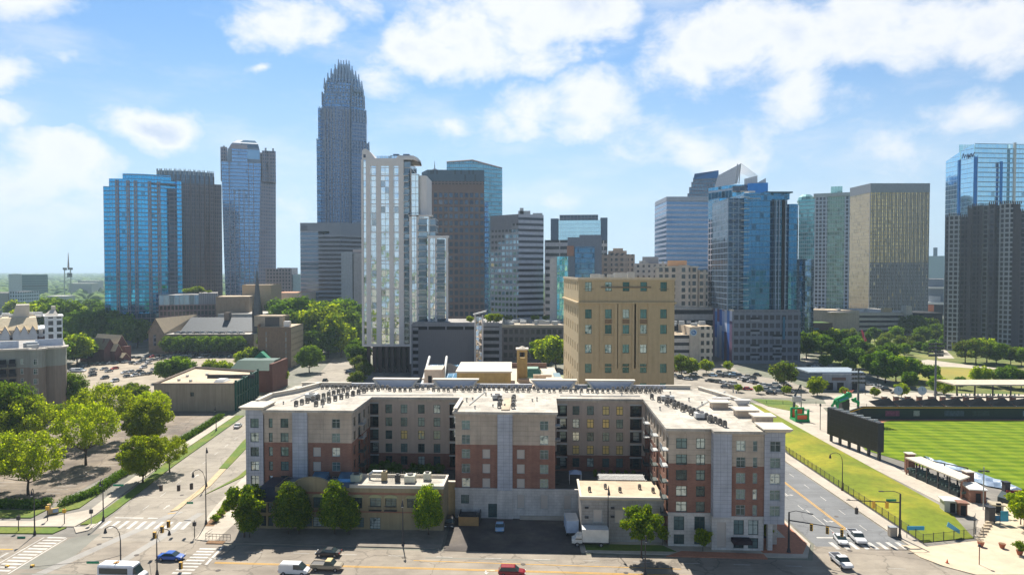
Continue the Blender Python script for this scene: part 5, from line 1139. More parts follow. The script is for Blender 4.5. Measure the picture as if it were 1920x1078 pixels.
for (p0, q0, p1, q1, ya, yb) in ((838, 304, 886, 301, -.4, -1.4), (886, 301, 941, 311, -1.4, 15.6)): mb = MB(); mb.tube([(b.x(p0), ya, b.z(q0)), (b.x(p1), yb, b.z(q1))], .7, 4); mb.build('roof_edge', M_AVR, b.r)
# grey banded tower with stepped mirror facade
b = Bld('office_tower', 'grey concrete office tower with white window bands right of the brown tower', 'skyscraper', 968, 460)
zt = b.z(402); CG = (.27, .28, .32)
M_S1 = facade('gs_left', 3.3, 3.85, .9, 1.7, CG, (.05, .08, .10), (.35, .46, .50), .75, .06, .02, .03, vary=.8, dark=.1, warm=.03); M_S2 = facade('gs_right', 60, 3.85, 0, 2.1, (.34, .36, .42), (.03, .04, .06), (.12, .10, .11), .4, .15, .02, .02, vary=.3, dark=0)
p = [(b.x(918), 14), (b.x(972), -2), (b.x(1020), 6), (b.x(1020), 40), (b.x(918), 40)]
mb = MB(); u = mb.wallq(p[0], p[1], 0, zt - 10); mb.wallq(p[0], p[1], zt - 10, zt, 1); mb.build('left_wall', [M_S1, mat('grey_attic', (.20, .20, .23), .7)], b.r)
mb = MB(); mb.wallq(p[1], p[2], 0, zt); mb.wallq(p[2], p[3], 0, zt); mb.build('right_wall', M_S2, b.r)
mb = MB(); mb.face([(x, y, zt - .3) for x, y in p]); mb.build('roof', ROOFG, b.r)
for i in range(4):   # stepped shoulder in front of the mirror face
    q0, q1 = 918 + i * 13.5, 918 + (i + 1) * 13.5 - .5; y0, y1 = 14 - 16 * i / 4 - .4, 14 - 16 * (i + 1) / 4 - .4; mb = MB(); mb.wallq((b.x(q0), y0), (b.x(q1), y1), b.z(470 - i * 17), zt - 10); mb.build('step_panel', facade('gs_step', 3.3, 3.85, 1.2, 2.1, (.21, .20, .22), (.03, .035, .04), (.08, .08, .09), .3), b.r)
for (q0, q1, h_) in ((972, 995, 3), (975, 982, 5), (1000, 1018, 1.5)): b.box('roof_plant', b.x(q0), 8, zt, b.x(q1), 24, zt + h_, STEEL)
# dark glass pair further back
b = Bld('glass_tower', 'dark glass slab with a pale mirrored centre on the horizon gap', 'skyscraper', 1085, 700, rot=1)
b.walls('left_core', rect(b.x(1032), 4, b.x(1047), 30), 0, b.z(409), mat('navy_core', (.05, .09, .15), .3, metal=.4), ROOFG); b.walls('right_core', rect(b.x(1126), 4, b.x(1139), 30), 0, b.z(408), MATS['navy_core'], ROOFG)
b.walls('mirror_wall', rect(b.x(1047), 0, b.x(1126), 34), 0, b.z(413), facade('pale_mirror', 2, 4, .12, .2, (.25, .35, .4), (.35, .50, .55), (.45, .62, .66), .85, .06, .006, .004, vary=.3, dark=0), ROOFG); b.walls('top_band', rect(b.x(1049), -.3, b.x(1121), 34), b.z(413), b.z(403), M_AVD, ROOFG)
b = Bld('banded_building', 'white and black banded office block below the dark glass slab', 'office building', 1080, 560, rot=1)
b.walls('wall', rect(b.x(1021), 0, b.x(1100), 36), 0, b.z(450), facade('bw_band', 12, 5.6, .8, 3.0, (.42, .40, .40), (.04, .045, .05), (.08, .08, .09), .3, .2, vary=.2), ROOFG); b.walls('wall', rect(b.x(1100), 10, b.x(1139), 36), 0, b.z(450), facade('bw_band2', 3.4, 5.6, .8, 2.4, (.50, .46, .42), (.04, .05, .06), (.1, .1, .12), .3, .2), ROOFG)
b = Bld('grey_glass_building', 'plain grey slab with a framed blue glass front before the banded block', 'building', 1095, 480, rot=1)
b.walls('wall', rect(b.x(1064), 0, b.x(1128), 30), 0, b.z(445), mat('grey_slab', (.20, .23, .29), .6, streak=.06), ROOFG); b.box('glass_front', b.x(1078), -.6, 5, b.x(1115), -.02, b.z(463), facade('bluepanel', 1.5, 3.6, .15, .5, (.10, .15, .22), (.05, .14, .24), (.09, .22, .34), .7, .12)); b.box('copper_panel', b.x(1063), -1, b.z(480), b.x(1076), -.1, b.z(461), mat('copper', (.42, .20, .13), .6)); b.box('upper_step', b.x(1086), 4, b.z(445), b.x(1127), 26, b.z(440), MATS['grey_slab'])
b = Bld('teal_building', 'small white building with a teal glass corner beside the grey slab', 'building', 1048, 430, rot=1)
b.walls('wall', rect(b.x(1031), 0, b.x(1044), 24), 0, b.z(484), mat('white_wall', (.55, .52, .5), .8), ROOFG); b.walls('glass_corner', rect(b.x(1044) + .02, -1, b.x(1065), 24), 0, b.z(481), facade('teal_bright', 1.6, 3.5, .2, .3, (.3, .45, .48), (.06, .28, .32), (.3, .62, .66), .75, .07, .03, .04, vary=.7), ROOFG)
b = Bld('tan_tower', 'tan stepped apartment tower rising behind the sandstone block', 'building', 1160, 560, rot=1)
TS = facade('tan_grid', 4.4, 4.2, 2.0, 1.9, (.36, .28, .22), (.03, .035, .04), (.12, .12, .13), .3, .15, vary=.5)
b.walls('wall', rect(b.x(1128), 0, b.x(1190), 36), 0, b.z(477), TS, ROOFT); b.walls('upper_wall', rect(b.x(1140), 4, b.x(1175), 30), b.z(477), b.z(470), TS, ROOFT); b.box('penthouse', b.x(1149), 8, b.z(470), b.x(1168), 20, b.z(465), STUC)
for px in (1128, 1142, 1158, 1174, 1187): b.box('pilaster', b.x(px), -.6, 0, b.x(px + 3), 0, b.z(478), mat('tan_pil', (.42, .33, .26), .8))
# beige apartment building cluster
b = Bld('beige_apartments', 'beige apartment building with arched bays and an orange penthouse behind the sandstone block', 'apartment building', 1275, 430, rot=1)
BG1 = facade('beige_grid', 4.2, 4.2, 2.0, 1.6, (.50, .42, .34), (.04, .05, .06), (.16, .20, .22), .4, .15, vary=.6)
b.walls('wall', rect(b.x(1228), 0, b.x(1308), 40), 0, b.z(500), BG1, ROOFT); b.walls('corner_bay', arcpoly(b.x(1308), b.x(1327), 2, 2, 30), 0, b.z(506), BG1, ROOFT)
for (q0, q1) in ((1230, 1246), (1272, 1294)): b.walls('bay', rect(b.x(q0), -1.2, b.x(q1), 0), 0, b.z(497 if q0 > 1250 else 503), BG1, ROOFT)
b.box('penthouse', b.x(1251), 8, b.z(500), b.x(1288), 26, b.z(488), mat('orange_render', (.62, .38, .22), .85)); b.box('cornice', b.x(1227), -.8, b.z(502), b.x(1310), .4, b.z(499), CREAM)
b = Bld('pale_building', 'long pale low-rise with small windows left of the beige apartments', 'building', 1215, 500, rot=1)
b.walls('wall', rect(b.x(1188), 0, b.x(1262), 40), 0, b.z(494), facade('pale_grid', 4, 3.8, 2.4, 2.0, (.42, .38, .34), (.05, .05, .06), (.14, .15, .16), .2), ROOFT); b.units(b.x(1200), b.x(1250), 5, 30, b.z(494), 8, 9)
b.box('roof_plant', b.x(1204), 10, b.z(494), b.x(1235), 24, b.z(481), mat('plant_grey', (.30, .33, .38), .7))
# white garages
b = Bld('parking_garage', 'white parking garage with cars on its roof deck left of the blue panelled podium', 'parking garage', 1300, 425)
WC = mat('white_concrete', (.50, .47, .43), .85, streak=.1)
b.box('deck', b.x(1240), 0, b.z(581), b.x(1345), 60, b.z(577), WC); b.box('dark_band', b.x(1240), .4, b.z(589), b.x(1345), 58, b.z(581), DARK); b.box('band', b.x(1240), .1, b.z(600), b.x(1345), 58, b.z(589) - .0, WC); b.box('lower', b.x(1240), .6, 0, b.x(1345), 50, b.z(600), DARK)
for i in range(8): b.box('rooftop_unit', b.x(1268 + i * 8), 10 + i % 3 * 6, b.z(577), b.x(1270 + i * 8), 12 + i % 3 * 6, b.z(577) + 1.3, STEEL)
b = Bld('cream_building', 'low cream building with a round blue emblem on its wall', 'building', 1295, 385)
CRW = mat('cream_wall', (.52, .45, .36), .85, streak=.1); zt = b.z(611)
b.walls('garage_wall', rect(b.x(1240), 0, b.x(1293), 28), 0, b.z(628), facade('slots', 50, 4.1, 0, 2.3, (.44, .40, .36), (.02, .02, .02), (.04, .04, .05), 0, .6, 0, 0, dark=0), ROOFT)
b.walls('emblem_wall', rect(b.x(1293) + .02, -1, b.x(1311), 26), 0, b.z(613), CRW, ROOFT); b.walls('side_wing', rect(b.x(1311) + .02, .4, b.x(1338), 30), 0, b.z(612), facade('cream_win', 3.1, 4.4, 1.3, 2.0, (.50, .43, .34), (.02, .03, .03), (.06, .07, .07), .2, .2), ROOFT)
mb = MB(); mb.t = 0
def disc(mb, cx, cy, cz, r, n=24, m=0): mb.face([(cx + r * math.cos(2 * math.pi * k_ / n), cy, cz + r * math.sin(2 * math.pi * k_ / n)) for k_ in range(n)], m)
o_ = MB(); disc(o_, b.x(1300), -1.06, b.z(623), 1.95); em = o_.build('emblem', mat('emblem_pale', (.45, .58, .66), .5), b.r); o_ = MB(); disc(o_, b.x(1300) + .15, -1.09, b.z(623), 1.35); o_.build('emblem_disc', mat('emblem_blue', (.04, .14, .36), .5), em)
o_ = MB(); o_.cbox(b.x(1300) - .3, -1.13, b.z(622.6), .45, .05, 1.5, 0); o_.cbox(b.x(1300) + .35, -1.13, b.z(623.6), .9, .05, .4); o_.build('emblem_stroke', MATS['emblem_pale'], em)
b.units(b.x(1262), b.x(1330), 5, 24, b.z(612), 10, 3)
# striped bank tower + dark stepped tower behind
b = Bld('office_tower', 'pale tower with fine horizontal stripes left of the white sail roof', 'skyscraper', 1283, 560)
b.walls('wall', [(b.x(1249), 0), (b.x(1330), 3), (b.x(1330), 46), (b.x(1249), 46)], 0, b.z(370), facade('stripe', 80, 3.9, 0, 1.75, (.36, .40, .50), (.08, .15, .25), (.13, .22, .34), .6, .12, .01, .01, vary=.2, dark=0), ROOFG)
mb = MB(); mb.wallq((b.x(1236, 40), 40), (b.x(1249) - .02, 0), 0, b.z(370)); mb.build('side_wall', facade('stripe_side', 80, 3.9, 0, 2.2, (.50, .48, .50), (.32, .32, .38), (.36, .37, .42), .3, .3, vary=.2, dark=0), b.r)
b.box('top_band', b.x(1249) - .2, -.3, b.z(377), b.x(1330), 44, b.z(369), mat('pale_band', (.38, .41, .48), .6))
b = Bld('stepped_tower', 'dark stepped tower with a bright blue sloped glass top behind the sail roof', 'skyscraper', 1320, 720, rot=1)
M_ST = facade('st_brown', 3, 4, 1.2, 1.4, (.11, .10, .14), (.05, .12, .18), (.12, .25, .34), .6, .1, vary=.6)
for (q0, p1) in ((1288, 362), (1291, 350), (1295, 340), (1298, 332)): b.walls('tier', rect(b.x(q0), (q0 - 1288) * .5, b.x(1345), 36), b.z(p1 + 60), b.z(p1), M_ST, ROOFG)
mb = MB(); x0, x1 = b.x(1299), b.x(1346); mb.loft([[(x0, 4, b.z(334)), (x1, 4, b.z(334)), (x1, 30, b.z(334)), (x0, 30, b.z(334))], [(x0 + 1, 6, b.z(324)), (x1, 6, b.z(319)), (x1, 30, b.z(319)), (x0 + 1, 30, b.z(324))]]); mb.build('glass_top', mat('bright_blue_glass', (.02, .22, .48), .1, metal=.8), b.r)
# white tower with sail crown
b = Bld('sail_roof_tower', 'white framed tower with a tall tilted white sail roof behind the dark blue tower', 'skyscraper', 1380, 436, rot=1)
WF = facade('white_frame', 3.6, 3.5, .7, .75, (.55, .55, .60), (.03, .05, .09), (.10, .16, .24), .5, .15, vary=.4)
z3 = b.z(352)
b.walls('balcony_wall', [(b.x(1327, 14), 14), (b.x(1347), 0), (b.x(1347), 40), (b.x(1327, 14), 40)], 0, b.z(408), WF); b.walls('upper_wall', [(b.x(1327, 14), 14), (b.x(1347), 0), (b.x(1347), 40), (b.x(1327, 14), 40)], b.z(408), b.z(370), facade('white_mirror', 3, 3.5, .15, .25, (.5, .55, .62), (.4, .5, .62), (.65, .72, .8), .85, .06), ROOFG)
b.walls('glass_wall', rect(b.x(1347) + .02, 1, b.x(1372), 40), 0, b.z(370), M_AV, ROOFG)
b.walls('upper_floor', [(b.x(1327, 14), 13), (b.x(1372), -2), (b.x(1436), 4), (b.x(1436), 40), (b.x(1327, 14), 40)], b.z(370), b.z(347), facade('sail_glass', 3, 8, .2, 1.3, (.42, .48, .56), (.06, .22, .34), (.14, .40, .58), .75, .08), ROOFG)
b.box('blue_screen', b.x(1400), -2.6, b.z(366), b.x(1438), -1, b.z(346), mat('sail_blue', (.02, .18, .46), .15, metal=.7)); b.box('dark_panel', b.x(1373), -2.8, b.z(361), b.x(1396), -2.2, b.z(350), M_AVD)
sailm = facade('sail_white', 1.6, 2.6, .14, .12, (.42, .42, .44), (.66, .66, .68), (.74, .74, .75), 0, .5, 0, 0, vary=.2, dark=0)
mb = MB(); A = [(b.x(1337), 10, b.z(348)), (b.x(1381), 0, b.z(344)), (b.x(1388), 0, b.z(307)), (b.x(1344), 10, b.z(324))]; B_ = [(x, y + 1.2, z) for x, y, z in A]
mb.face(A, 0, [(0, 0), (18, 0), (18, 14), (0, 9)]); mb.face(B_[::-1]); 
for i in range(4): j = (i + 1) % 4; mb.face([A[j], A[i], B_[i], B_[j]])
mb.build('sail', sailm, b.r)
for i, (q, pt_) in enumerate(((1381, 308), (1387, 307.5))): mb = MB(); mb.tube([(b.x(q - 3), -.3, b.z(345)), (b.x(q), -.3, b.z(pt_))], .35, 5); mb.build('sail_mast', STEEL, b.r)
for i in range(5): mb = MB(); mb.tube([(b.x(1388), .3, b.z(308 + i * 4)), (b.x(1419), 2, b.z(331 + i * 2))], .12, 4); mb.build('stay_cable', STEEL, b.r)
for (q0, q1, pa, pb) in ((1394, 1419, 336, 331), (1419, 1435, 344, 336)): mb = MB(); mb.face([(b.x(q0), .6, b.z(347)), (b.x(q1), .6, b.z(346)), (b.x(q1) - .3, .6, b.z(pb)), (b.x(q0), .6, b.z(pa))], 0, [(0, 0), (9, 0), (9, 5), (0, 4)]); mb.face([(b.x(q0), 1.2, b.z(347)), (b.x(q1), 1.2, b.z(346)), (b.x(q1) - .3, 1.2, b.z(pb)), (b.x(q0), 1.2, b.z(pa))][::-1]); mb.build('small_sail', sailm, b.r)
# dark blue glass tower on black podium with coloured side
b = Bld('blue_glass_tower', 'dark blue glass residential tower on a charcoal podium with blue and white panelled side', 'residential tower', 1430, 388)
M_BL = facade('bl_front', 2.5, 3.3, .28, .6, (.09, .14, .20), (.02, .08, .13), (.05, .19, .27), .8, .07, .008, .008, vary=.4, dark=.3); M_BD = facade('bl_dark', 3.0, 3.3, .5, .5, (.20, .26, .34), (.02, .04, .07), (.05, .12, .18), .6, .1, vary=.6, dark=.5); M_BV = facade('bl_vivid', 2.2, 3.3, .18, .4, (.09, .16, .24), (.025, .11, .20), (.05, .20, .31), .85, .06, .006, .008, vary=.25, dark=.1)
z0 = b.z(583); zt = b.z(360)
b.walls('glass_wall', arcpoly(b.x(1398), b.x(1454), 4, 3, 34, 6), z0, b.z(361), M_BV, ROOFG); b.walls('balcony_wall', rect(b.x(1369), 5, b.x(1398), 36), z0, b.z(370), M_BD, ROOFG)
b.walls('front_wall', rect(b.x(1454) + .02, 3, b.x(1478), 34), z0, b.z(372), M_BL, ROOFG); b.walls('round_corner', arcpoly(b.x(1478) + .04, b.x(1501), 4, 2.2, 32, 6), z0, b.z(382), M_BV, ROOFG)
b.walls('penthouse', arcpoly(b.x(1440), b.x(1487), 6, 2, 24, 8), b.z(372), b.z(361), M_BV); b.box('penthouse_roof', b.x(1437), 2, b.z(361), b.x(1488), 32, b.z(358.5), mat('dark_slab', (.06, .12, .17), .4, metal=.3))
for px in (1458, 1464, 1471, 1476): b.box('dark_pier', b.x(px) - .55, 2.2, z0, b.x(px) + .55, 3, b.z(374), DARK if px % 2 else M_BD)
for i in range(21): z = z0 + 2 + i * 3.3; b.box('balcony', b.x(1392), 2.2, z, b.x(1407), 4.9, z + .3, WHITE if i % 2 else STEEL)
for i in range(21): z = z0 + 2 + i * 3.3; b.box('balcony', b.x(1376), 3.4, z, b.x(1383), 5, z + .3, STEEL)
b.box('roof_trim', b.x(1398), .6, b.z(372.5), b.x(1426), 1.1, b.z(371.5), CREAM); b.box('roof_pod', b.x(1412), 8, b.z(361), b.x(1424), 16, b.z(355), WHITE)
pod = facade('bl_podium', 3.4, 4.6, .9, 1.9, (.15, .165, .20), (.02, .02, .03), (.13, .14, .18), .2, .4, vary=.6, dark=.4)
xs = b.x(1374)
b.walls('podium_wall', rect(xs, 0, b.x(1502), 46), 0, z0, pod, ROOFG)
for (px, rows_) in ((1408, (600, 623, 650, 668)), (1450, (632, 652, 667))):
    for py in rows_: b.box('podium_balcony', b.x(px), -.7, b.z(py + 3), b.x(px + 17), 0, b.z(py - 1), mat('podium_grey', (.26, .28, .32), .7)); b.box('podium_opening', b.x(px), -.06, b.z(py - 1), b.x(px + 17), -.01, b.z(py - 5), DARK)
b.box('blue_fin', b.x(1468), -.8, b.z(636), b.x(1472), -.02, b.z(594), mat('fin_blue', (.03, .14, .24), .4)); b.box('podium_edge', xs, -.4, z0 - .1, b.x(1500), .3, z0 + .7, GC)
cols_ = [(.05, .15, .55), (.62, .66, .80), (.22, .12, .20), (.10, .25, .62), (.66, .70, .82), (.16, .10, .18), (.42, .52, .78)]
rg = random.Random(4); L = 43; n = 9
for i in range(n):        # coloured side panels facing left
    y0 = 43 - i * L / n; y1 = 43 - (i + 1) * L / n; z = 0; j = 0
    while z < z0 - .2:
        h = rg.choice((8, 12, 17, 22)); z2 = min(z0, z + h)
        c_ = cols_[(i * 2 + j * 3) % 7]; mb = MB(); mb.wallq((xs - .12, y0), (xs - .12, y1), z, z2); mb.build('side_panel', mat('panel_%d' % ((i * 2 + j * 3) % 7), c_, .7, var=.04), b.r); z = z2; j += 1
b.box('podium_roof_edge', xs - .6, -.5, z0, xs + .6, 44, z0 + .9, CREAM)
# dark glass corner right of it, green towers, gold tower
b = Bld('glass_tower', 'narrow mirrored glass tower with reflections right of the dark blue tower', 'skyscraper', 1508, 470, rot=1)
b.walls('mirror_wall', arcpoly(b.x(1494), b.x(1526), 0, 4, 30, 6), 0, b.z(486), facade('mirror_dark', 2, 3.5, .15, .3, (.15, .2, .26), (.05, .10, .15), (.25, .36, .45), .85, .05, .03, .05, vary=.8, dark=.4), ROOFG)
b = Bld('twin_green_tower', 'pale green glass tower pair with a glass crown left of the golden tower', 'skyscraper', 1543, 620, rot=1)
M_GN = facade('gn_glass', 2.0, 3.5, .2, .7, (.25, .32, .33), (.08, .24, .26), (.24, .44, .42), .7, .1, vary=.4); M_GW = facade('gn_white', 3.0, 3.5, 1.0, 1.0, (.40, .44, .48), (.03, .04, .06), (.12, .14, .16), .4, .15, vary=.4); M_GG = facade('gn_green', 2, 3.5, .3, .9, (.30, .37, .33), (.10, .17, .14), (.26, .36, .28), .5, .2, .03, .06, vary=.6)
b.walls('teal_wall', [(b.x(1496), 8), (b.x(1526), 0), (b.x(1526), 40), (b.x(1496), 40)], 0, b.z(372), M_GN, ROOFG); b.walls('white_wall', rect(b.x(1526) + .02, -1, b.x(1550), 36), 0, b.z(368), M_GW, ROOFG); b.walls('green_wall', rect(b.x(1550) + .03, 0, b.x(1582), 36), 0, b.z(366), M_GG, ROOFG); b.walls('right_wall', rect(b.x(1582) + .04, -.6, b.x(1592), 36), 0, b.z(368), M_GW, ROOFG)
b.box('crown_band', b.x(1524), -1.5, b.z(369), b.x(1592), 30, b.z(363), mat('crown_pale', (.42, .46, .46), .6)); b.walls('glass_lantern', rect(b.x(1556), 8, b.x(1578), 26), b.z(363), b.z(349), facade('lantern', 2.5, 5, .4, .4, (.35, .55, .52), (.25, .45, .42), (.4, .6, .56), .5, .2)); 
mb = MB(); mb.ball(b.x(1509), 20, b.z(372), 8, 12, 6.5, 12, 6); mb.build('glass_dome', mat('dome_teal', (.20, .42, .42), .3, metal=.3), b.r)
b = Bld('gold_tower', 'golden brown office slab with thin vertical ribs', 'skyscraper', 1668, 700)
M_GO = facade('go_front', 1.9, 3.7, .6, .9, (.24, .21, .19), (.36, .24, .09), (.62, .43, .17), .72, .12, .02, .012, vary=.75, dark=.3); M_GL = facade('go_low_reflect', 1.9, 3.7, .62, .9, (.21, .20, .22), (.05, .045, .05), (.13, .11, .10), .6, .15, .03, .02, vary=.5, dark=.2, warm=.07)  # lower glass darkened in colour to stand for reflected buildings
zt, zm, z5 = b.z(361), b.z(492), b.z(347)
x0, xc, x1 = b.x(1592, 40), b.x(1630), b.x(1740)
mb = MB(); mb.wallq((x0, 40), (xc, 0), 0, zt); mb.build('side_wall', facade('go_side', 1.9, 3.7, .7, .4, (.27, .22, .17), (.32, .23, .13), (.44, .33, .18), .6, .2, .02, .03, vary=.6, dark=.3), b.r)
mb = MB(); mb.wallq((xc, 0), (x1, 0), zm, zt); mb.wallq((x1, 0), (x1, 40), 0, zt); mb.build('front_wall', M_GO, b.r); mb = MB(); mb.wallq((xc, 0), (x1, 0), 0, zm); mb.build('lower_wall', M_GL, b.r)
b.fins('ribs', [(xc, 0), (x1, 0)], 8, zt, 3.85, .45, .5, mat('rib_grey', (.24, .23, .24), .6))
b.walls('top_band', [(x0 - .3, 40), (xc - .1, -.6), (x1 + .3, -.6), (x1 + .3, 40)], zt, b.z(344), mat('band_grey', (.23, .24, .27), .6), ROOFG)
b.box('base_band', xc - .2, -.8, 0, x1 + .2, -.1, 9, mat('base_grey', (.18, .2, .23), .6))
# stadium-ish strip & distant buildings between
b = Bld('distant_building', 'pale blue flat-topped building on the horizon right of the golden slab', 'building', 1755, 1500, rot=1)
b.walls('wall', rect(b.x(1735), 0, b.x(1830), 60), 0, b.z(480), mat('dist_blue', (.30, .38, .44), .8), ROOFG); b.box('tower', b.x(1749), 5, b.z(480), b.x(1757), 20, b.z(464), mat('dist_dark', (.14, .2, .3), .7))
b = Bld('arena_building', 'white decked building in the gap between the golden slab and the dark apartment tower', 'building', 1755, 820, rot=1)
b.walls('wall', rect(b.x(1738), 0, b.x(1800), 60), 0, b.z(523), mat('slate_wall', (.16, .20, .26), .7), ROOFG)
for (p0, p1, y) in ((541, 538, -8), (570, 566, -14)): b.box('deck', b.x(1736), y, b.z(p0), b.x(1800), 0, b.z(p1), WHITE)
b.box('panel', b.x(1742), -8, b.z(566), b.x(1764), -4, b.z(555), mat('panel_grey', (.4, .42, .45), .8)); b.box('orange_mural', b.x(1740), -12, b.z(583), b.x(1752), -8, b.z(571), mat('orange_wall', (.55, .16, .06), .7)); b.box('base', b.x(1738), -8, 0, b.x(1800), 0, b.z(570), DARK)
# bright glass tower far right
b = Bld('glass_tower', 'pale blue mirrored tower with a see-through glass crown at the far right', 'skyscraper', 1850, 560)
M_W1 = facade('w_left', 3.2, 3.9, .15, .35, (.42, .52, .62), (.30, .48, .66), (.50, .66, .80), .88, .06, .004, .003, vary=.35, dark=0); M_W2 = facade('w_front', 3.0, 3.9, .18, .9, (.30, .42, .50), (.26, .46, .58), (.46, .66, .76), .85, .07, .006, .008, vary=.35, dark=.06)
x = b.x
def slant(name, p0, q0, p1, q1, y0, y1, m, z0=0):
    a_, c_ = (x(p0, y0), y0), (x(p1, y1), y1); L = math.dist(a_, c_); mb = MB(); mb.face([(*a_, z0), (*c_, z0), (*c_, b.z(q1, y1)), (*a_, b.z(q0, y0))], 0, [(0, z0), (L, z0), (L, b.z(q1, y1)), (0, b.z(q0, y0))]); return mb.build(name, m, b.r)
slant('left_wall', 1770, 303, 1796, 285, 30, 14, M_W1); slant('left_wall', 1798, 284, 1822, 270, 12, 0, M_W1)
b.box('blue_slot', x(1795.5, 12), 12.5, 0, x(1799, 12), 14.5, b.z(300, 12), mat('slot_blue', (.02, .14, .34), .15, metal=.7)); b.box('blue_slot', x(1823), .2, 0, x(1830), 2, b.z(292), MATS['slot_blue'])
mb = MB(); mb.wallq((x(1830), 0), (x(1925), 4), 0, b.z(294)); mb.build('front_wall', M_W2, b.r); b.box('dark_slot', x(1871), -.4, 0, x(1876), .1, b.z(303), MATS['slot_blue']); b.box('white_rib', x(1896), -.8, 0, x(1900), .4, b.z(268), mat('rib_white', (.62, .64, .62), .6))
mb = MB(); mb.wallq((x(1824), 0), (x(1925), 4), b.z(294), b.z(269)); mb.build('crown_front', MATS['w_front'], b.r); mb = MB(); mb.wallq((x(1925, 30), 34), (x(1800, 30), 34), b.z(294), b.z(270, 30)); mb.build('crown_glass', facade('w_crown', 3.0, 3.0, .2, .3, (.35, .5, .56), (.35, .58, .66), (.6, .78, .82), .7, .1, .01, .01, vary=.5, dark=0), b.r)
mb = MB(); mb.face([(x(1770, 30), 30, b.z(303, 30)), (x(1796, 14), 14, b.z(294)), (x(1925), 4, b.z(294)), (x(1925, 40), 40, b.z(294))]); mb.build('roof', ROOFG, b.r)
# script sign on the glass crown (unreadable strokes)
mb = MB(); pts = [(1799, 297), (1801, 288), (1803, 297), (1805, 291), (1807, 296), (1809, 291), (1811, 296), (1814, 290), (1816, 295), (1820, 289)]
mb.tube([(x(p, 9 - (p - 1799) * .42), 8.2 - (p - 1799) * .5, b.z(q, 6)) for p, q in pts], .42, 5); mb.build('script_sign', mat('sign_navy', (.03, .06, .16), .5), b.r)
# dark apartment tower
b = Bld('dark_apartment_tower', 'dark grey apartment tower with pale window grid and jagged roofline at the right edge', 'residential tower', 1850, 440, rot=1)
DK = mat('dark_cladding', (.115, .11, .12), .8, streak=.08); PG = facade('pale_mull', 2.6, 3.05, .75, .95, (.30, .31, .33), (.022, .025, .03), (.07, .075, .085), .35, .15, vary=.5, dark=.4); PD = facade('dark_mull', 2.4, 3.05, .8, 1.0, (.105, .10, .11), (.03, .035, .045), (.09, .10, .12), .4, .15, vary=.5)
for (p0, p1, y, top, m) in [(1770, 1777, 3, 404, PD), (1777, 1798, 0, 402, PG), (1798, 1812, 5, 404, PD), (1812, 1820, 2, 388, DK), (1820, 1834, 6, 384, PD), (1834, 1840, 3, 384, DK), (1840, 1852, 6, 384, PG), (1852, 1864, 0, 383, PD), (1864, 1872, 4, 385, PD), (1872, 1880, -1, 384, PG), (1880, 1897, -3, 384, PG), (1897, 1911, 0, 385, DK), (1911, 1926, 4, 398, PD)]:
    b.walls('tower_bay', rect(b.x(p0) + .01, y, b.x(p1) - .01, 40), 0, b.z(top), m, ROOFG)
    for i in range(int((p1 - p0) / 3.5) + 1): b.box('roof_crenel', b.x(p0 + i * 3.5) + .02, y - .2, b.z(top), b.x(p0 + i * 3.5) + .6, y + .5, b.z(top) + 1.6, DK)
for i in range(24): z = 12 + i * 3.05; b.box('balcony', b.x(1853), -1.3, z, b.x(1863), -.02, z + .9, DK)
cc = [b.x(1777) + 1.3 + i * 2.1 for i in range(3)]
# ---- sandstone block in the middle distance
b = Bld('sandstone_building', 'square tan sandstone office block with teal windows in the centre behind the long apartment roof', 'building', 1160, 205)
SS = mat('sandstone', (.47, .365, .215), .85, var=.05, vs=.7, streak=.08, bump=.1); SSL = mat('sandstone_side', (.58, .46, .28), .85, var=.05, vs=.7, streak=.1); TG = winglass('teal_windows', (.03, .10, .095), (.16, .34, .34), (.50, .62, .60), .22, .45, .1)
bx0, bx1 = b.x(1085), b.x(1265); zt = b.z(523)
cu = [b.x(q) for q in (1103.5, 1141, 1174, 1207, 1244.5)]
rowz = [(b.z(546), 2.75), (b.z(576 + 21), 2.75), (b.z(626), 2.75), (b.z(662), 2.6), (b.z(699), 2.75), (b.z(735), 2.75), (b.z(772), 2.75)]
holes = [(u - 1.0, u + 1.0, z, z + h) for z, h in rowz for u in cu]
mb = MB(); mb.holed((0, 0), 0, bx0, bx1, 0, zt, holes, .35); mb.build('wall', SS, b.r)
for z, h in rowz:
    for i, u in enumerate(cu): addwin(b.r, (0, 0), 0, u, z, 2.0, h, 'cross', TG, mat('frame_teal', (.10, .13, .10), .6), .35)
# left (sunlit) side wall with openings
sx0, sy0, sx1, sy1 = b.x(1057, 41), 41, bx0, 0
a_ = math.atan2(sy1 - sy0, sx1 - sx0); L = math.hypot(sx1 - sx0, sy1 - sy0); hol = [(3 + i * 5.8, 4.6 + i * 5.8, z, z + h) for i in range(7) for z, h in rowz]
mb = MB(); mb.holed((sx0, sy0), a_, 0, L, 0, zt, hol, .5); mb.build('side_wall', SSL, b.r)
for i in range(7):
    for z, h in rowz: addwin(b.r, (sx0, sy0), a_, 3.8 + i * 5.8, z, 1.6, h, 'cross', TG, MATS['frame_teal'], .5)
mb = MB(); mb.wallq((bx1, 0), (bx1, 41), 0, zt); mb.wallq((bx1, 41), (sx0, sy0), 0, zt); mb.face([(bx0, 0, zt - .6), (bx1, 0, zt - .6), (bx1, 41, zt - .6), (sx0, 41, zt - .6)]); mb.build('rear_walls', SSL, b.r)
zc = b.z(567)
mb = MB(); mb.box(bx0 - .0, -.55, zc - .4, bx1 + .5, -.002, zc + .1); mb.build('cornice', SS, b.r)
mb = MB(sx0, sy0, 0, a_); mb.box(0, -.55, zc - .4, L + .55, -.002, zc + .1); mb.build('cornice', SSL, b.r)
mb = MB(); mb.box(bx0 - .3, -.25, zt - .3, bx1 + .3, .3, zt + .35); mb.build('parapet_cap', mat('cap_light', (.55, .46, .33), .8), b.r)
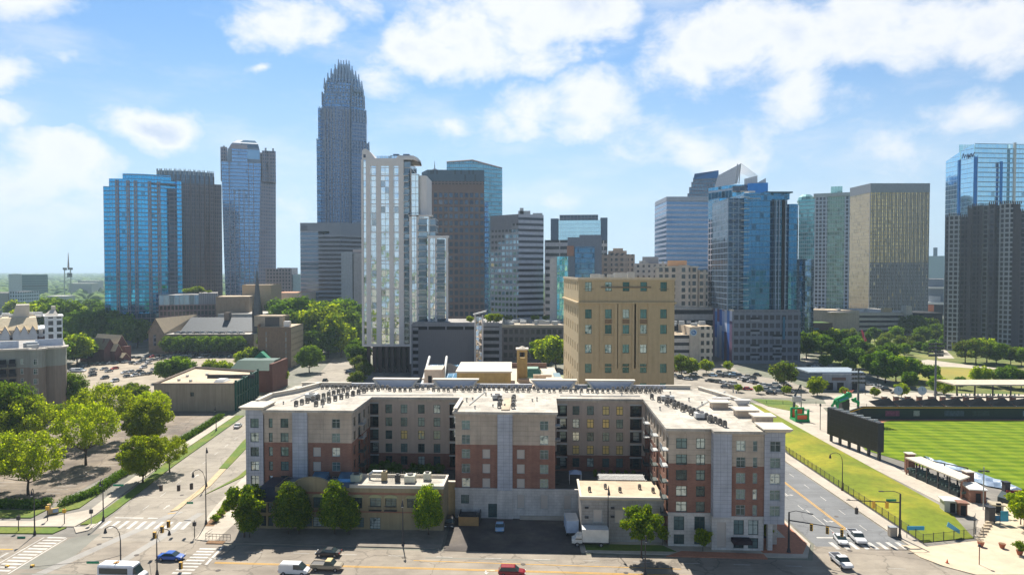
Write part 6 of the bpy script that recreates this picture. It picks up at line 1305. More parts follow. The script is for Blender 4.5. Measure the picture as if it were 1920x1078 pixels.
mb = MB(sx0, sy0, 0, a_); mb.box(0, -.25, zt - .3, L, .3, zt + .35); mb.build('parapet_cap', MATS['cap_light'], b.r)
for q in (1128.5, 1155.5, 1161, 1189, 1193, 1219): b.box('pilaster', b.x(q) - .55, -.28, b.z(690), b.x(q) + .55, -.003, zc - .42, SS)
for py in (688, 627): b.box('sill_band', b.x(1126), -.22, b.z(py), b.x(1222), -.285 + .06, b.z(py - 1.5), SS)
for u in cu[1:4]: b.box('spandrel_panel', u - 1.05, -.09, b.z(597) - 1.6, u + 1.05, -.003, b.z(597) - .3, mat('spandrel_brown', (.22, .15, .09), .8)); b.box('window_surround', u - 1.6, -.2, b.z(628) - .45, u + 1.6, -.003, b.z(628) - .1, SS)
b.box('entablature', cu[1] - 2.2, -.25, b.z(540), cu[3] + 2.2, -.003, b.z(537.5), mat('ent_dark', (.20, .15, .10), .85))
for u in (cu[0], cu[4]): b.box('entablature', u - 1.5, -.15, b.z(542.5), u + 1.5, -.003, b.z(541.5), MATS['ent_dark'])
for (q, y, w_, h) in ((1108, 10, 3, 1.4), (1122, 14, 2, 1.2), (1140, 12, 3, 1.3), (1152, 9, 4, 1.8), (1170, 14, 3, 1.5), (1178, 10, 2, 2.0)): b.box('rooftop_unit', b.x(q, y), y, zt - .3, b.x(q, y) + w_, y + 2, zt + h, STEEL)
# ---------------------------------------------------------------- left side buildings
b = Bld('garden_office', 'low flat roofed stone office with a green trellised side along the left road', 'building', 360, 256)
STN = mat('stone_panel', (.36, .30, .22), .9, var=.06, vs=.4, streak=.16); GRT = mat('green_trim', (.02, .10, .07), .6, var=.1)
x0, x1 = b.x(286), b.x(437); zt = 10.3
hol = [(b.x(q), b.x(q) + 1.4, b.z(743), b.z(735)) for q in (307, 354)]
mb = MB(); mb.holed((0, 0), 0, x0, x1, 0, zt, hol, .4); mb.build('front_wall', STN, b.r)
for q in (307, 354): addwin(b.r, (0, 0), 0, b.x(q) + .7, b.z(743), 1.4, b.z(735) - b.z(743), 'bar', WG, FRMD, .4)
ft_ = [(x0, 0), (x1, 0), (x1 - 3.2, 32), (x0 - 5, 44)]
mb = MB(); mb.face([(x, y, zt - .5) for x, y in ft_]); mb.build('roof', ROOFT, b.r)
mb = MB(); mb.wallq(ft_[3], ft_[0], 0, zt + .3); mb.wallq(ft_[2], ft_[3], 0, zt); mb.build('rear_wall', STN, b.r)
mb = MB(); mb.tube([(x0, .1, zt), (x1, .1, zt)], .32, 4); mb.tube([(x0, 0, zt), (x0 - 5, 44, zt)], .4, 4); mb.tube([(x0 - 5, 44, zt), (x1 - 3.2, 32, zt)], .5, 4); mb.build('parapet_cap', mat('cap_brown', (.20, .16, .13), .8), b.r)
aa = math.atan2(32, -3.2); mb = MB(x1, 0, 0, aa); Ls = math.hypot(32, 3.2)
mb.holed((0, 0), 0, 0, Ls, 0, zt, [(1.5 + i * 3.4, 3.8 + i * 3.4, 1.2 + j * 4.2, 4.3 + j * 4.2) for i in range(9) for j in range(2)], 1.2); mb.build('side_wall', mat('side_stone', (.26, .24, .18), .9), b.r)
mb = MB(x1, 0, 0, aa); mb.wallq((0, 1.19), (Ls, 1.19), 0, zt); mb.build('side_glass', facade('go_side_glass', 2, 2.2, .15, .15, (.04, .12, .09), (.03, .05, .05), (.12, .17, .15), .4), b.r)
for i in range(10):
    mb = MB(x1, 0, 0, aa); mb.box(.4 + i * 3.4, -.75, 0, 1.0 + i * 3.4, -.02, zt + (1.3 if i % 3 == 0 else .6)); mb.build('green_pier', GRT, b.r)
for z in (5, 10.4): mb = MB(x1, 0, 0, aa); mb.box(0, -.55, z, Ls, -.1, z + .5); mb.build('green_beam', GRT, b.r)
b.box('roof_step', b.x(380, 14), 17, zt - .5, b.x(470, 14), 17.6, zt + .9, mat('roof_dark', (.05, .05, .055), .9)); mb = MB(); mb.loft([[(b.x(402, 8) , 6, zt - .4), (b.x(420, 8), 6, zt - .4), (b.x(432, 12), 12, zt - .4), (b.x(412, 12), 12, zt - .4)], [(b.x(405, 8), 7, zt + .5), (b.x(418, 8), 7, zt + .5), (b.x(427, 12), 11, zt + .5), (b.x(412, 12), 11, zt + .5)]]); mb.build('skylight', WHITE, b.r)
for q, y in ((346, 20), (383, 24), (330, 10), (352, 8)): b.box('roof_vent', b.x(q, y), y, zt - .5, b.x(q, y) + .9, y + .9, zt + .3, STEEL)
b = Bld('brick_pavilion', 'small red brick building with a green metal hipped roof behind the trellised office', 'building', 470, 296)
mb = MB(); mb.prism(rect(b.x(430), 0, b.x(505), 18), 0, 9.5); mb.build('brick_wall', mat('old_brick', (.17, .08, .06), .9, var=.1), b.r)
mb = MB(); mb.loft([[(b.x(430) - .5, -.6, 9.5), (b.x(505) + .4, -.6, 9.5), (b.x(505) + .4, 18.5, 9.5), (b.x(430) - .5, 18.5, 9.5)], [(b.x(436), 5, 13.3), (b.x(506), 5, 13.3), (b.x(506), 13, 13.3), (b.x(436), 13, 13.3)]]); mb.build('roof', mat('green_metal_roof', (.025, .085, .06), .5), b.r)
mb = MB(); mb.prism([(b.x(505), -1), (b.x(511), -1), (b.x(511), 19), (b.x(505), 19)], 0, 12.5); mb.build('end_gable', MATS['old_brick'], b.r)
mb = MB(); x = b.x(488, 14); mb.loft([[(x - 3.5, 13.5, 12.8), (x + 3.5, 13.5, 12.8), (x + 3.5, 17, 12.8), (x - 3.5, 17, 12.8)], [(x, 13.5, 16), (x + .1, 13.5, 16), (x + .1, 17, 16), (x, 17, 16)]]); mb.build('dormer', mat('mint_gable', (.05, .28, .15), .5), b.r)
# beige office with penthouse
b = Bld('brown_office', 'square brown brick office with two narrow window strips left of the tree mass', 'office building', 520, 371)
zt = b.z(613)
mb = MB(); mb.wallq((b.x(482), 0), (b.x(545), 0), 0, zt); mb.wallq((b.x(482) - 3, 18), (b.x(482), 0), 0, zt + 1.2); mb.build('wall', mat('brown_brick', (.24, .16, .105), .9, streak=.06), b.r)
mb = MB(); mb.wallq((b.x(545), 0), (b.x(568, 26), 26), 0, zt); mb.build('side_wall', facade('bo_side', 2.2, 3.2, 1.4, 2.2, (.34, .28, .20), (.10, .09, .07), (.2, .18, .14), 0, .6, 0, 0, dark=0), b.r)
mb = MB(); mb.face([(b.x(482), 0, zt - .3), (b.x(545), 0, zt - .3), (b.x(568, 26), 26, zt - .3), (b.x(484, 26), 26, zt - .3)]); mb.build('roof', ROOFT, b.r)
for q in (498, 535): b.box('window_strip', b.x(q) - .35, -.08, b.z(675), b.x(q) + .35, -.01, b.z(622), facade('strip_w', 2, 3.3, .1, 1.2, (.2, .14, .1), (.3, .3, .28), (.6, .6, .55), .2)); 
b.walls('penthouse', rect(b.x(476, 8), 8, b.x(529, 8), 20), zt - .3, b.z(592, 8), facade('pent', 14, 9, 6, 1.5, (.30, .25, .19), (.07, .065, .06), (.1, .1, .1), .1, .5), ROOFT); b.box('rooftop_unit', b.x(531, 6), 6, zt - .3, b.x(542, 6), 9, zt + 2.6, WHITE)
# church with dark roof and deck of cars
b = Bld('stone_church', 'long stone church hall with a sunlit left gable and a dark slate roof', 'church', 380, 437)
CHURCH_STONE = mat('church_stone', (.20, .155, .12), .9, var=.2, vs=.5); SL = mat('dark_slate_roof', (.055, .07, .085), .6, var=.15)
xg = b.x(277); xr = b.x(328); zr = b.z(598); ze = b.z(625)
mb = MB(); mb.wallq((xg, 0), (b.x(306), 0), 0, ze); mb.face([(xg, 0, ze), (b.x(306), 0, ze), (b.x(291), 0, zr)]); mb.wallq((b.x(306), 0), (b.x(306), 40), 0, ze); mb.wallq((xg, 40), (xg, 0), 0, ze); mb.build('gable_wall', CHURCH_STONE, b.r)
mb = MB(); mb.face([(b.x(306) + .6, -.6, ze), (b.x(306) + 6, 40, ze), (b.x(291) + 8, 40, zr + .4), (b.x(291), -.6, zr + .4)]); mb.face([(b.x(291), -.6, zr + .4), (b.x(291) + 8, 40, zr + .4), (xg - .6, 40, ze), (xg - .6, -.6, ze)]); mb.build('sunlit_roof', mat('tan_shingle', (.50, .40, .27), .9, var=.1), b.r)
b.box('lancet_window', b.x(286), -.15, b.z(648), b.x(291), -.02, b.z(628), M_AVD)
mb = MB(); mb.face([(b.x(322), 10, b.z(624)), (b.x(474), 10, b.z(624)), (b.x(474), 26, b.z(600)), (b.x(322), 26, b.z(600))]); mb.face([(b.x(474), 42, b.z(624)), (b.x(322), 42, b.z(624)), (b.x(322), 26, b.z(600)), (b.x(474), 26, b.z(600))]); mb.build('slate_roof', SL, b.r)
mb = MB(); mb.prism(rect(b.x(312), 10.4, b.x(474), 41), 0, b.z(624)); mb.build('nave_wall', CHURCH_STONE, b.r)
b.box('rear_hall', b.x(370), 30, 0, b.x(462), 60, b.z(594), mat('pale_roof_hall', (.42, .40, .36), .85)); b.box('bell_cote', b.x(392), 22, b.z(605), b.x(402), 26, b.z(590), CHURCH_STONE)
b = Bld('parking_deck', 'low stone parking deck with cars on top before the dark slate roof', 'parking deck', 385, 428)
zd = b.z(627); b.box('deck_wall', b.x(307), 0, 0, b.x(474), .8, zd + .1, CHURCH_STONE); b.box('deck', b.x(307), .8, 0, b.x(474), 14, zd, mat('deck_conc', (.45, .42, .37), .85))
# small dark red-brick church
b = Bld('brick_chapel', 'small dark red brick chapel with cream dormer roofs behind the left parking lot', 'church', 220, 395, rot=1)
DB = mat('dark_brick', (.13, .06, .055), .9, var=.2); CS = mat('cream_shingle', (.60, .50, .34), .9)
def gable(B, q0, q1, y0, y1, pe, pr, wm, rm, nm='hall'):
    xa, xb = B.x(q0), B.x(q1); za, zb = B.z(pe), B.z(pr); xm = (xa + xb) / 2
    mb = MB(); mb.wallq((xa, y0), (xb, y0), 0, za); mb.face([(xa, y0, za), (xb, y0, za), (xm, y0, zb)]); mb.wallq((xb, y0), (xb, y1), 0, za); mb.wallq((xa, y1), (xa, y0), 0, za); o = mb.build(nm + '_wall', wm, B.r)
    mb = MB(); mb.face([(xb + .4, y0 - .4, za - .2), (xb + .4, y1, za - .2), (xm, y1, zb + .2), (xm, y0 - .4, zb + .2)]); mb.face([(xm, y0 - .4, zb + .2), (xm, y1, zb + .2), (xa - .4, y1, za - .2), (xa - .4, y0 - .4, za - .2)]); mb.build(nm + '_roof', rm, B.r)
gable(b, 188, 214, 0, 22, 652, 634, DB, mat('weathered_shingle', (.22, .18, .15), .9)); gable(b, 216, 250, 2, 24, 656, 630, DB, CS, 'nave'); gable(b, 203, 217, -4, 3, 656, 644, DB, CS, 'porch'); gable(b, 212, 226, -7, 0, 668, 661, DB, CS, 'entry')
b.box('tower', b.x(228), -2, 0, b.x(244), 6, b.z(650), DB); b.r.rotation_euler.z += .6; mb = MB(); mb.cyl(b.x(198), 4, b.z(648), b.z(634), 1.6, .2, 6); mb.build('turret', DB, b.r)
# pale green stone apartment, left edge, curved
b = Bld('curved_apartments', 'curved apartment block with pale green upper storey and tan lower floors at the left edge', 'apartment building', 60, 240, rot=1)
PGN = mat('pale_green_stone', (.34, .35, .30), .85, var=.04, streak=.1); TNL = mat('tan_lower', (.29, .235, .185), .88, var=.05, streak=.12)
zt = b.z(655); zm = b.z(688)
pts = [(b.x(-90), 10), (b.x(-20), 4)] + [(b.x(q), y) for q, y in ((0, 2), (30, 1), (52, 0), (56, -2.2), (66, -3.2), (76, -3), (82, -1.5), (84, 0), (100, -.6), (112, -.4), (121, 1.5), (124, 5))]; pts2 = pts + [(b.x(124), 40), (b.x(-90), 50)]
for (q, y) in ((0, 0),): pass
b.walls('lower_wall', pts2, 0, zm, TNL); b.walls('upper_wall', pts2, zm, zt, PGN, ROOFG)
mb = MB(); 
for (a1, a2) in zip(pts, pts[1:]): d = Vector((a2[0] - a1[0], a2[1] - a1[1])); an = math.atan2(d.y, d.x); mb.cbox((a1[0] + a2[0]) / 2, (a1[1] + a2[1]) / 2 - .2, zt + .2, d.length + .2, 1.2, .6, 0, an)
mb.build('cornice', CREAM, b.r)
for (q0, q1, y) in ((-20, 33, 8), (64, 116, 10)): b.box('roof_screen', b.x(q0, y), y, zt, b.x(q1, y), y + .4, zt + 2.6, mat('screen_white', (.55, .60, .68), .6))
for (q0, q1) in ((-10, 8), (14, 26)):
    for i in range(5): z = b.z(685 + i * 18); b.box('balcony_opening', b.x(q0), 1.0 if q0 < 0 else .5, z, b.x(q1), 3.5, z + 2.4, DARK); b.box('balcony_rail', b.x(q0) - .2, .1, z - .1, b.x(q1) + .2, .35, z + 1.0, BLACKM)
for q, yy in ((40, .55), (64, -3.15), (64, -3.15)):
    for i in range(5): z = b.z(682 + i * 18); o = addwin(b.r, (0, yy), 0, b.x(q), z, 1.3, 1.9, 'cross', WG, WHITE, 0)
b.units(b.x(48, 8), b.x(62, 8), 3, 9, zt, 5, 6); b.box('garage_base', b.x(84), -.9, 0, b.x(121), .2, b.z(765), DARK)
# white dormered row at far left
b = Bld('dormered_rowhouses', 'white dormered rowhouse block with brick lower storeys at the far left', 'apartment building', 60, 350, rot=1)
WW = mat('white_clapboard', (.58, .60, .64), .8, var=.05); zt = b.z(618)
mb = MB(); mb.prism([(b.x(-60), 6), (b.x(70), 0), (b.x(115), -6), (b.x(115), 30), (b.x(-60), 40)], 0, b.z(632)); mb.build('brick_wall', mat('plum_brick', (.14, .08, .08), .9, var=.2, vs=1), b.r)
mb = MB(); mb.prism([(b.x(-60), 6), (b.x(70), 0), (b.x(115), -6), (b.x(115), 30), (b.x(-60), 40)], b.z(632), zt); mb.build('white_wall', facade('ww_win', 3.2, 3.2, 2.0, 1.1, (.58, .60, .64), (.05, .06, .08), (.12, .14, .17), .2), b.r)
mb = MB(); mb.loft([[(b.x(-60), 5, zt), (b.x(70), -1, zt), (b.x(70), 34, zt), (b.x(-60), 38, zt)], [(b.x(-60), 14, b.z(597)), (b.x(66), 8, b.z(597)), (b.x(66), 30, b.z(597)), (b.x(-60), 32, b.z(597))]]); mb.build('mansard_roof', CS, b.r)
for i, q in enumerate((-30, -8, 8, 30, 44, 60)): gable(b, q - 8, q + 8, -1.5 - q * .02, 14, 625, 610, WW, CS, 'dormer')
b.box('corner_block', b.x(82), -7, 0, b.x(115), 8, b.z(594), facade('ww_corner', 3.6, 3.4, 1.5, 1.2, (.55, .60, .68), (.06, .07, .1), (.15, .17, .2), .3)); b.box('roof_eave', b.x(80), -8, b.z(594), b.x(117), 9, b.z(592), WHITE)
mb = MB(); mb.loft([[(b.x(82), -6, b.z(592)), (b.x(108), -6, b.z(592)), (b.x(108), 6, b.z(592)), (b.x(82), 6, b.z(592))], [(b.x(93), -3, b.z(583)), (b.x(103), -3, b.z(583)), (b.x(103), 3, b.z(583)), (b.x(93), 3, b.z(583))]]); mb.build('hip_roof', CREAM, b.r); b.box('cupola', b.x(95), -2, b.z(583), b.x(103), 2, b.z(575), CREAM)
mb = MB(); mb.loft([[(b.x(20), 12, b.z(597)), (b.x(54), 12, b.z(597)), (b.x(54), 24, b.z(597)), (b.x(20), 24, b.z(597))], [(b.x(28), 12, b.z(573)), (b.x(54), 12, b.z(573)), (b.x(54), 22, b.z(573)), (b.x(28), 22, b.z(573))]]); mb.build('stair_tower', CREAM, b.r); b.units(b.x(-10), b.x(80), 16, 28, b.z(599), 12, 2, WHITE)
# horizon left: white/green glass office + antenna mast
b = Bld('distant_office', 'white and dark green glass office slab among the trees at the left horizon', 'office building', 52, 1150, rot=1)
b.walls('white_wall', rect(b.x(16), 0, b.x(41), 40), 0, b.z(514), mat('dist_white', (.50, .50, .54), .8), ROOFG); b.walls('glass_wall', [(b.x(41) + .1, 0), (b.x(90), 14), (b.x(90), 50), (b.x(41) + .1, 40)], 0, b.z(515), facade('dist_glass', 60, 4, 0, .8, (.16, .24, .25), (.05, .11, .12), (.08, .16, .17), .3, .3), ROOFG)
b = Bld('distant_building', 'low pale blue building at the left edge of the horizon trees', 'building', 10, 800); b.walls('wall', rect(b.x(-30), 0, b.x(14), 30), 0, b.z(549), mat('dist_tan', (.36, .33, .30), .8), ROOFG); b.walls('wing', rect(b.x(14) + .1, 2, b.x(40), 30), 0, b.z(547), facade('dist_w', 3, 4, 1.2, 1.6, (.40, .45, .52), (.1, .14, .2), (.2, .25, .3), .2), ROOFG)
b = Bld('antenna_mast', 'red and white lattice antenna mast rising from the trees left of the blue tower', 'antenna mast', 127, 1000)
mb = MB()
for (dx, dy) in ((-5.5, 0), (5.5, 0), (0, 8)): mb.tube([(dx, dy, 0), (dx * .8, dy * .8, b.z(505)), ], .7, 4)
for i in range(9): z = 8 + i * 5.5; mb.tube([(-5.4, 0, z), (5.2, 0, z + 5), (0, 7.5, z)], .3, 4)
mb.build('lattice', STEEL, b.r); mb = MB(); mb.cyl(-4, 0, b.z(506), b.z(502), 2.6, n=10); mb.cyl(4, 0, b.z(506), b.z(502), 3.2, n=10); mb.cyl(3, 0, b.z(520), b.z(512), 3.2, n=10); mb.build('dishes', mat('dish', (.2, .2, .2), .7), b.r)
mb = MB(); mb.cyl(0, 2, b.z(502), b.z(474), 1.5, .3, 6); mb.build('aerial', mat('aerial_red', (.5, .35, .35), .7), b.r)
for i, (px, py, Y, w_, h, lab) in enumerate([(150, 532, 1300, 22, 8, 'long white roofed shed far off among the horizon trees'), (105, 556, 900, 12, 9, 'small pale house roof among the trees near the antenna mast'), (165, 527, 1500, 22, 8, 'white warehouse far off beyond the antenna mast')]):
    b = Bld('distant_shed', lab, 'building', px, Y); b.box('wall', -w_, 0, 0, w_, 20, b.z(py), mat('shed_grey', (.45, .44, .42), .85)); b.box('roof', -w_ - .4, -.4, b.z(py), w_ + .4, 20.4, b.z(py) + .8, mat('shed_roof', (.65, .62, .58), .8))
b = Bld('low_block', 'low orange roofed block between the tree mass and the grey banded office', 'building', 545, 560); b.walls('wall', rect(b.x(505), 0, b.x(566), 40), 0, b.z(549), mat('warm_white', (.55, .48, .42), .85), mat('orange_roof', (.55, .30, .18), .9))
b = Bld('distant_building', 'small brown office cluster on the horizon beside the grey banded office', 'building', 535, 900); b.walls('wall', rect(b.x(520), 0, b.x(545), 30), 0, b.z(502), facade('dist_br', 6, 4, 4, 1, (.26, .22, .24), (.06, .07, .09), (.14, .15, .18), .3), ROOFG); b.walls('wall', rect(b.x(546), 6, b.x(560), 30), 0, b.z(515), mat('dist_green', (.25, .36, .38), .8), ROOFG)

# ---- low roofs between the apartments and the sandstone block
b = Bld('museum_building', 'low cream roofed complex with a mustard wall and blue glazed roof behind the apartments', 'building', 905, 235)
MUS = mat('mustard_wall', (.44, .32, .13), .9, streak=.06); FLR = mat('cream_roof', (.62, .52, .42), .85, var=.08, dirt=.2)
H1 = ZH(692, 236)
b.box('main_roof', XH(775, 222) - b.X, -14, 8, b.x(1046, 30), 52, 12.2, FLR)
b.box('mustard_hall', b.x(857), -2, 12.2, b.x(958), 10, b.z(697), MUS); b.box('hall_roof', b.x(857) - .4, -2.4, b.z(697), b.x(958) + .3, 22, b.z(697) + .5, mat('beige_membrane', (.58, .53, .46), .8, var=.03))
b.box('stair_block', b.x(797), -3, 12.2, b.x(830), 8, b.z(693, -3), FLR); b.box('block_door', b.x(804), -3.1, 12.4, b.x(811), -3.01, b.z(702), DARK)
b.box('rear_parapet', b.x(870, 50), 50, 12.2, b.x(1025, 50), 51, 14.2, mat('brown_coping', (.20, .12, .09), .8))
mb = MB(); mb.face([(b.x(796, 20), 5, 12.6), (b.x(868, 20), 8, 12.6), (b.x(868, 40), 40, 15), (b.x(806, 40), 40, 15)]); mb.build('glazed_roof', facade('blue_glaze', 2, 2, .12, .12, (.3, .4, .5), (.10, .30, .52), (.2, .45, .66), .6, .1), b.r)
mb = MB(); mb.cyl(b.x(843, 30), 30, 13.4, 17, 7, 0, 16); mb.build('dark_cone', DARK, b.r)
for (q0, q1) in ((794, 806), (833, 838)): mb = MB(); mb.tube([(b.x(q0, 8), 2, 12.6), (b.x(q1, 40), 38, 18.4)], .5, 6); mb.build('roof_truss', mat('truss_white', (.55, .55, .52), .6), b.r)
for i, (q, y, w_, d_, h) in enumerate([(780, -6, 5, 6, 1.6), (1010, 0, 8, 6, 1.3), (1025, 14, 6, 5, 1.0), (990, -4, 10, 8, .9), (972, 12, 4, 4, 1.2), (838, 4, 3, 3, 1.6), (850, -3, 4, 2, 1.2), (1000, 22, 7, 3, 1.4), (790, 8, 3, 5, 2.2)]): b.box('roof_block', b.x(q, y), y, 12.2, b.x(q, y) + w_, y + d_, 12.2 + h, FLR if i % 3 else mat('peach_roof', (.58, .42, .30), .85))
mb = MB(); mb.loft([[(b.x(982, 25), 22, 12.2), (b.x(1018, 25), 22, 12.2), (b.x(1018, 40), 34, 12.2), (b.x(982, 40), 34, 12.2)], [(b.x(988, 25), 25, 15.5), (b.x(1008, 25), 25, 15.5), (b.x(1008, 40), 31, 15.5), (b.x(988, 40), 31, 15.5)]]); mb.build('green_atrium', facade('green_atr', 1.5, 1.5, .15, .15, (.1, .2, .15), (.04, .12, .09), (.12, .25, .2), .5), b.r)
b.box('long_skylight', b.x(1044, 10), -8, 11.8, b.x(1058, 10), 34, 12.6, mat('skylight_pale', (.28, .38, .42), .3, metal=.3)); b.box('green_strip', b.x(1058, 10) , -8, 11.8, b.x(1066, 10), 30, 12.3, mat('sedum', (.28, .30, .16), .9, var=.3, vs=.8))
b = Bld('bell_tower', 'small mustard bell tower with a domed cap on the low cream roofs', 'bell tower', 979, 252)
mb = MB(); mb.box(-1.9, -1.9, 11, -1.0, 1.9, b.z(655)); mb.box(1.0, -1.9, 11, 1.9, 1.9, b.z(655)); mb.box(-1.0, -1.8, 11, 1.0, 1.9, b.z(671)); mb.box(-1.0, -1.8, b.z(659), 1.0, 1.9, b.z(655)); mb.build('shaft', MUS, b.r)
mb = MB(); mb.box(-2.3, -2.3, b.z(655), 2.3, 2.3, b.z(652.5)); mb.cyl(0, 0, b.z(652.5), b.z(649), 1.5, .5, 8); mb.build('cap', CREAM, b.r); mb = MB(); mb.cyl(0, 0, b.z(668), b.z(661), .5, n=8); mb.build('bell', BRONZE, b.r)

# right side: garages and low walls behind the park
b = Bld('parking_garage', 'long white parking garage below the golden slab at the edge of the park', 'parking garage', 1640, 560)
for i in range(4): b.box('deck_band', b.x(1612), 0, 4 + i * 4.0, b.x(1712), .5, 6 + i * 4.0, WC)
b.box('interior', b.x(1613), 1, 0, b.x(1770), 30, 18, DARK); b.box('roof_deck', b.x(1560), 1.2, 18, b.x(1712), 60, 18.6, WC); b.box('stair_tower', b.x(1696), -3, 0, b.x(1707), 4, 24, WC)
b.walls('blank_wall', [(b.x(1530), 14), (b.x(1612), -.2), (b.x(1612), 30), (b.x(1530), 30)], 0, 20, mat('pinkish_concrete', (.42, .36, .31), .85, streak=.15), ROOFT)
for i in range(3): b.box('deck_band', b.x(1712), 3, 5 + i * 5, b.x(1772), 3.4, 7 + i * 5, GC)
b.box('rooftop_unit', b.x(1660), 2, 18.6, b.x(1676), 6, 22, mat('tan_box', (.42, .33, .2), .8)); b.units(b.x(1560), b.x(1650), 6, 50, 18.6, 14, 8)
b = Bld('low_brick_block', 'low dark brick block with sunlit edges right of the mirrored tower base', 'building', 1550, 520)
b.walls('wall', rect(b.x(1500), 0, b.x(1562), 20), 0, 13, mat('brick_dark2', (.12, .08, .07), .9), mat('hedge_roof', (.07, .13, .03), .95)); b.box('band', b.x(1498), -.4, 8, b.x(1536), 0, 9, mat('band_blue', (.08, .2, .3), .6))
b = Bld('underpass_wall', 'grey retaining wall with openings beside the street left of the park', 'wall', 1590, 300)
b.box('wall', b.x(1545), 0, 0, b.x(1625), 1, 7.5, mat('grey_retaining', (.26, .29, .34), .8, streak=.1)); b.box('top_slab', b.x(1520), 1, 7.5, b.x(1625), 16, 8.1, mat('blue_grey_slab', (.28, .34, .40), .8)); b.box('sign_panel', b.x(1562), -.2, 4.6, b.x(1588), -.01, 5.9, mat('brown_sign', (.14, .09, .08), .8))
for q in (1552, 1572, 1600): b.box('opening', b.x(q), -.15, .3, b.x(q + 12), -.01, 3.6, DARK)
b = Bld('flag_pole', 'red banner flag standing in the trees at the far end of the park', 'flag', 1622, 440)
mb = MB(); mb.cyl(0, 0, 0, b.z(622), .15, n=6); mb.build('pole', STEEL, b.r); mb = MB(); z = b.z(625); mb.loft([[(-2.4, -.3, z + 2), (-1.2, .2, z + 2.4), (-1.2, .3, z + 2.4), (-2.4, -.2, z + 2)], [(-.4, -.3, z - 5.5), (2.0, .4, z - 5), (2.0, .5, z - 5), (-.4, -.2, z - 5.5)]]); mb.build('banner', mat('banner_red', (.62, .06, .10), .7), b.r)

# ---------------------------------------------------------------- vehicles
def carpaint(n, c): return mat('paint_' + n, c, .28, var=.02, spec=.6)
CGL = mat('car_glass', (.03, .05, .055), .08, spec=.8, var=.1); TYRE = mat('tyre_rubber', (.02, .02, .02), .9); RIM = mat('rim_silver', (.35, .35, .36), .4, metal=.6); LAMPW = mat('headlight_glass', (.7, .7, .68), .2); LAMPR = mat('tail_light', (.4, .02, .02), .3)
def ring_sec(x, w, z0, z1, r=.12):
    return [(x, -w + r, z0), (x, w - r, z0), (x, w, z0 + r), (x, w, z1 - r), (x, w - r, z1), (x, -w + r, z1), (x, -w, z1 - r), (x, -w, z0 + r)]
def wheels(root, xs, w, r=.34, tw=.22):
    for x in xs:
        for s_ in (-1, 1):
            mb = MB(); mb.tube([(x, s_ * (w - tw), r), (x, s_ * w, r)], r, 14); t = mb.build('wheel', TYRE, root); mb = MB(); mb.tube([(x, s_ * (w - .02), r), (x, s_ * (w + .03), r)], r * .6, 10); mb.build('rim', RIM, t)
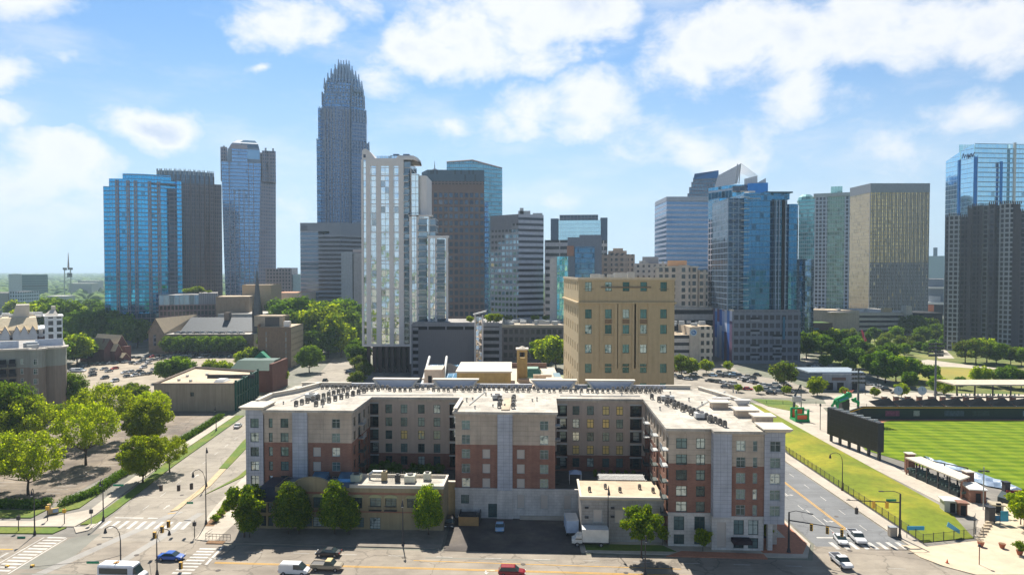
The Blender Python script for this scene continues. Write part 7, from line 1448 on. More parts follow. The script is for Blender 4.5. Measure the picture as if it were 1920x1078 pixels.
def car(name, label, cat, loc, rz, paint, L=4.6, Wd=1.82, kind='sedan', roofc=None, group=None, parts=True):
    r = thing(name, label, cat, loc, rz, group); w = Wd / 2; h = L / 2
    if kind in ('sedan', 'suv', 'van', 'pickup'):
        bz = {'sedan': .92, 'suv': 1.05, 'van': 1.1, 'pickup': 1.12}[kind]; rz_ = {'sedan': 1.42, 'suv': 1.72, 'van': 2.0, 'pickup': 1.82}[kind]
        P = {'sedan': [(-h, .45, .78), (-h + .15, .3, .88), (-h + .9, .25, .93), (-.3, .25, .94), (.9, .25, .92), (h - .5, .25, .78), (h - .1, .3, .66), (h, .4, .58)],
             'suv': [(-h, .5, .95), (-h + .15, .35, 1.05), (0, .3, 1.06), (1.1, .3, 1.04), (h - .4, .3, .92), (h, .45, .75)],
             'van': [(-h, .5, 1.15), (-h + .1, .35, 1.2), (.6, .3, 1.2), (h - .9, .3, 1.1), (h - .2, .35, .9), (h, .45, .75)],
             'pickup': [(-h, .55, 1.05), (-h + .1, .45, 1.08), (-.35, .4, 1.08), (.9, .4, 1.14), (h - .3, .4, 1.08), (h, .55, .95)]}[kind]
        mb = MB(); mb.loft([ring_sec(x, w * (1 - .10 * max(0, abs(x) / h - .75) / .25), z0, z1) for x, z0, z1 in P]); bd = mb.build('body', paint, r)
        bt = [(x, z1) for x, z0, z1 in P]; wt = w * .82
        cab = {'sedan': (-h + .75, -h + 1.5, .45, 1.25), 'suv': (-h + .12, -h + .5, .5, 1.2), 'van': (-h + .1, -h + .3, 1.0, 1.9), 'pickup': (-.35, -.1, .85, 1.5)}[kind]
        x0, x1, x2, x3 = cab; zt = rz_
        mb = MB(); mb.loft([[(x0, -w * .95, bz), (x3, -w * .95, bz), (x3, w * .95, bz), (x0, w * .95, bz)], [(x1, -wt, zt - .06), (x2, -wt, zt - .06), (x2, wt, zt - .06), (x1, wt, zt - .06)]]); mb.build('windows', CGL, r)
        mb = MB(); mb.loft([[(x1 - .05, -wt - .02, zt - .08), (x2 + .06, -wt - .02, zt - .08), (x2 + .06, wt + .02, zt - .08), (x1 - .05, wt + .02, zt - .08)], [(x1 + .05, -wt + .1, zt), (x2 - .1, -wt + .1, zt), (x2 - .1, wt - .1, zt), (x1 + .05, wt - .1, zt)]]); mb.build('roof', roofc or paint, r)
        if kind == 'van':
            mb = MB(); mb.box(x1 - .15, -w * .96, bz - .1, x1 + 2.4, -w * .9, zt - .1); mb.box(x1 - .15, w * .9, bz - .1, x1 + 2.4, w * .96, zt - .1); mb.build('side_panels', paint, r)
        if kind == 'pickup':
            mb = MB(); mb.box(-h + .12, -w + .14, 1.085, -.42, w - .14, 1.10); mb.build('bed', BLACKM, r); mb = MB(); mb.box(-h + .02, -w + .02, 1.07, -.36, -w + .13, 1.22); mb.box(-h + .02, w - .13, 1.07, -.36, w - .02, 1.22); mb.box(-h + .02, -w + .13, 1.07, -h + .12, w - .13, 1.22); mb.build('bed_rails', paint, r)
        if parts:
            wheels(r, (-h * .62, h * .64), w + .01)
            for s_ in (-1, 1): mb = MB(); mb.box(h - .12, s_ * w * .72 - .2, .62, h + .02, s_ * w * .72 + .2, .78); mb.build('headlight', LAMPW, r); mb = MB(); mb.box(-h - .02, s_ * w * .8 - .14, .72, -h + .1, s_ * w * .8 + .14, .9); mb.build('tail_light', LAMPR, r)
    return r
def boxtruck(name, label, loc, rz, white, group=None, L=7.0, cabm=None, side=None):
    r = thing(name, label, 'box truck', loc, rz, group); h = L / 2
    mb = MB(); mb.box(-h, -1.2, .95, h - 2.0, 1.2, 3.35); mb.build('cargo_box', white, r); mb = MB(); mb.box(-h - .02, -1.24, 3.35, h - 1.98, 1.24, 3.42); mb.build('box_roof', WHITE, r)
    mb = MB(); mb.loft([ring_sec(x, 1.05, z0, z1) for x, z0, z1 in ((h - 1.95, .6, 2.2), (h - 1.0, .6, 2.2), (h - .55, .55, 1.45), (h, .6, 1.25))]); mb.build('cab', cabm or white, r)
    mb = MB(); mb.loft([[(h - 1.9, -1.07, 1.4), (h - .62, -1.07, 1.4), (h - .62, 1.07, 1.4), (h - 1.9, 1.07, 1.4)], [(h - 1.9, -1.0, 2.1), (h - 1.05, -1.0, 2.1), (h - 1.05, 1.0, 2.1), (h - 1.9, 1.0, 2.1)]]); mb.build('windows', CGL, r)
    mb = MB(); mb.box(-h, -.5, .6, h - 1.9, .5, .94); mb.build('chassis', BLACKM, r); wheels(r, (-h * .6, h * .7), 1.12, .42, .3)
    if side: 
        mb = MB(); mb.box(-h + 1.2, -1.22, 2.0, -h + 1.5, -1.202, 2.7); mb.box(-h + 1.5, -1.22, 2.5, -h + 2.0, -1.202, 2.7); mb.box(-h + 1.9, -1.22, 2.1, h - 2.6, -1.202, 2.35); mb.build('side_logo', side, r)
    return r
WHT = carpaint('white', (.72, .73, .74)); SILV = carpaint('silver', (.42, .44, .46)); BLK = carpaint('black', (.02, .02, .025)); BLU = carpaint('blue', (.02, .10, .42)); RED = carpaint('dark_red', (.25, .015, .025)); TAN = carpaint('tan', (.34, .29, .21)); GRY = carpaint('grey', (.14, .15, .16)); LBL = carpaint('light_blue', (.30, .50, .72)); NAV = carpaint('navy', (.03, .05, .10)); RDB = carpaint('bright_red', (.5, .02, .02))
g = lambda px, py: G(px, py, 0.02)
r35 = math.radians(-3.6)
car('parked_car', 'blue sedan crossing the left junction', 'car', g(321, 1048), r35 + math.pi * 0, BLU, L=4.7)
car('suv', 'dark red sport utility vehicle on the front road near the bottom centre', 'car', g(960, 1078), r35, RED, kind='suv', L=4.7)
car('van', 'white cargo van with dark side graphics on the front road below the street trees', 'van', g(552, 1075), r35, WHT, kind='van', L=5.2, Wd=2.0)
car('pickup_truck', 'tan pickup truck with an open dark bed beside the white van', 'pickup truck', g(613, 1067), r35, TAN, kind='pickup', L=5.6, Wd=2.0, roofc=carpaint('tan_roof', (.62, .50, .24)))
car('parked_car', 'black car in the tree shadow behind the tan pickup', 'car', g(616, 1041), r35 + math.pi, BLK, kind='sedan')
car('parked_car', 'light blue sedan parked facing out of the shaded loading yard', 'car', g(937, 992), -math.pi / 2, LBL, L=4.4)
car('parked_car', 'dark car parked at the foot of the mustard link wall', 'car', g(843, 985), -math.pi / 2, BLK, kind='suv')
boxtruck('box_truck', 'blue ended box truck backed against the loading yard wall', g(1070, 996), math.radians(92), mat('truck_blue_white', (.48, .58, .72), .5), L=6.4)
boxtruck('box_truck', 'white box truck with a dark side logo at the mouth of the loading yard', g(1106, 1021), math.pi + r35, mat('truck_white', (.70, .68, .62), .5), L=7.0, side=mat('logo_grey', (.12, .14, .15), .6))
car('parked_car', 'white sedan waiting at the right road stop line', 'car', g(1576, 1015), math.radians(-100) + math.pi * 0, WHT, L=4.7)
car('pickup_truck', 'white pickup truck with a dark bed waiting beside the white sedan', 'pickup truck', g(1606, 1012), math.radians(-96), WHT, kind='pickup', L=5.9, Wd=2.05)
car('pickup_truck', 'white pickup truck past the right crosswalk', 'pickup truck', g(1577, 1058), math.radians(-88), WHT, kind='pickup', L=5.4, Wd=1.95)
car('parked_car', 'white sedan driving up the left road beside the apartment corner', 'car', g(446, 801), math.radians(96), WHT, L=4.6)
r = thing('shuttle_bus', 'white shuttle bus with a roof hatch in the left junction', 'bus', g(232, 1088), r35)
mb = MB(); mb.loft([ring_sec(x, 1.15, z0, z1, .2) for x, z0, z1 in ((-3.9, .55, 3.0), (-3.8, .5, 3.05), (1.9, .5, 3.05), (2.3, .5, 2.9))]); mb.build('body', mat('bus_white', (.66, .70, .76), .4), r)
mb = MB(); mb.loft([ring_sec(x, 1.0, z0, z1) for x, z0, z1 in ((2.3, .5, 1.6), (3.5, .5, 1.45), (3.8, .6, 1.2))]); mb.build('bonnet', WHT, r); mb = MB(); mb.box(-3.6, -1.17, 1.6, 1.4, -1.152, 2.6); mb.box(-3.6, 1.152, 1.6, 1.4, 1.17, 2.6); mb.build('windows', CGL, r)
mb = MB(); mb.loft([[(2.31, -1, 1.6), (3.0, -.95, 1.6), (3.0, .95, 1.6), (2.31, 1, 1.6)], [(2.31, -.95, 2.6), (2.4, -.9, 2.6), (2.4, .9, 2.6), (2.31, .95, 2.6)]]); mb.build('windscreen', CGL, r); mb = MB(); mb.box(-1.6, -.35, 3.05, -.9, .35, 3.2); mb.build('roof_hatch', mat('hatch_orange', (.6, .3, .08), .6), r); wheels(r, (-2.4, 2.8), 1.1, .45, .3)
# small cars for the lots: one mesh each (few pixels)
def minicar(m, kind=0):
    mb = MB(); h = 2.25; bz = .9 if kind == 0 else 1.05; zt = 1.4 if kind == 0 else 1.7
    mb.loft([ring_sec(x, w_, z0, z1) for x, w_, z0, z1 in ((-h, .8, .4, .8), (-h + .3, .9, .28, bz), (.7, .9, .28, bz), (h - .3, .86, .28, .72), (h, .7, .4, .6))], 0)
    mb.loft([[(-h + .4, -.82, bz), (1.1, -.82, bz), (1.1, .82, bz), (-h + .4, .82, bz)], [(-h + .9, -.7, zt), (.4, -.7, zt), (.4, .7, zt), (-h + .9, .7, zt)]], 1); mb.box(-h + .95, -.66, zt, .35, .66, zt + .03, 0)
    for x in (-1.35, 1.4):
        for s_ in (-1, 1): mb.tube([(x, s_ * .7, .33), (x, s_ * .92, .33)], .33, 8, 2)
    return mb.mesh('parked_car', [m, CGL, TYRE])
PAL = [('white', WHT), ('silver', SILV), ('black', BLK), ('grey', GRY), ('navy', NAV), ('red', RDB), ('light blue', LBL)]
MC = {(n, k_): minicar(m, k_) for n, m in PAL for k_ in (0, 1)}
def lotcar(px, py, rz, where, grp, z=.05, n=None, xyz=None):
    n = n or random.choices([p[0] for p in PAL], [5, 4, 5, 4, 2, .6, .5])[0]; p = xyz or G(px, py, z)
    o = inst('parked_car', MC[(n, random.randint(0, 1))], None, p, rz + (math.pi if random.random() < .5 else 0)); tag(o, '%s car parked %s' % (n, where), 'car', grp)
random.seed(21)
# left lot rows (pixel rows on the lot plane give real ground spots)
rows = [((135, 697), (215, 692), 9), ((150, 688), (235, 680), 9), ((245, 690), (268, 676), 3), ((250, 682), (345, 668), 12), ((355, 667), (470, 660), 14), ((235, 700), (300, 694), 6), ((240, 707), (296, 700), 5), ((172, 700), (205, 697), 2), ((262, 672), (350, 665), 9), ((360, 672), (450, 668), 6), ((205, 676), (250, 672), 5), ((270, 690), (290, 676), 3), ((175, 705), (215, 716), 3)]
for (a_, c_, n) in rows:
    A, C_ = Vector(G(*a_, .05)), Vector(G(*c_, .05))
    for i in range(n):
        if random.random() < .1: continue
        p = A + (C_ - A) * (i / max(1, n - 1)); lotcar(0, 0, math.radians(70) + random.uniform(-.05, .05), 'in the crowded upper left parking lot', 'cars in the upper left parking lot', xyz=(p.x + random.uniform(-.4, .4), p.y + random.uniform(-.5, .5), .05))
for i in range(11): px = 332 + i * 12; lotcar(0, 0, math.radians(20), 'on the parking deck before the dark slate roof', 'cars on the parking deck', xyz=(XH(px, 433), 433, ZH(627, 428)))
car('van', 'white shuttle van at the near left corner of the crowded lot', 'van', G(146, 697, .05), math.radians(8), WHT, kind='van', L=7, Wd=2.2, parts=False)
rows = [((1270, 697), (1300, 703), 4), ((1290, 690), (1330, 694), 4), ((1325, 705), (1375, 708), 5), ((1330, 715), (1378, 722), 6), ((1350, 700), (1400, 708), 5), ((1390, 712), (1440, 726), 6), ((1438, 733), (1476, 728), 4), ((1440, 725), (1470, 721), 3), ((1360, 727), (1402, 731), 4), ((1446, 739), (1478, 736), 3), ((1265, 706), (1290, 712), 3), ((1400, 716), (1420, 705), 3), ((1280, 683), (1320, 686), 3)]
for (a_, c_, n) in rows:
    A, C_ = Vector(G(*a_, .05)), Vector(G(*c_, .05))
    for i in range(n): p = A + (C_ - A) * (i / max(1, n - 1)); lotcar(0, 0, math.radians(-25) + random.uniform(-.1, .1), 'in the lot below the charcoal podium', 'cars in the right parking lot', xyz=(p.x, p.y, .05))
for (a_, c_, n) in (((1520, 686), (1560, 697), 5), ((1530, 682), (1600, 704), 6), ((1600, 712), (1680, 738), 6), ((1780, 640), (1830, 648), 4)):
    A, C_ = Vector(G(*a_, .05)), Vector(G(*c_, .05))
    for i in range(n): p = A + (C_ - A) * (i / max(1, n - 1)); lotcar(0, 0, math.radians(-30), 'along the street beside the park', 'cars along the park street', xyz=(p.x, p.y, .05))
lotcar(0, 0, 0, 'on the far street between the trees and the brown columns', 'cars on the far street', xyz=G(655, 700, .05)); lotcar(0, 0, 1.5, 'on the far street between the trees and the brown columns', 'cars on the far street', xyz=G(610, 716, .05))
for (px, py) in ((255, 770), (250, 788), (238, 752), (262, 745)): lotcar(px, py, .2, 'half hidden under the trees left of the stone office', 'cars under the left trees')
random.seed(5)

# ---------------------------------------------------------------- street furniture
def lamp(label, x, y, h, face, arm=2.6, col=BLACKM, group=None):
    o = thing('street_lamp', label, 'street lamp', (x, y, .1), face, group)
    mb = MB(); mb.cyl(0, 0, 0, .9, .32, .16, 10); mb.cyl(0, 0, .9, h * .72, .13, .09, 8); mb.build('pole', col, o)
    pts = [(0, 0, h * .72)] + [(arm * .5 * (1 - math.cos(t)), 0, h * .72 + (h * .28) * math.sin(t)) for t in (.5, 1.0, 1.57)] + [(arm * .8, 0, h * .985), (arm, 0, h * .95)]
    mb = MB(); mb.tube(pts, .07, 6); mb.build('arm', col, o)
    mb = MB(); mb.cyl(arm, 0, h * .86, h * .95, .30, .10, 10); l = mb.build('lamp_head', col, o); mb = MB(); mb.cyl(arm, 0, h * .845, h * .86, .2, n=8); mb.build('lens', LAMPW, l); return o
lamp('dark street lamp on the right kerb of the left road by the crosswalk', -63.9, 141.3, 11.5, math.pi)
lamp('dark street lamp on the left verge of the left road above the crosswalk', -86.6, 143.4, 9.0, math.radians(-95), .8)
lamp('dark street lamp on the grass verge at the left edge of the picture', -95.7, 135.6, 9.4, math.radians(-95), .6)
lamp('dark street lamp in front of the shuttle bus', -68.0, 117.4, 8.6, math.pi)
lamp('dark street lamp between shuttle bus and blue sedan', -61.7, 117.4, 8.2, 0, 2.2)
lamp('tall street lamp on the median of the left road', -74.9, 166, 9.5, math.radians(95), .7)
lamp('street lamp on the left verge far up the left road', -97.6, 224, 8, math.radians(-95), .6)
lamp('street lamp standing before the tan annex wall', 18.6, 131.0, 11.5, math.radians(-90), 1.0)
lamp('street lamp at the bottom right of the loading yard', 23.2, 117.6, 7, math.radians(-90), .6)
lamp('dark street lamp in front of the restaurant building', -21.0, 130.2, 9, math.radians(-90), .5)
lamp('grey street lamp with a left arm beside the grass slope fence', XH(1584, 163), 163, 9.2, math.pi, 3.0, BRONZE)
def head(mb_root, x, y, z, rz=0, group='traffic signals', lab=None, cols=YELM):
    o = thing('traffic_signal', lab, 'traffic signal', (x, y, z), rz, group)
    mb = MB(); mb.box(-.26, -.22, 0, .26, .22, 1.25); mb.build('housing', cols, o)
    for i in range(3): mb = MB(); mb.cyl(0, 0, 0, .16, .2, n=8); mb.v = [(vx, -.22 - vz, .22 + i * .4 + vy) for vx, vy, vz in mb.v]; mb.build('visor', BLACKM, o)
    return o
def P3(px, py, Y): return PY(px, py, Y)
for (px, py, Y, lab) in [(14, 1072, 121, 'yellow traffic signal hanging nearest the bottom left corner'), (61, 1071, 121, 'yellow traffic signal second from the bottom left corner'), (290, 1009, 126, 'yellow traffic signal lowest of the three over the left junction'), (304, 998, 127.5, 'yellow traffic signal middle of the three over the left junction'), (316, 988, 129, 'yellow traffic signal highest of the three over the left junction'), (302, 920, 140, 'dark traffic signal over the left road, leftmost'), (335, 920, 140, 'dark traffic signal over the left road beside the sand coloured median'), (359, 917, 140, 'dark traffic signal over the median of the left road'), (339, 1066, 119, 'yellow traffic signal at the bottom beside the right crosswalk')]:
    p = P3(px, py, Y); head(None, *p, rz=(0 if py > 950 else math.pi), lab=lab, cols=YELM if py > 950 else BRONZE)
def wire(label, pts, r=.035, m=BLACKM):
    mb = MB(); mb.tube(pts, r, 4); o = mb.build('span_wire', m); tag(o, label, 'cable'); return o
wire('thin span wire carrying the signals at the bottom left', [P3(-20, 1052, 121), P3(14, 1062, 121), P3(61, 1062, 121), P3(190, 1050, 119), P3(228, 1040, 117.5)])
wire('thin span wire rising across the left junction', [P3(300, 1015, 117.6), P3(290, 998, 126), P3(304, 987, 127.5), P3(316, 977, 129), P3(386, 905, 141)])
def street_sign(label, px, py, Y, w_=2.2):
    o = thing('street_sign', label, 'street sign', P3(px, py, Y)); mb = MB(); mb.box(-w_ / 2, -.03, 0, w_ / 2, .03, .42); mb.build('plate', GREENS, o); mb = MB(); mb.box(-w_ / 2, -.02, .42, w_ / 2, .02, .46); mb.build('frame', STEEL, o)
street_sign('green street name sign hanging above the shuttle bus', 174, 1056, 119); street_sign('green street name sign by the hedge under the big trees', 222, 911, 141); street_sign('green street name sign low at the left kerb', 40, 1009, 134, 1.6); street_sign('green street name sign on the median nose', 356, 944, 146, 1.4)
for (x, y, lab) in ((-100.3, 137.5, 'pedestrian signal pole at the far left kerb'), (-87.8, 141.2, 'small grey signal pole by the left crosswalk'), (-93.6, 141.5, 'pedestrian signal pole beside the corner sign'), (-63, 134.2, 'signal pole at the corner railing'), (-98.3, 143.2, 'yellow pedestrian signal at the left hedge end')):
    o = thing('signal_pole', lab, 'signal pole', (x, y, .1)); mb = MB(); mb.cyl(0, 0, 0, 3.4, .09, .07, 8); mb.build('pole', BLACKM if 'grey' not in lab else STEEL, o); mb = MB(); mb.box(-.3, -.2, 2.3, .3, .2, 3.1); mb.build('signal_head', YELM if 'yellow' in lab or 'corner sign' in lab else BLACKM, o)
# right junction mast arm
def mast(label, x, y, h, rz, L, signals, lampdir=0, sign=False, m=BLACKM):
    o = thing('signal_mast', label, 'signal mast', (x, y, .1), rz); mb = MB(); mb.cyl(0, 0, 0, .8, .4, .24, 10); mb.cyl(0, 0, .8, h, .21, .15, 10); mb.build('pole', m, o)
    mb = MB(); mb.tube([(0, 0, h * .80), (L, 0, h * .84)], [.13, .07], 8); mb.build('mast_arm', m, o); mb = MB(); mb.tube([(0, 0, h), (1.2, 0, h + .5), (3.6, 0, h + .45)], .06, 6); mb.build('lamp_arm', m, o); mb = MB(); mb.box(3.3, -.15, h + .35, 4.2, .15, h + .5); mb.build('lamp_head', m, o)
    for u in signals:
        mb = MB(); mb.box(u - .25, -.25, h * .83 - 1.4, u + .25, .25, h * .83 - .1); s_ = mb.build('signal_head', YELM, o)
        for i in range(3): mb = MB(); mb.box(u - .15, -.34, h * .83 - 1.32 + i * .42, u + .15, -.25, h * .83 - 1.02 + i * .42); mb.build('visor', BLACKM, s_)
    if sign: mb = MB(); mb.box(sign - 1, -.1, h * .83 - .1, sign + 1, -.16, h * .83 + .35); mb.build('street_sign', GREENS, o)
    return o
mast('signal mast with a long arm on the grass slope side of the right road', XH(1694, 134), 134.0, 8.8, math.radians(178), 10.5, (2.6, 5.2), sign=1.7)
o = mast('signal mast at the brick corner reaching over the right road', XH(1484, 127), 127.0, 7.6, math.radians(-32), 9.2, (3.9, 6.6, 9.0))
o = thing('traffic_signal', 'dark traffic signal hanging at the end of the long mast arm', 'traffic signal', P3(1606, 963, 134)); mb = MB(); mb.box(-.25, -.2, 0, .25, .2, 1.2); mb.build('housing', BLACKM, o); mb = MB(); mb.cyl(0, 0, 1.2, 1.5, .05, n=6); mb.build('hanger', BLACKM, o)
# hedges (stuff-like clipped masses, one thing each)
def hedge(label, pts, w_, h, n=5200, ls=.38, seed=1):
    rg = np.random.default_rng(seed); L = []
    for a_, c_ in zip(pts, pts[1:]):
        d = math.dist(a_, c_); k_ = max(2, int(d / (w_ * .7)))
        for i in range(k_): t = i / k_; L.append((a_[0] + (c_[0] - a_[0]) * t, a_[1] + (c_[1] - a_[1]) * t, h * .5, w_ * .62, w_ * .62, h * .6))
    o = bpy.data.objects.new('hedge', leaf_mesh('hedge', L, n, ls, seed, [LEAF_D, LEAF_M])); COL.objects.link(o); tag(o, label, 'hedge')
hedge('long dark hedge climbing beside the left road sidewalk', [(-101, 152.5), (-98.8, 160), (-100.4, 172), (-101.2, 190)], 2.0, 1.8, 9000, seed=2)
hedge('upper part of the hedge beside the left road near the stone office', [(-101.2, 194), (-103, 225), (-105, 246)], 2.0, 1.7, 7000, .45, 3)
hedge('clipped hedge along the parking lot at the left edge', [(-125, 151.5), (-112, 151.5), (-106, 151), (-103.6, 154)], 2.0, 1.9, 8000, seed=4)
o = thing('corner_sign', 'low tan corner monument sign between the two hedges', 'sign', (-100.2, 147.5, .1), math.radians(35)); mb = MB(); mb.box(-.9, -.3, 0, -.2, .3, 2.2); mb.box(-.2, -.25, 0, 1.2, .25, 1.1); mb.build('wall', mat('sign_tan', (.6, .42, .2), .8), o); mb = MB(); mb.box(.1, -.32, .2, 1.1, -.255, .95); mb.build('panel', mat('sign_blue', (.35, .45, .55), .6), o)
# corner railing and bench by the first street tree
o = thing('railing', 'dark corner railing beside the leftmost street tree', 'railing', (-60.5, 133.5, .14), math.radians(-6)); mb = MB(); mb.tube([(0, 2.5, 1), (0, 0, 1), (5.2, 0, 1)], .05, 5); mb.tube([(0, 2.5, .5), (0, 0, .5), (5.2, 0, .5)], .04, 5)
for i in range(8): mb.tube([(i * .74, 0, 0), (i * .74, 0, 1)], .04, 5)
mb.build('rails', BLACKM, o)
for i, (x, y) in enumerate(((-62.7, 146), (-63.5, 150), (-64, 154), (-62.5, 142.6), (-64.6, 158))): tree('bush', 'shrub', 'low shrub in the mulch strip beside the apartment corner', x, y, .1, sc=.7, group='corner shrubs', cat='shrub')
sheet('mulch_bed', [[(-63.8, 140), (-61.8, 140), (-63.6, 160), (-65.6, 160)], [(-59.5, 131.2), (-56, 131), (-56, 132.4), (-59.5, 132.6)]], .155, MULCH)
o = thing('concrete_bollard', 'square pale utility box beside the mast on the grass slope corner', 'utility box', (XH(1680, 135), 135, .1)); mb = MB(); mb.box(-.7, -.5, 0, .7, .5, 1.8); mb.build('body', mat('cabinet', (.45, .38, .30), .8), o); mb = MB(); mb.box(-.75, -.55, 1.8, .75, .55, 1.9); mb.build('lid', STEEL, o)

# ---------------------------------------------------------------- fence around the slope
def fence(name, label, pts, h=1.7, step=2.4, m=BLACKM, bars=.35, z=.1):
    o = thing(name, label, 'fence', (pts[0][0], pts[0][1], z)); X0, Y0 = pts[0]
    R_ = MB(); pm_ = MB(); pm_.box(-.05, -.05, 0, .05, .05, h + .1); pm_ = pm_.mesh('post', m)
    for a_, c_ in zip(pts, pts[1:]):
        L = math.dist(a_, c_); n = max(1, int(L / step)); nb = int(L / bars)
        for i in range(n + 1): x, y = a_[0] + (c_[0] - a_[0]) * i / n - X0, a_[1] + (c_[1] - a_[1]) * i / n - Y0; inst('post', pm_, o, (x, y, 0))
        for zz in (.15, h - .1): R_.tube([(a_[0] - X0, a_[1] - Y0, zz), (c_[0] - X0, c_[1] - Y0, zz)], .03, 4)
        for i in range(nb): x, y = a_[0] + (c_[0] - a_[0]) * i / nb - X0, a_[1] + (c_[1] - a_[1]) * i / nb - Y0; R_.tube([(x, y, .1), (x, y, h)], .018, 3)
    R_.build('rails', m, o)
fence('metal_fence', 'black metal fence along the road side of the grass slope', [(79.8, 200), (79.8, 131.2), (91.5, 134)], 1.8, bars=.22)
fence('metal_fence', 'black metal fence from the slope corner up to the brick gate pier', [(91.5, 134), (96, 140.5)], 2.0)
fence('metal_fence', 'dark railing along the stadium terrace behind the outfield', [(95, 271), (150, 262), (250, 262)], 1.2, 6)
# ---------------------------------------------------------------- stadium
SCR = mat('scoreboard_back', (.035, .035, .04), .55, var=.08)
o = thing('scoreboard', 'huge dark scoreboard on steel legs between the grass slope and the ball field', 'scoreboard', (98.0, 211, 0)); A, C_ = (0, 0), (3.9, -22); an = math.atan2(C_[1], C_[0]); L = math.hypot(*C_)
mb = MB(0, 0, 0, an); mb.box(0, 0, 2.3, L, 1.9, 10.5); mb.build('screen_housing', SCR, o)
mb = MB(0, 0, 0, an)
for i in range(17): mb.box(i * L / 16 - .05, -.06, 2.3, i * L / 16 + .05, -.003, 10.5)
for z in (3.8, 5.2, 6.6, 8, 9.3): mb.box(0, -.04, z, L, -.004, z + .06)
mb.build('panel_seams', BLACKM, o)
for i in range(6): mb = MB(0, 0, 0, an); mb.box(.6 + i * (L - 1.2) / 5 - .3, .6, 0, .6 + i * (L - 1.2) / 5 + .3, 1.3, 2.3); mb.build('leg', BLACKM, o)
mb = MB(0, 0, 0, an)
for i in range(22): mb.box(i, .2, 10.5, i + .35, 1.6, 10.7 + .2 * (i % 3))
mb.build('top_walkway', STEEL, o)
GW_ = mat('outfield_wall', (.012, .028, .032), .5, var=.1)
o = thing('outfield_wall', 'dark green outfield wall with a yellow top line across the right of the field', 'wall', (112, 222, 0)); W_ = [(0, 0), (4, 12), (13, 20), (200, 20)]
for a_, c_ in zip(W_, W_[1:]):
    mb = MB(); d = Vector((c_[0] - a_[0], c_[1] - a_[1])); an = math.atan2(d.y, d.x); mb = MB(a_[0], a_[1], 0, an); mb.box(0, 0, 0, d.length, .5, 4.6); mb.build('wall', GW_, o); mb = MB(a_[0], a_[1], 0, an); mb.box(0, -.06, 4.0, d.length if d.length < 50 else 64, .1, 4.35); mb.build('yellow_line', PAINTY, o)
for i, (x, c_, w_) in enumerate([(21, (.20, .05, .12), 5), (31, (.30, .30, .30), 2.2), (42, (.05, .08, .12), 7), (70, (.14, .20, .28), 8), (52, (.03, .05, .05), 6)]): mb = MB(); mb.box(x, 19.92, 1.2, x + w_, 19.99, 3.1); mb.build('advert_panel', mat('advert_%d' % i, c_, .6, var=.4, vs=1.5), o)
for i in range(7): mb = MB(); mb.face([(18 + i * 8.4, 20.6, 4.6), (25.6 + i * 8.4, 20.6, 4.6), (25.6 + i * 8.4, 26, 6.6), (18 + i * 8.4, 26, 5.4)]); mb.build('dark_bank', mat('bank_dark', (.012, .014, .016), 1.0, spec=0), o)
for i in range(12):
    px = 1661 + i * 22; o = thing('brick_pier', 'red brick pier in the row behind the outfield wall', 'pier', (XH(px, 262), 262, 0), 0, 'brick piers behind the outfield')
    mb = MB(); mb.box(-.75, -.75, 0, .75, .75, 4.4); mb.build('shaft', BRK, o); mb = MB(); mb.box(-.9, -.9, 4.4, .9, .9, 4.7); mb.build('cap', CREAM, o)
o = thing('bar_canopy', 'long flat pale canopy above the outfield terrace at the right edge', 'canopy', (XH(1850, 268), 268, 0)); mb = MB(); mb.box(-15, -5, 8.4, 25, 7, 8.9); mb.build('roof', mat('canopy_tan', (.55, .47, .36), .7), o)
for i in range(6): mb = MB(); mb.box(-13 + i * 7, -3, 0, -12.6 + i * 7, -2.6, 8.4); mb.build('post', BLACKM, o)
mb = MB(); mb.box(-13, -3.4, 3.4, 25, -2.8, 3.9); mb.build('counter', BLACKM, o)
for i in range(16): mb = MB(); mb.cyl(-12 + i * 1.6, -2, 4.0, 4.9, .25, .2, 6); mb.build('stool', mat('stool_teal', (.2, .45, .4), .6), o)
def light_tower(label, px, Y, ptop, wide=9):
    o = thing('floodlight_tower', label, 'floodlight tower', (XH(px, Y), Y, 0)); z = ZH(ptop, Y); mb = MB(); mb.cyl(0, 0, 0, z, .45, .25, 10); mb.build('pole', mat('pole_grey', (.16, .17, .19), .6), o); mb = MB()
    for k_ in range(4):
        mb.box(-wide / 2, -.2, z - 1 - k_ * 1.5, wide / 2, .2, z - .8 - k_ * 1.5)
        for i in range(int(wide)): mb.box(-wide / 2 + i + .15, -.5, z - .8 - k_ * 1.5, -wide / 2 + i + .75, .1, z - .2 - k_ * 1.5)
    mb.build('lamp_bank', BLACKM, o)
light_tower('tall steel floodlight tower in front of the park lawn', 1757, 268, 642, 6); light_tower('floodlight tower behind the inflatable slide', 1612, 240, 690, 5)
for (px, lab) in ((1687, 'round blue face clock sign on a post, left of the pair'), (1732, 'round white face clock sign on a post, right of the pair')):
    o = thing('round_sign', lab, 'sign', (XH(px, 266), 266, 0)); mb = MB(); mb.cyl(0, 0, 0, ZH(740, 266), .2, n=8); mb.build('post', STEEL, o); mb = MB(); z = ZH(732, 266); disc(mb, 0, -.2, z, 1.7, 20); mb.face([(p[0], .0, p[2]) for p in [(1.7 * math.cos(-2 * math.pi * k_ / 20), 0, z + 1.7 * math.sin(-2 * math.pi * k_ / 20)) for k_ in range(20)]]); f = mb.build('face', mat('clock_face', (.40, .52, .58), .5), o); mb = MB(); mb.box(-.1, -.24, z, .1, -.21, z + 1.2); mb.box(-.1, -.24, z - .1, .9, -.21, z + .1); mb.build('hands', mat('hand_blue', (.1, .25, .4), .5), f)
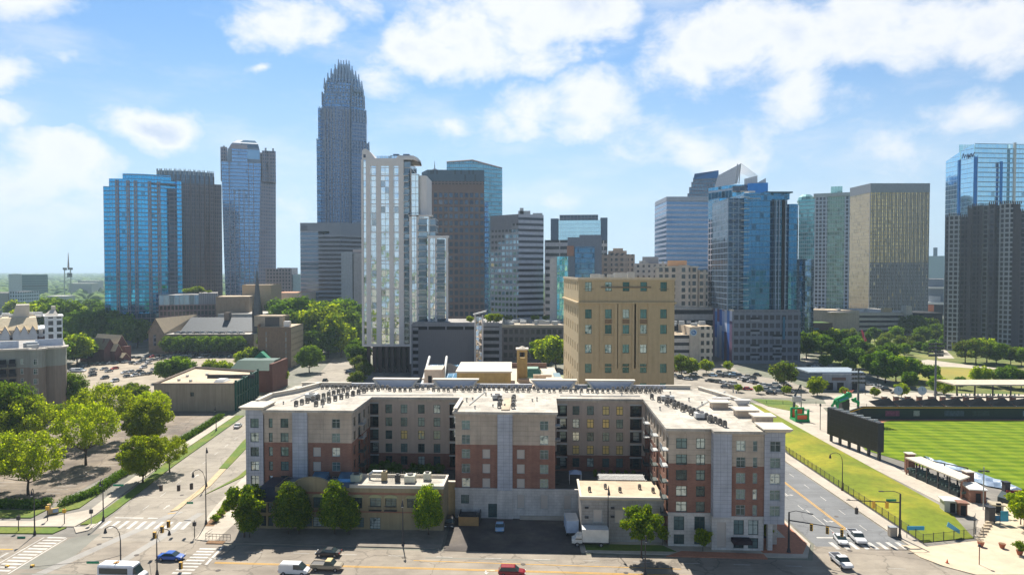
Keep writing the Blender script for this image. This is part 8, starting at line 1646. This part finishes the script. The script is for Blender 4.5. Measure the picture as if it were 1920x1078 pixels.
# inflatable green dragon slide
GRN = mat('inflatable_green', (.02, .38, .12), .4, var=.05); ORG = mat('inflatable_orange', (.75, .13, .04), .4, var=.05)
Yd = 230; o = thing('inflatable_slide', 'green inflatable dragon with orange crest behind the scoreboard', 'inflatable slide', (XH(1585, Yd), Yd, 0)); dx = lambda px: XH(px, Yd) - XH(1585, Yd); dz = lambda py: ZH(py, Yd)
mb = MB(); mb.tube([(dx(1566), 0, dz(757)), (dx(1572), 0, dz(751)), (dx(1584), 0, dz(746)), (dx(1592), 0, dz(741)), (dx(1596), 0, dz(737))], [.5, 1.0, 1.2, 1.1, .7], 10); mb.ball(dx(1593), 0, dz(740), 1.3, 1.1, 1.1); mb.build('body', GRN, o, smooth=True)
for (q, q2, p2) in ((1567, 1562, 765), (1572, 1571, 766), (1599, 1606, 752), (1603, 1611, 760)): mb = MB(); mb.tube([(dx(q), -.5, dz(750)), (dx(q2), -.6, dz(p2 - 6)), (dx(q2) - .2, -.7, dz(p2))], [.6, .5, .45], 8); mb.build('leg', GRN, o, smooth=True)
mb = MB()
for a_ in (-.9, -.4, .1, .6, 1.2): mb.loft([[(dx(1591) + .9 * math.sin(a_) - .3, -.2, dz(738)), (dx(1591) + .9 * math.sin(a_) + .3, -.2, dz(738)), (dx(1591) + .9 * math.sin(a_) + .3, .2, dz(738)), (dx(1591) + .9 * math.sin(a_) - .3, .2, dz(738))], [(dx(1592) + 2.2 * math.sin(a_), 0, dz(731)), (dx(1592) + 2.2 * math.sin(a_) + .1, 0, dz(731)), (dx(1592) + 2.2 * math.sin(a_) + .1, .1, dz(731)), (dx(1592) + 2.2 * math.sin(a_), .1, dz(731))]])
mb.build('crest', ORG, o); mb = MB(); mb.box(dx(1586), 1.5, 0, dx(1600), 5, dz(750)); mb.build('slide_bed', BLACKM, o); mb = MB(); mb.tube([(dx(1574), -1.0, dz(750)), (dx(1590), -1.1, dz(744))], .3, 6); mb.build('belly_stripe', mat('belly', (.05, .3, .45), .5), o)
Yb = 240; o = thing('bounce_house', 'green and orange inflatable bounce house on the grass path', 'bounce house', (XH(1502, Yb), Yb, .1)); w_ = 2.1
for sx_ in (-1, 1):
    for sy_ in (-1, 1): mb = MB(); mb.tube([(sx_ * w_, sy_ * w_, 0), (sx_ * w_, sy_ * w_, 4.2)], .42, 10); mb.build('corner_column', GRN, o, smooth=True)
mb = MB(); mb.box(-w_ - .4, -w_ - .4, 0, w_ + .4, w_ + .4, .8); mb.build('base', GRN, o); mb = MB(); mb.box(-w_ + .4, w_ - .2, .8, w_ - .4, w_ + .1, 3.6); mb.box(-w_ + .4, -w_ - .1, .8, w_ - .4, -w_ + .1, 2.3); mb.build('walls', ORG, o)
mb = MB(); mb.tube([(-w_, -w_, 2.5), (w_, -w_, 2.5)], .25, 8); mb.tube([(-w_, w_, 3.9), (w_, w_, 3.9)], .3, 8); mb.build('beam', GRN, o)
o = thing('equipment_crane', 'dark angular crane-like play frame behind the bounce house', 'climbing frame', (XH(1498, 262), 262, 0)); mb = MB(); mb.tube([(-1.5, 0, 0), (-1, 0, 5), (1.2, 0, 9)], .45, 6); mb.tube([(1.2, 0, 9), (1.4, 0, 0)], .2, 6); mb.tube([(-1, 0, 4), (3, 0, 3)], .3, 6); mb.build('frame', mat('dark_teal', (.06, .08, .09), .6), o); mb = MB(); mb.box(-1.8, -.8, 2.5, 1.2, .8, 4.6); mb.build('cabin', STEEL, o)
# small lamp posts around the path
for (px, py, h) in ((1541, 806, 8), (1720, 700, 5), (1650, 728, 5), (1560, 728, 6), (1625, 740, 5)):
    Y = G(px, py)[1]; o = thing('post_lamp', 'slim dark post lamp beside the paths near the stadium', 'post lamp', (XH(px, Y), Y, 0), 0, 'post lamps by the stadium'); mb = MB(); mb.cyl(0, 0, 0, h, .12, n=6); mb.build('pole', BLACKM, o); mb = MB(); mb.cyl(0, 0, h, h + .8, .35, .25, 8); mb.build('lamp_head', BLACKM, o)
# near stand with white canopy, kiosks
sd = thing('grandstand_canopy', 'long white roofed stand canopy between the path and the ball field', 'canopy', (105.5, 169.5, 0), 0)
c4 = [G(1697, 857.6, 4.4), G(1800, 900, 4.4), G(1818.6, 893.5, 4.4), G(1727, 856, 4.4)]; c4 = [(x - 105.5, y - 169.5) for x, y, z in c4]
mb = MB(); mb.prism(ccw(c4), 4.2, 4.5, bot=True); mb.build('roof', mat('stand_roof', (.62, .56, .46), .7, var=.04), sd)
for t in (0, .2, .4, .6, .8, 1):
    for s_ in (0, 1): a_, c_ = (c4[0], c4[1]) if s_ == 0 else (c4[3], c4[2]); mb = MB(); x, y = a_[0] + (c_[0] - a_[0]) * t, a_[1] + (c_[1] - a_[1]) * t; mb.box(x - .15 + (.4 if s_ == 0 else -.4), y - .15, 0, x + .15 + (.4 if s_ == 0 else -.4), y + .15, 4.2); mb.build('post', BRK if t in (0, 1) else BLACKM, sd)
mb = MB(); mb.prism(ccw([(x * .82, y * .9) for x, y in c4]), 0, 1.3); mb.build('seating_bank', mat('seat_dark', (.05, .07, .075), .8, var=.4, vs=3), sd)
mb = MB()
for i in range(16): t = i / 15; mb.box(c4[0][0] + (c4[1][0] - c4[0][0]) * t + .3, c4[0][1] + (c4[1][1] - c4[0][1]) * t - .3, 1.3, c4[3][0] + (c4[2][0] - c4[3][0]) * t - .8, c4[0][1] + (c4[1][1] - c4[0][1]) * t + .05, 1.8)
mb.build('seats', mat('seat_green', (.10, .16, .15), .6), sd)
for (q, p_, s_) in ((1706, 853, .9), (1815, 887, .9)): x, y, _z = G(q, p_, 4.5); mb = MB(); mb.box(x - 105.5 - s_, y - 169.5 - s_, 0, x - 105.5 + s_, y - 169.5 + s_, 4.9); mb.build('brick_tower', BRK, sd); mb = MB(); mb.box(x - 105.5 - s_ - .2, y - 169.5 - s_ - .2, 4.9, x - 105.5 + s_ + .2, y - 169.5 + s_ + .2, 5.1); mb.build('tower_cap', CREAM, sd)
x, y, _z = G(1765, 868, 3.2); fr = thing('party_deck_frame', 'dark open frame with a small blue umbrella beside the stand canopy', 'frame', (x, y, 0)); mb = MB()
for a_, c_ in (((-3, 3, 3.4), (3.5, -5, 3.4)), ((-3, 3, 2.2), (3.5, -5, 2.2)), ((-3, 3, 0), (-3, 3, 3.4)), ((0.2, -1, 0), (.2, -1, 3.4)), ((3.5, -5, 0), (3.5, -5, 3.4))): mb.tube([a_, c_], .15, 5)
mb.build('frame', BRONZE, fr); mb = MB(); mb.cyl(-3, 4, 0, 3.2, .06, n=5); mb.cyl(-3, 4, 2.6, 3.4, 1.0, .05, 8); mb.build('umbrella', mat('umbrella_blue', (.25, .55, .8), .6), fr)
TP = mat('blue_tarp', (.17, .23, .33), .35, var=.2, vs=.4, bump=.8, bs=1.2, col2=(.26, .36, .46), c2s=.15)
pts = [(1728, 857), (1758, 862), (1800, 874), (1845, 890), (1915, 916), (1870, 910), (1822, 899), (1775, 876)]; zz_ = [1.2, 1.4, .9, .6, .3, .3, .5, 1.6]
mb = MB(); n_ = 9
top = [G(q, p_, .5) for q, p_ in ((1728, 857), (1760, 861), (1800, 872), (1845, 888), (1922, 919))]; bot = [G(q, p_, .5) for q, p_ in ((1740, 863), (1775, 878), (1815, 896), (1850, 908), (1920, 921))]
for (a_, a2), (c_, c2) in zip(zip(top, top[1:]), zip(bot, bot[1:])):
    for i in range(5):
        for j in range(5):
            def q(u, v): 
                x = (a_[0] * (1 - u) + a2[0] * u) * (1 - v) + (c_[0] * (1 - u) + c2[0] * u) * v; y = (a_[1] * (1 - u) + a2[1] * u) * (1 - v) + (c_[1] * (1 - u) + c2[1] * u) * v; return (x, y, .12 + 1.3 * math.sin(math.pi * min(1, v * .95)) * (.7 + .3 * math.sin(x * 2.3)))
            mb.face([q(i / 5, (j + 1) / 5), q((i + 1) / 5, (j + 1) / 5), q((i + 1) / 5, j / 5), q(i / 5, j / 5)])
o = mb.build('tarpaulin', TP); tag(o, 'long blue grey tarpaulin bulging along the near edge of the ball field', 'tarpaulin')
def kiosk(label, px, py, sx_, sy_, h, wallm, roofm, name='kiosk', ov=.3):
    x, y, _z = G(px, py); o = thing(name, label, 'kiosk', (x, y, .05), math.radians(-12)); mb = MB(); mb.box(-sx_ / 2, 0, 0, sx_ / 2, sy_, h); mb.build('wall', wallm, o); mb = MB(); mb.box(-sx_ / 2 - ov, -ov, h, sx_ / 2 + ov, sy_ + ov, h + .25); mb.build('roof', roofm, o); mb = MB(); mb.box(-.5, -.06, .1, .5, -.01, 2.2); mb.build('door', DARK, o); return o
kiosk('small red brick kiosk with a white roof below the stand canopy', 1834, 943, 3.2, 5.5, 2.9, BRK, WHITE); kiosk('brick gate pavilion block right of the white ticket tent', 1806, 967, 1.6, 1.6, 2.6, BRK, BRK); kiosk('white and glass ticket booth with a white tent roof by the slope corner', 1786, 962, 3.2, 2.6, 2.5, mat('booth_grey', (.5, .5, .48), .6), WHITE)
kiosk('small cabin with a rounded tan roof near the stadium gate', 1872, 962, 2.0, 2.0, 1.6, STEEL, mat('cab_tan', (.42, .36, .26), .7))
for (px, py, w_, lab) in ((1856, 980, 1.3, 'dark brick gate pier at the top of the plaza steps'), (1886, 930, 1.2, 'dark steel gate post beside the stadium entrance')):
    x, y, _z = G(px, py); o = thing('gate_pier', lab, 'pier', (x, y, .1)); mb = MB(); mb.box(-w_ / 2, -w_ / 2, 0, w_ / 2, w_ / 2, 3.2); mb.build('shaft', mat('pier_dark', (.09, .08, .08), .8), o); mb = MB(); mb.box(-w_ / 2 - .1, -w_ / 2 - .1, 3.2, w_ / 2 + .1, w_ / 2 + .1, 3.4); mb.build('cap', BLACKM, o)
SB = mat('banner_sky_blue', (.06, .38, .60), .6); 
for (px, py, Y, w_, h, rz, lab) in ((1717, 988, 134, 3.4, .8, 0, 'wide sky blue banner hanging near the mast on the slope fence'), (1883, 975, 141, 1.7, 2.2, 0, 'upright sky blue panel sign at the stadium gate'), (1868, 976, 142, 1.6, 1.2, 0, 'small dark blue panel sign at the stadium gate')):
    x, y, z = P3(px, py, Y); o = thing('banner', lab, 'banner', (x, y, max(.1, z - h)), rz); mb = MB(); mb.box(-w_ / 2, -.04, h * .3, w_ / 2, .04, h * 1.3); mb.build('panel', SB if 'dark' not in lab else mat('banner_dark_blue', (.04, .12, .2), .6), o); mb = MB(); mb.box(-w_ / 2 - .06, -.06, -z + h if z > h else 0, -w_ / 2, .06, h * 1.3); mb.build('post', BLACKM, o)
x, y, z = P3(1788, 1000, 134.5); o = thing('banner', 'slanting pale blue banner on the near slope fence', 'banner', (x, y, 1.2)); mb = MB(); mb.loft([[(-1.4, -.05, 1.0), (-1.4, .05, 1.0), (-1.1, .05, 1.9), (-1.1, -.05, 1.9)], [(1.2, -.05, -.5), (1.2, .05, -.5), (1.2, .05, .3), (1.2, -.05, .3)]]); mb.build('cloth', mat('banner_pale', (.15, .48, .70), .6), o)
for (px, py, lab) in ((1839, 1024, 'terracotta planter pot left of the pair on the plaza'), (1879, 1027, 'terracotta planter pot right of the pair on the plaza'), (1912, 1040, 'terracotta planter with a green shrub at the right edge of the plaza')):
    x, y, _z = G(px, py, .14); o = thing('planter', lab, 'planter', (x, y, .14)); mb = MB(); mb.cyl(0, 0, 0, .9, .35, .62, 12); mb.build('pot', mat('terracotta', (.34, .11, .06), .8), o); mb = MB(); mb.cyl(0, 0, .88, .93, .52, n=12); mb.build('soil', MULCH, o)
    if 'shrub' in lab: tree('bush', 'shrub', 'leafy shrub growing in the terracotta planter at the right edge', x, y, .9, sc=.8, cat='shrub')
x, y, _z = G(1836, 1058, .14); o = thing('street_lamp', 'short rust coloured post lamp standing on the plaza', 'street lamp', (x, y, .14)); mb = MB(); mb.cyl(0, 0, 0, 3.3, .08, n=8); mb.build('pole', mat('rust', (.2, .09, .06), .8), o); mb = MB(); mb.cyl(0, 0, 3.3, 3.7, .32, .15, 8); mb.build('lamp_head', BLACKM, o)
x, y, _z = G(1776, 1055, .14); o = thing('traffic_cone', 'orange traffic cone on the plaza kerb', 'traffic cone', (x, y, .14)); mb = MB(); mb.cyl(0, 0, .05, .75, .2, .03, 10); mb.build('cone', mat('cone_orange', (.8, .12, .03), .6), o); mb = MB(); mb.box(-.25, -.25, 0, .25, .25, .05); mb.build('base', BLACKM, o)
x, y, _z = G(1890, 950); light = thing('park_lamp', 'double armed dark lamp post by the brick kiosk', 'lamp post', (XH(1851, 150), 150, 0)); mb = MB(); z = ZH(875, 150); mb.cyl(0, 0, 0, z, .12, n=6); mb.build('pole', STEEL, light); mb = MB(); mb.box(-.9, -.1, z - 1, .9, .1, z - .8); mb.box(-1.1, -.3, z - 1.1, -.5, .3, z - .8); mb.box(.5, -.3, z - 1.1, 1.1, .3, z - .8); mb.build('lamp_heads', BLACKM, light)
# plaza steps
mb = MB()
for i in range(8):
    a_, c_ = G(1832 + i * 3, 1012 - i * 5, .14), G(1848 + i * 3.2, 1014 - i * 5, .14); mb.box(a_[0], a_[1], .14, c_[0], a_[1] + .5, .3 + i * .06)
struct('steps', mb, mat('plaza_paving', (.6, .49, .35)))
o = thing('metal_gate', 'dark mesh gate beside the gate pier above the plaza steps', 'gate', (XH(1836, 136), 136, .1), math.radians(55)); mb = MB()
for i in range(18): mb.box(i * .3, -.02, 0, i * .3 + .05, .02, 2.6)
mb.box(0, -.04, 2.6, 5.2, .04, 2.7); mb.box(0, -.04, .1, 5.2, .04, .2); mb.build('bars', BLACKM, o)
o = thing('red_banner', 'red advertising board on the field rail at the right edge', 'board', (XH(1912, 158), 158, 0)); mb = MB(); mb.box(-2.2, -.08, .6, 4, .08, 1.8); mb.build('board', mat('ad_red', (.45, .05, .05), .6), o); mb = MB(); mb.box(-2.2, -.1, 0, -2, .1, .6); mb.box(2, -.1, 0, 2.2, .1, .6); mb.build('legs', BLACKM, o)
mb = MB(); mb.prism(ccw([G(q, p_)[:2] for q, p_ in ((1880, 925), (1960, 950), (1960, 965), (1870, 940))]), 0, 1.2); o = mb.build('seating_bank', MATS['seat_dark']); tag(o, 'dark seating bank at the right edge beside the field', 'seating')

# ---------------------------------------------------------------- trees
def T(key, label, px, py, h_px=None, z=0, sc=None, group=None, name='tree', Y=None):
    """stand a tree whose foot is seen at px,py; scale from its height in pixels"""
    x, y, _z = G(px, py, z) if Y is None else (XH(px, Y), Y, z)
    cr = TK[key][0]; HT.setdefault(key, max(v.co.z for v in cr.vertices)); H0 = HT[key]
    s_ = sc or (h_px * y / F) / H0
    kx_ = {'big': .84, 'big2': .86, 'bigdark': .84, 'dense': .92, 'pear': .88}.get(key, 1)
    return tree(key, name, label, x, y, z, None, (s_ * kx_, s_ * kx_, s_), group)
HT = {}
T('big', 'broad yellow green tree in the middle of the left lot, standing clear of the others', 161, 872, 122)
T('big2', 'broad yellow green tree in the left foreground with its shadow on the lot', 53, 928, 122)
T('dense', 'dense rounded bright tree beside the left road, upper of the pair', 276, 842, 98)
T('dense', 'dense rounded green tree overhanging the left road, lower of the pair', 268, 905, 92)
T('big', 'bright leaning tree partly joined to the lower rounded tree beside the road', 318, 885, 70)
T('bigdark', 'tall dark green tree at the left edge behind the foreground tree', 12, 850, 140); T('big2', 'large olive tree at the left edge in front of the curved block', 40, 850, 112)
T('big2', 'wide tree behind the clear standing tree, half over the stone office', 190, 828, 112); T('big', 'tree right of the wide tree in front of the stone office', 285, 800, 70); T('bigdark', 'dark tree at the right foot of the curved block', 132, 775, 80)
T('big2', 'left edge foreground tree cut by the frame', -18, 925, 118)
for i, (px, py, h, lab) in enumerate([(458, 1008, 104, 'street tree with thin upper branches, leftmost before the restaurant'), (541, 1002, 104, 'conical street tree second from the left before the restaurant'), (628, 1002, 106, 'widest conical street tree in front of the restaurant'), (803, 1003, 100, 'conical street tree alone at the right end of the restaurant')]):
    T('pear' if i else 'maple', lab, px, py, h); 
T('pear', 'small side stem crown joined to the widest conical street tree', 655, 1003, 76); T('pear', 'short conical crown joined to the second street tree', 560, 1002, 92); T('pear', 'short conical crown joined to the first street tree', 468, 1008, 82)
T('maple', 'bright open street tree in front of the white annex wall', 1203, 1045, 100); T('youngtree', 'small light green tree at the corner of the annex', 1242, 1022, 40); T('youngtree', 'small shaded tree before the tall windows of the right wing', 1318, 1034, 46); T('youngtree', 'small tree at the entry column of the right corner', 1441, 1018, 38)
for (px, py, h, k_) in [(520, 672, 78, 'round'), (545, 665, 104, 'round2'), (575, 662, 112, 'round2'), (602, 668, 104, 'bright'), (625, 660, 98, 'round'), (655, 650, 96, 'round2'), (570, 640, 86, 'round2'), (530, 640, 84, 'round2'), (620, 640, 80, 'round2'), (660, 655, 66, 'round'), (640, 670, 66, 'bright'), (672, 690, 56, 'round2'), (505, 600, 45, 'round2'), (590, 675, 60, 'round2'), (615, 672, 60, 'round2')]:
    T(k_, 'dense green tree in the big tree mass left of the white condominium tower', px, py, h, group='tree mass left of the white tower')
T('round', 'rounded street tree at the right corner of the brown brick office', 580, 698, 52); T('bright', 'small bright tree beside the green roofed pavilion', 524, 722, 36)
for (px, py, h, k_) in [(60, 640, 72, 'bright'), (95, 632, 76, 'round'), (30, 610, 50, 'bright'), (120, 640, 80, 'round'), (150, 650, 70, 'round2'), (175, 655, 76, 'round2'), (200, 655, 78, 'round2'), (225, 655, 72, 'round2'), (258, 652, 55, 'round'), (190, 620, 55, 'round2'), (150, 612, 40, 'bright'), (175, 600, 42, 'round2'), (120, 680, 60, 'round'), (145, 685, 62, 'bright'), (165, 680, 48, 'round'), (110, 690, 55, 'round'), (70, 600, 38, 'bright'), (185, 640, 60, 'round2'), (130, 600, 34, 'bright'), (215, 605, 30, 'round2')]:
    T(k_, 'leafy tree in the belt between the dormered rowhouses and the blue tower', px, py, h, group='trees beyond the left parking lot')
for px in (318, 336, 354, 372, 390, 408, 426, 444): T('round', 'shaded tree in the row along the stone parking deck wall', px, 667, 38, group='trees along the parking deck')
for (px, py, h) in ((310, 716, 42), (328, 714, 46), (348, 714, 42), (338, 706, 40), (395, 706, 34), (420, 706, 32), (455, 690, 34), (474, 688, 40), (478, 680, 30)): T('bright' if px > 380 else 'round', 'tree on the island at the right side of the upper left lot', px, py, h, group='parking lot island trees')
for (px, py, h) in ((240, 760, 40), (262, 770, 50), (250, 745, 30), (112, 800, 44)): T('olive', 'thin tree between the parked cars left of the stone office', px, py, h, group='trees left of the stone office')
for (px, py, h, k_) in [(1028, 690, 62, 'bright'), (1042, 694, 68, 'bright'), (1012, 682, 46, 'round')]: T(k_, 'bright tree in the clump at the left side of the sandstone block', px, py, h, group='trees beside the sandstone block')
for (px, py, h, k_) in [(1278, 706, 44, 'olive'), (1296, 704, 34, 'bright'), (1324, 700, 28, 'bright'), (1365, 696, 20, 'bright')]: T(k_, 'small street tree right of the sandstone block', px, py, h, group='trees right of the sandstone block')
T('olive', 'large yellow olive tree at the corner below the charcoal podium', 1470, 728, 54); T('bright', 'rounded tree on the pavement right of the large olive tree', 1532, 742, 38)
for (px, py, h) in ((1384, 735, 16), (1422, 738, 18), (1475, 740, 18), (1526, 742, 20), (1690, 745, 28), (1582, 742, 18), (1640, 745, 20)): T('bright', 'small bright sapling near the right parking lot', px, py, h, group='saplings near the right lot')
random.seed(11)
park = [(1508, 640, 30), (1525, 660, 40), (1540, 668, 44), (1512, 672, 52), (1560, 672, 34), (1580, 660, 38), (1600, 668, 42), (1595, 640, 26), (1620, 650, 30), (1560, 650, 36), (1640, 640, 28), (1605, 690, 40), (1630, 700, 40), (1645, 712, 46), (1660, 718, 64), (1680, 716, 52), (1700, 716, 50), (1665, 690, 50), (1655, 660, 30), (1690, 655, 28), (1710, 712, 44), (1705, 728, 34), (1745, 718, 36), (1640, 622, 26), (1670, 625, 28), (1700, 628, 40), (1720, 630, 40), (1745, 628, 34), (1730, 645, 34), (1760, 640, 34), (1680, 640, 30), (1720, 655, 30), (1785, 648, 36), (1775, 655, 28), (1810, 680, 44), (1830, 682, 50), (1850, 680, 48), (1868, 684, 44), (1895, 684, 38), (1915, 686, 36), (1840, 724, 40), (1890, 728, 46), (1915, 728, 36), (1875, 724, 32), (1770, 742, 34), (1757, 738, 36), (1800, 730, 26), (1575, 684, 34), (1548, 690, 26), (1590, 700, 28), (1620, 676, 40), (1536, 648, 30), (1860, 660, 26), (1640, 680, 30), (1740, 664, 24), (1520, 625, 26)]
for (px, py, h) in park: T(random.choice(['round', 'round2', 'olive', 'bright', 'round2', 'olive']), 'leafy tree growing in the park between stadium and towers', px, py, h, group='park trees')
for i in range(70): px, py = random.uniform(1505, 1910), random.uniform(612, 668); T(random.choice(['round2', 'round2', 'olive', 'round']), 'leafy tree growing in the park between stadium and towers', px, py, random.uniform(16, 26), group='park trees')
for (x_, y_) in ((106, 141), (108.5, 139.5), (110, 143), (113, 137), (104.5, 138.0)): tree('youngtree', 'plaza_tree', 'leafy plaza tree at the right edge beside the gate', x_, y_, .1, sc=1.1, group='plaza trees')
T('round2', 'dark evergreen tree at the foot of the brown office', 486, 690, 36)
for (px, py) in ((674, 700), (684, 712), (668, 730)): T('olive', 'thin street tree beside the brown columns', px, py, 36, group='trees by the brown columns')
# ---- far woods to the horizon: one mass of crowns
rg = np.random.default_rng(3); nb = 11000
Y = 850 * (9.5 ** rg.random(nb)); X = (rg.random(nb) - .5) * 1.9 * Y
keep = ~((np.abs(X) < 560) & (Y < 1000) & (X > -330)); X, Y = X[keep], Y[keep]; nb = len(X)
R_ = 7 + Y * .0045 * (.6 + .8 * rg.random(nb)); hz_ = 6 + 10 * rg.random(nb) + Y * .001
t = np.arange(6) * math.pi / 3; un = np.concatenate([np.stack([np.cos(t), np.sin(t), t * 0 + .15], 1), np.stack([.75 * np.cos(t + .5), .75 * np.sin(t + .5), t * 0 + .75], 1), [[0, 0, 1.05]]])
fc = []
for i in range(6):
    j = (i + 1) % 6; fc += [[i, j, 6 + i], [j, 6 + j, 6 + i], [6 + i, 6 + j, 12]]
fc = np.array(fc); jit = 1 + .3 * (rg.random((nb, 13, 1)) - .5)
V = un[None] * jit * np.stack([R_, R_, hz_], 1)[:, None] + np.stack([X, Y, 0 * X - 1], 1)[:, None]
Fc = (fc[None] + (np.arange(nb) * 13)[:, None, None]).reshape(-1, 3)
me = bpy.data.meshes.new('distant_woods'); me.vertices.add(nb * 13); me.vertices.foreach_set('co', V.reshape(-1)); me.loops.add(len(Fc) * 3); me.loops.foreach_set('vertex_index', Fc.reshape(-1)); me.polygons.add(len(Fc)); me.polygons.foreach_set('loop_start', np.arange(len(Fc)) * 3)
me.materials.append(mat('woods', (.060, .13, .022), .95, var=.3, vs=.02, col2=(.11, .18, .03), c2s=.006)); me.update(calc_edges=True); me.validate(); o = bpy.data.objects.new('distant_woods', me); COL.objects.link(o); o['kind'] = 'stuff'; o['label'] = 'green woods spreading to the horizon'
# low filler buildings between towers so no bare ground shows
random.seed(9)
fl = [(590, 700, 470, 600, 10), (1190, 700, 1060, 620, 24), (1010, 640, 1030, 560, 20), (1560, 640, 1600, 585, 16), (1330, 640, 1500, 700, 18)]
for i, (px, Y_, w_, d_, h, lab) in enumerate([(600, 640, 60, 30, 14, 'low tan block behind the tree mass'), (1200, 600, 70, 30, 22, 'low pale block behind the tan tower'), (1040, 520, 30, 30, 16, 'low grey block left of the sandstone block'), (1560, 760, 90, 30, 14, 'low dark block at the foot of the green tower pair'), (700, 800, 80, 30, 26, 'mid grey block behind the white tower'), (1010, 620, 26, 30, 22, 'plain block behind the grey banded tower'), (450, 720, 90, 30, 18, 'low grey block behind the flared tower'), (1500, 640, 60, 30, 20, 'low grey block behind the mirrored tower')]):
    b = Bld('filler_building', lab, 'building', px, Y_); b.walls('wall', rect(-w_ / 2, 0, w_ / 2, d_), 0, h, facade('fill_%d' % (i % 3), 4, 3.8, 1.8, 1.8, ((.34, .30, .26), (.22, .22, .24), (.42, .38, .33))[i % 3], (.04, .05, .06), (.12, .14, .16), .3), ROOFG); b.units(-w_ / 2 + 4, w_ / 2 - 4, 4, d_ - 4, h, 6, i)
    b.r.name = 'low_building'
# ---------------------------------------------------------------- haze
HAZE = True
if HAZE:
    hm = bpy.data.materials.new('haze'); hm.use_nodes = True; ht = hm.node_tree; ht.nodes.clear(); k = NT(ht)
    pv = k.n('ShaderNodeVolumePrincipled', i={'Color': (.62, .82, 1.0, 1), 'Density': 1.25e-4, 'Anisotropy': .3}); ou = ht.nodes.new('ShaderNodeOutputMaterial'); ht.links.new(pv.outputs[0], ou.inputs['Volume'])
    mb = MB(); mb.box(-21000, -9500, -1.5, 21000, 26500, 300); struct('haze', mb, hm, 'stuff')
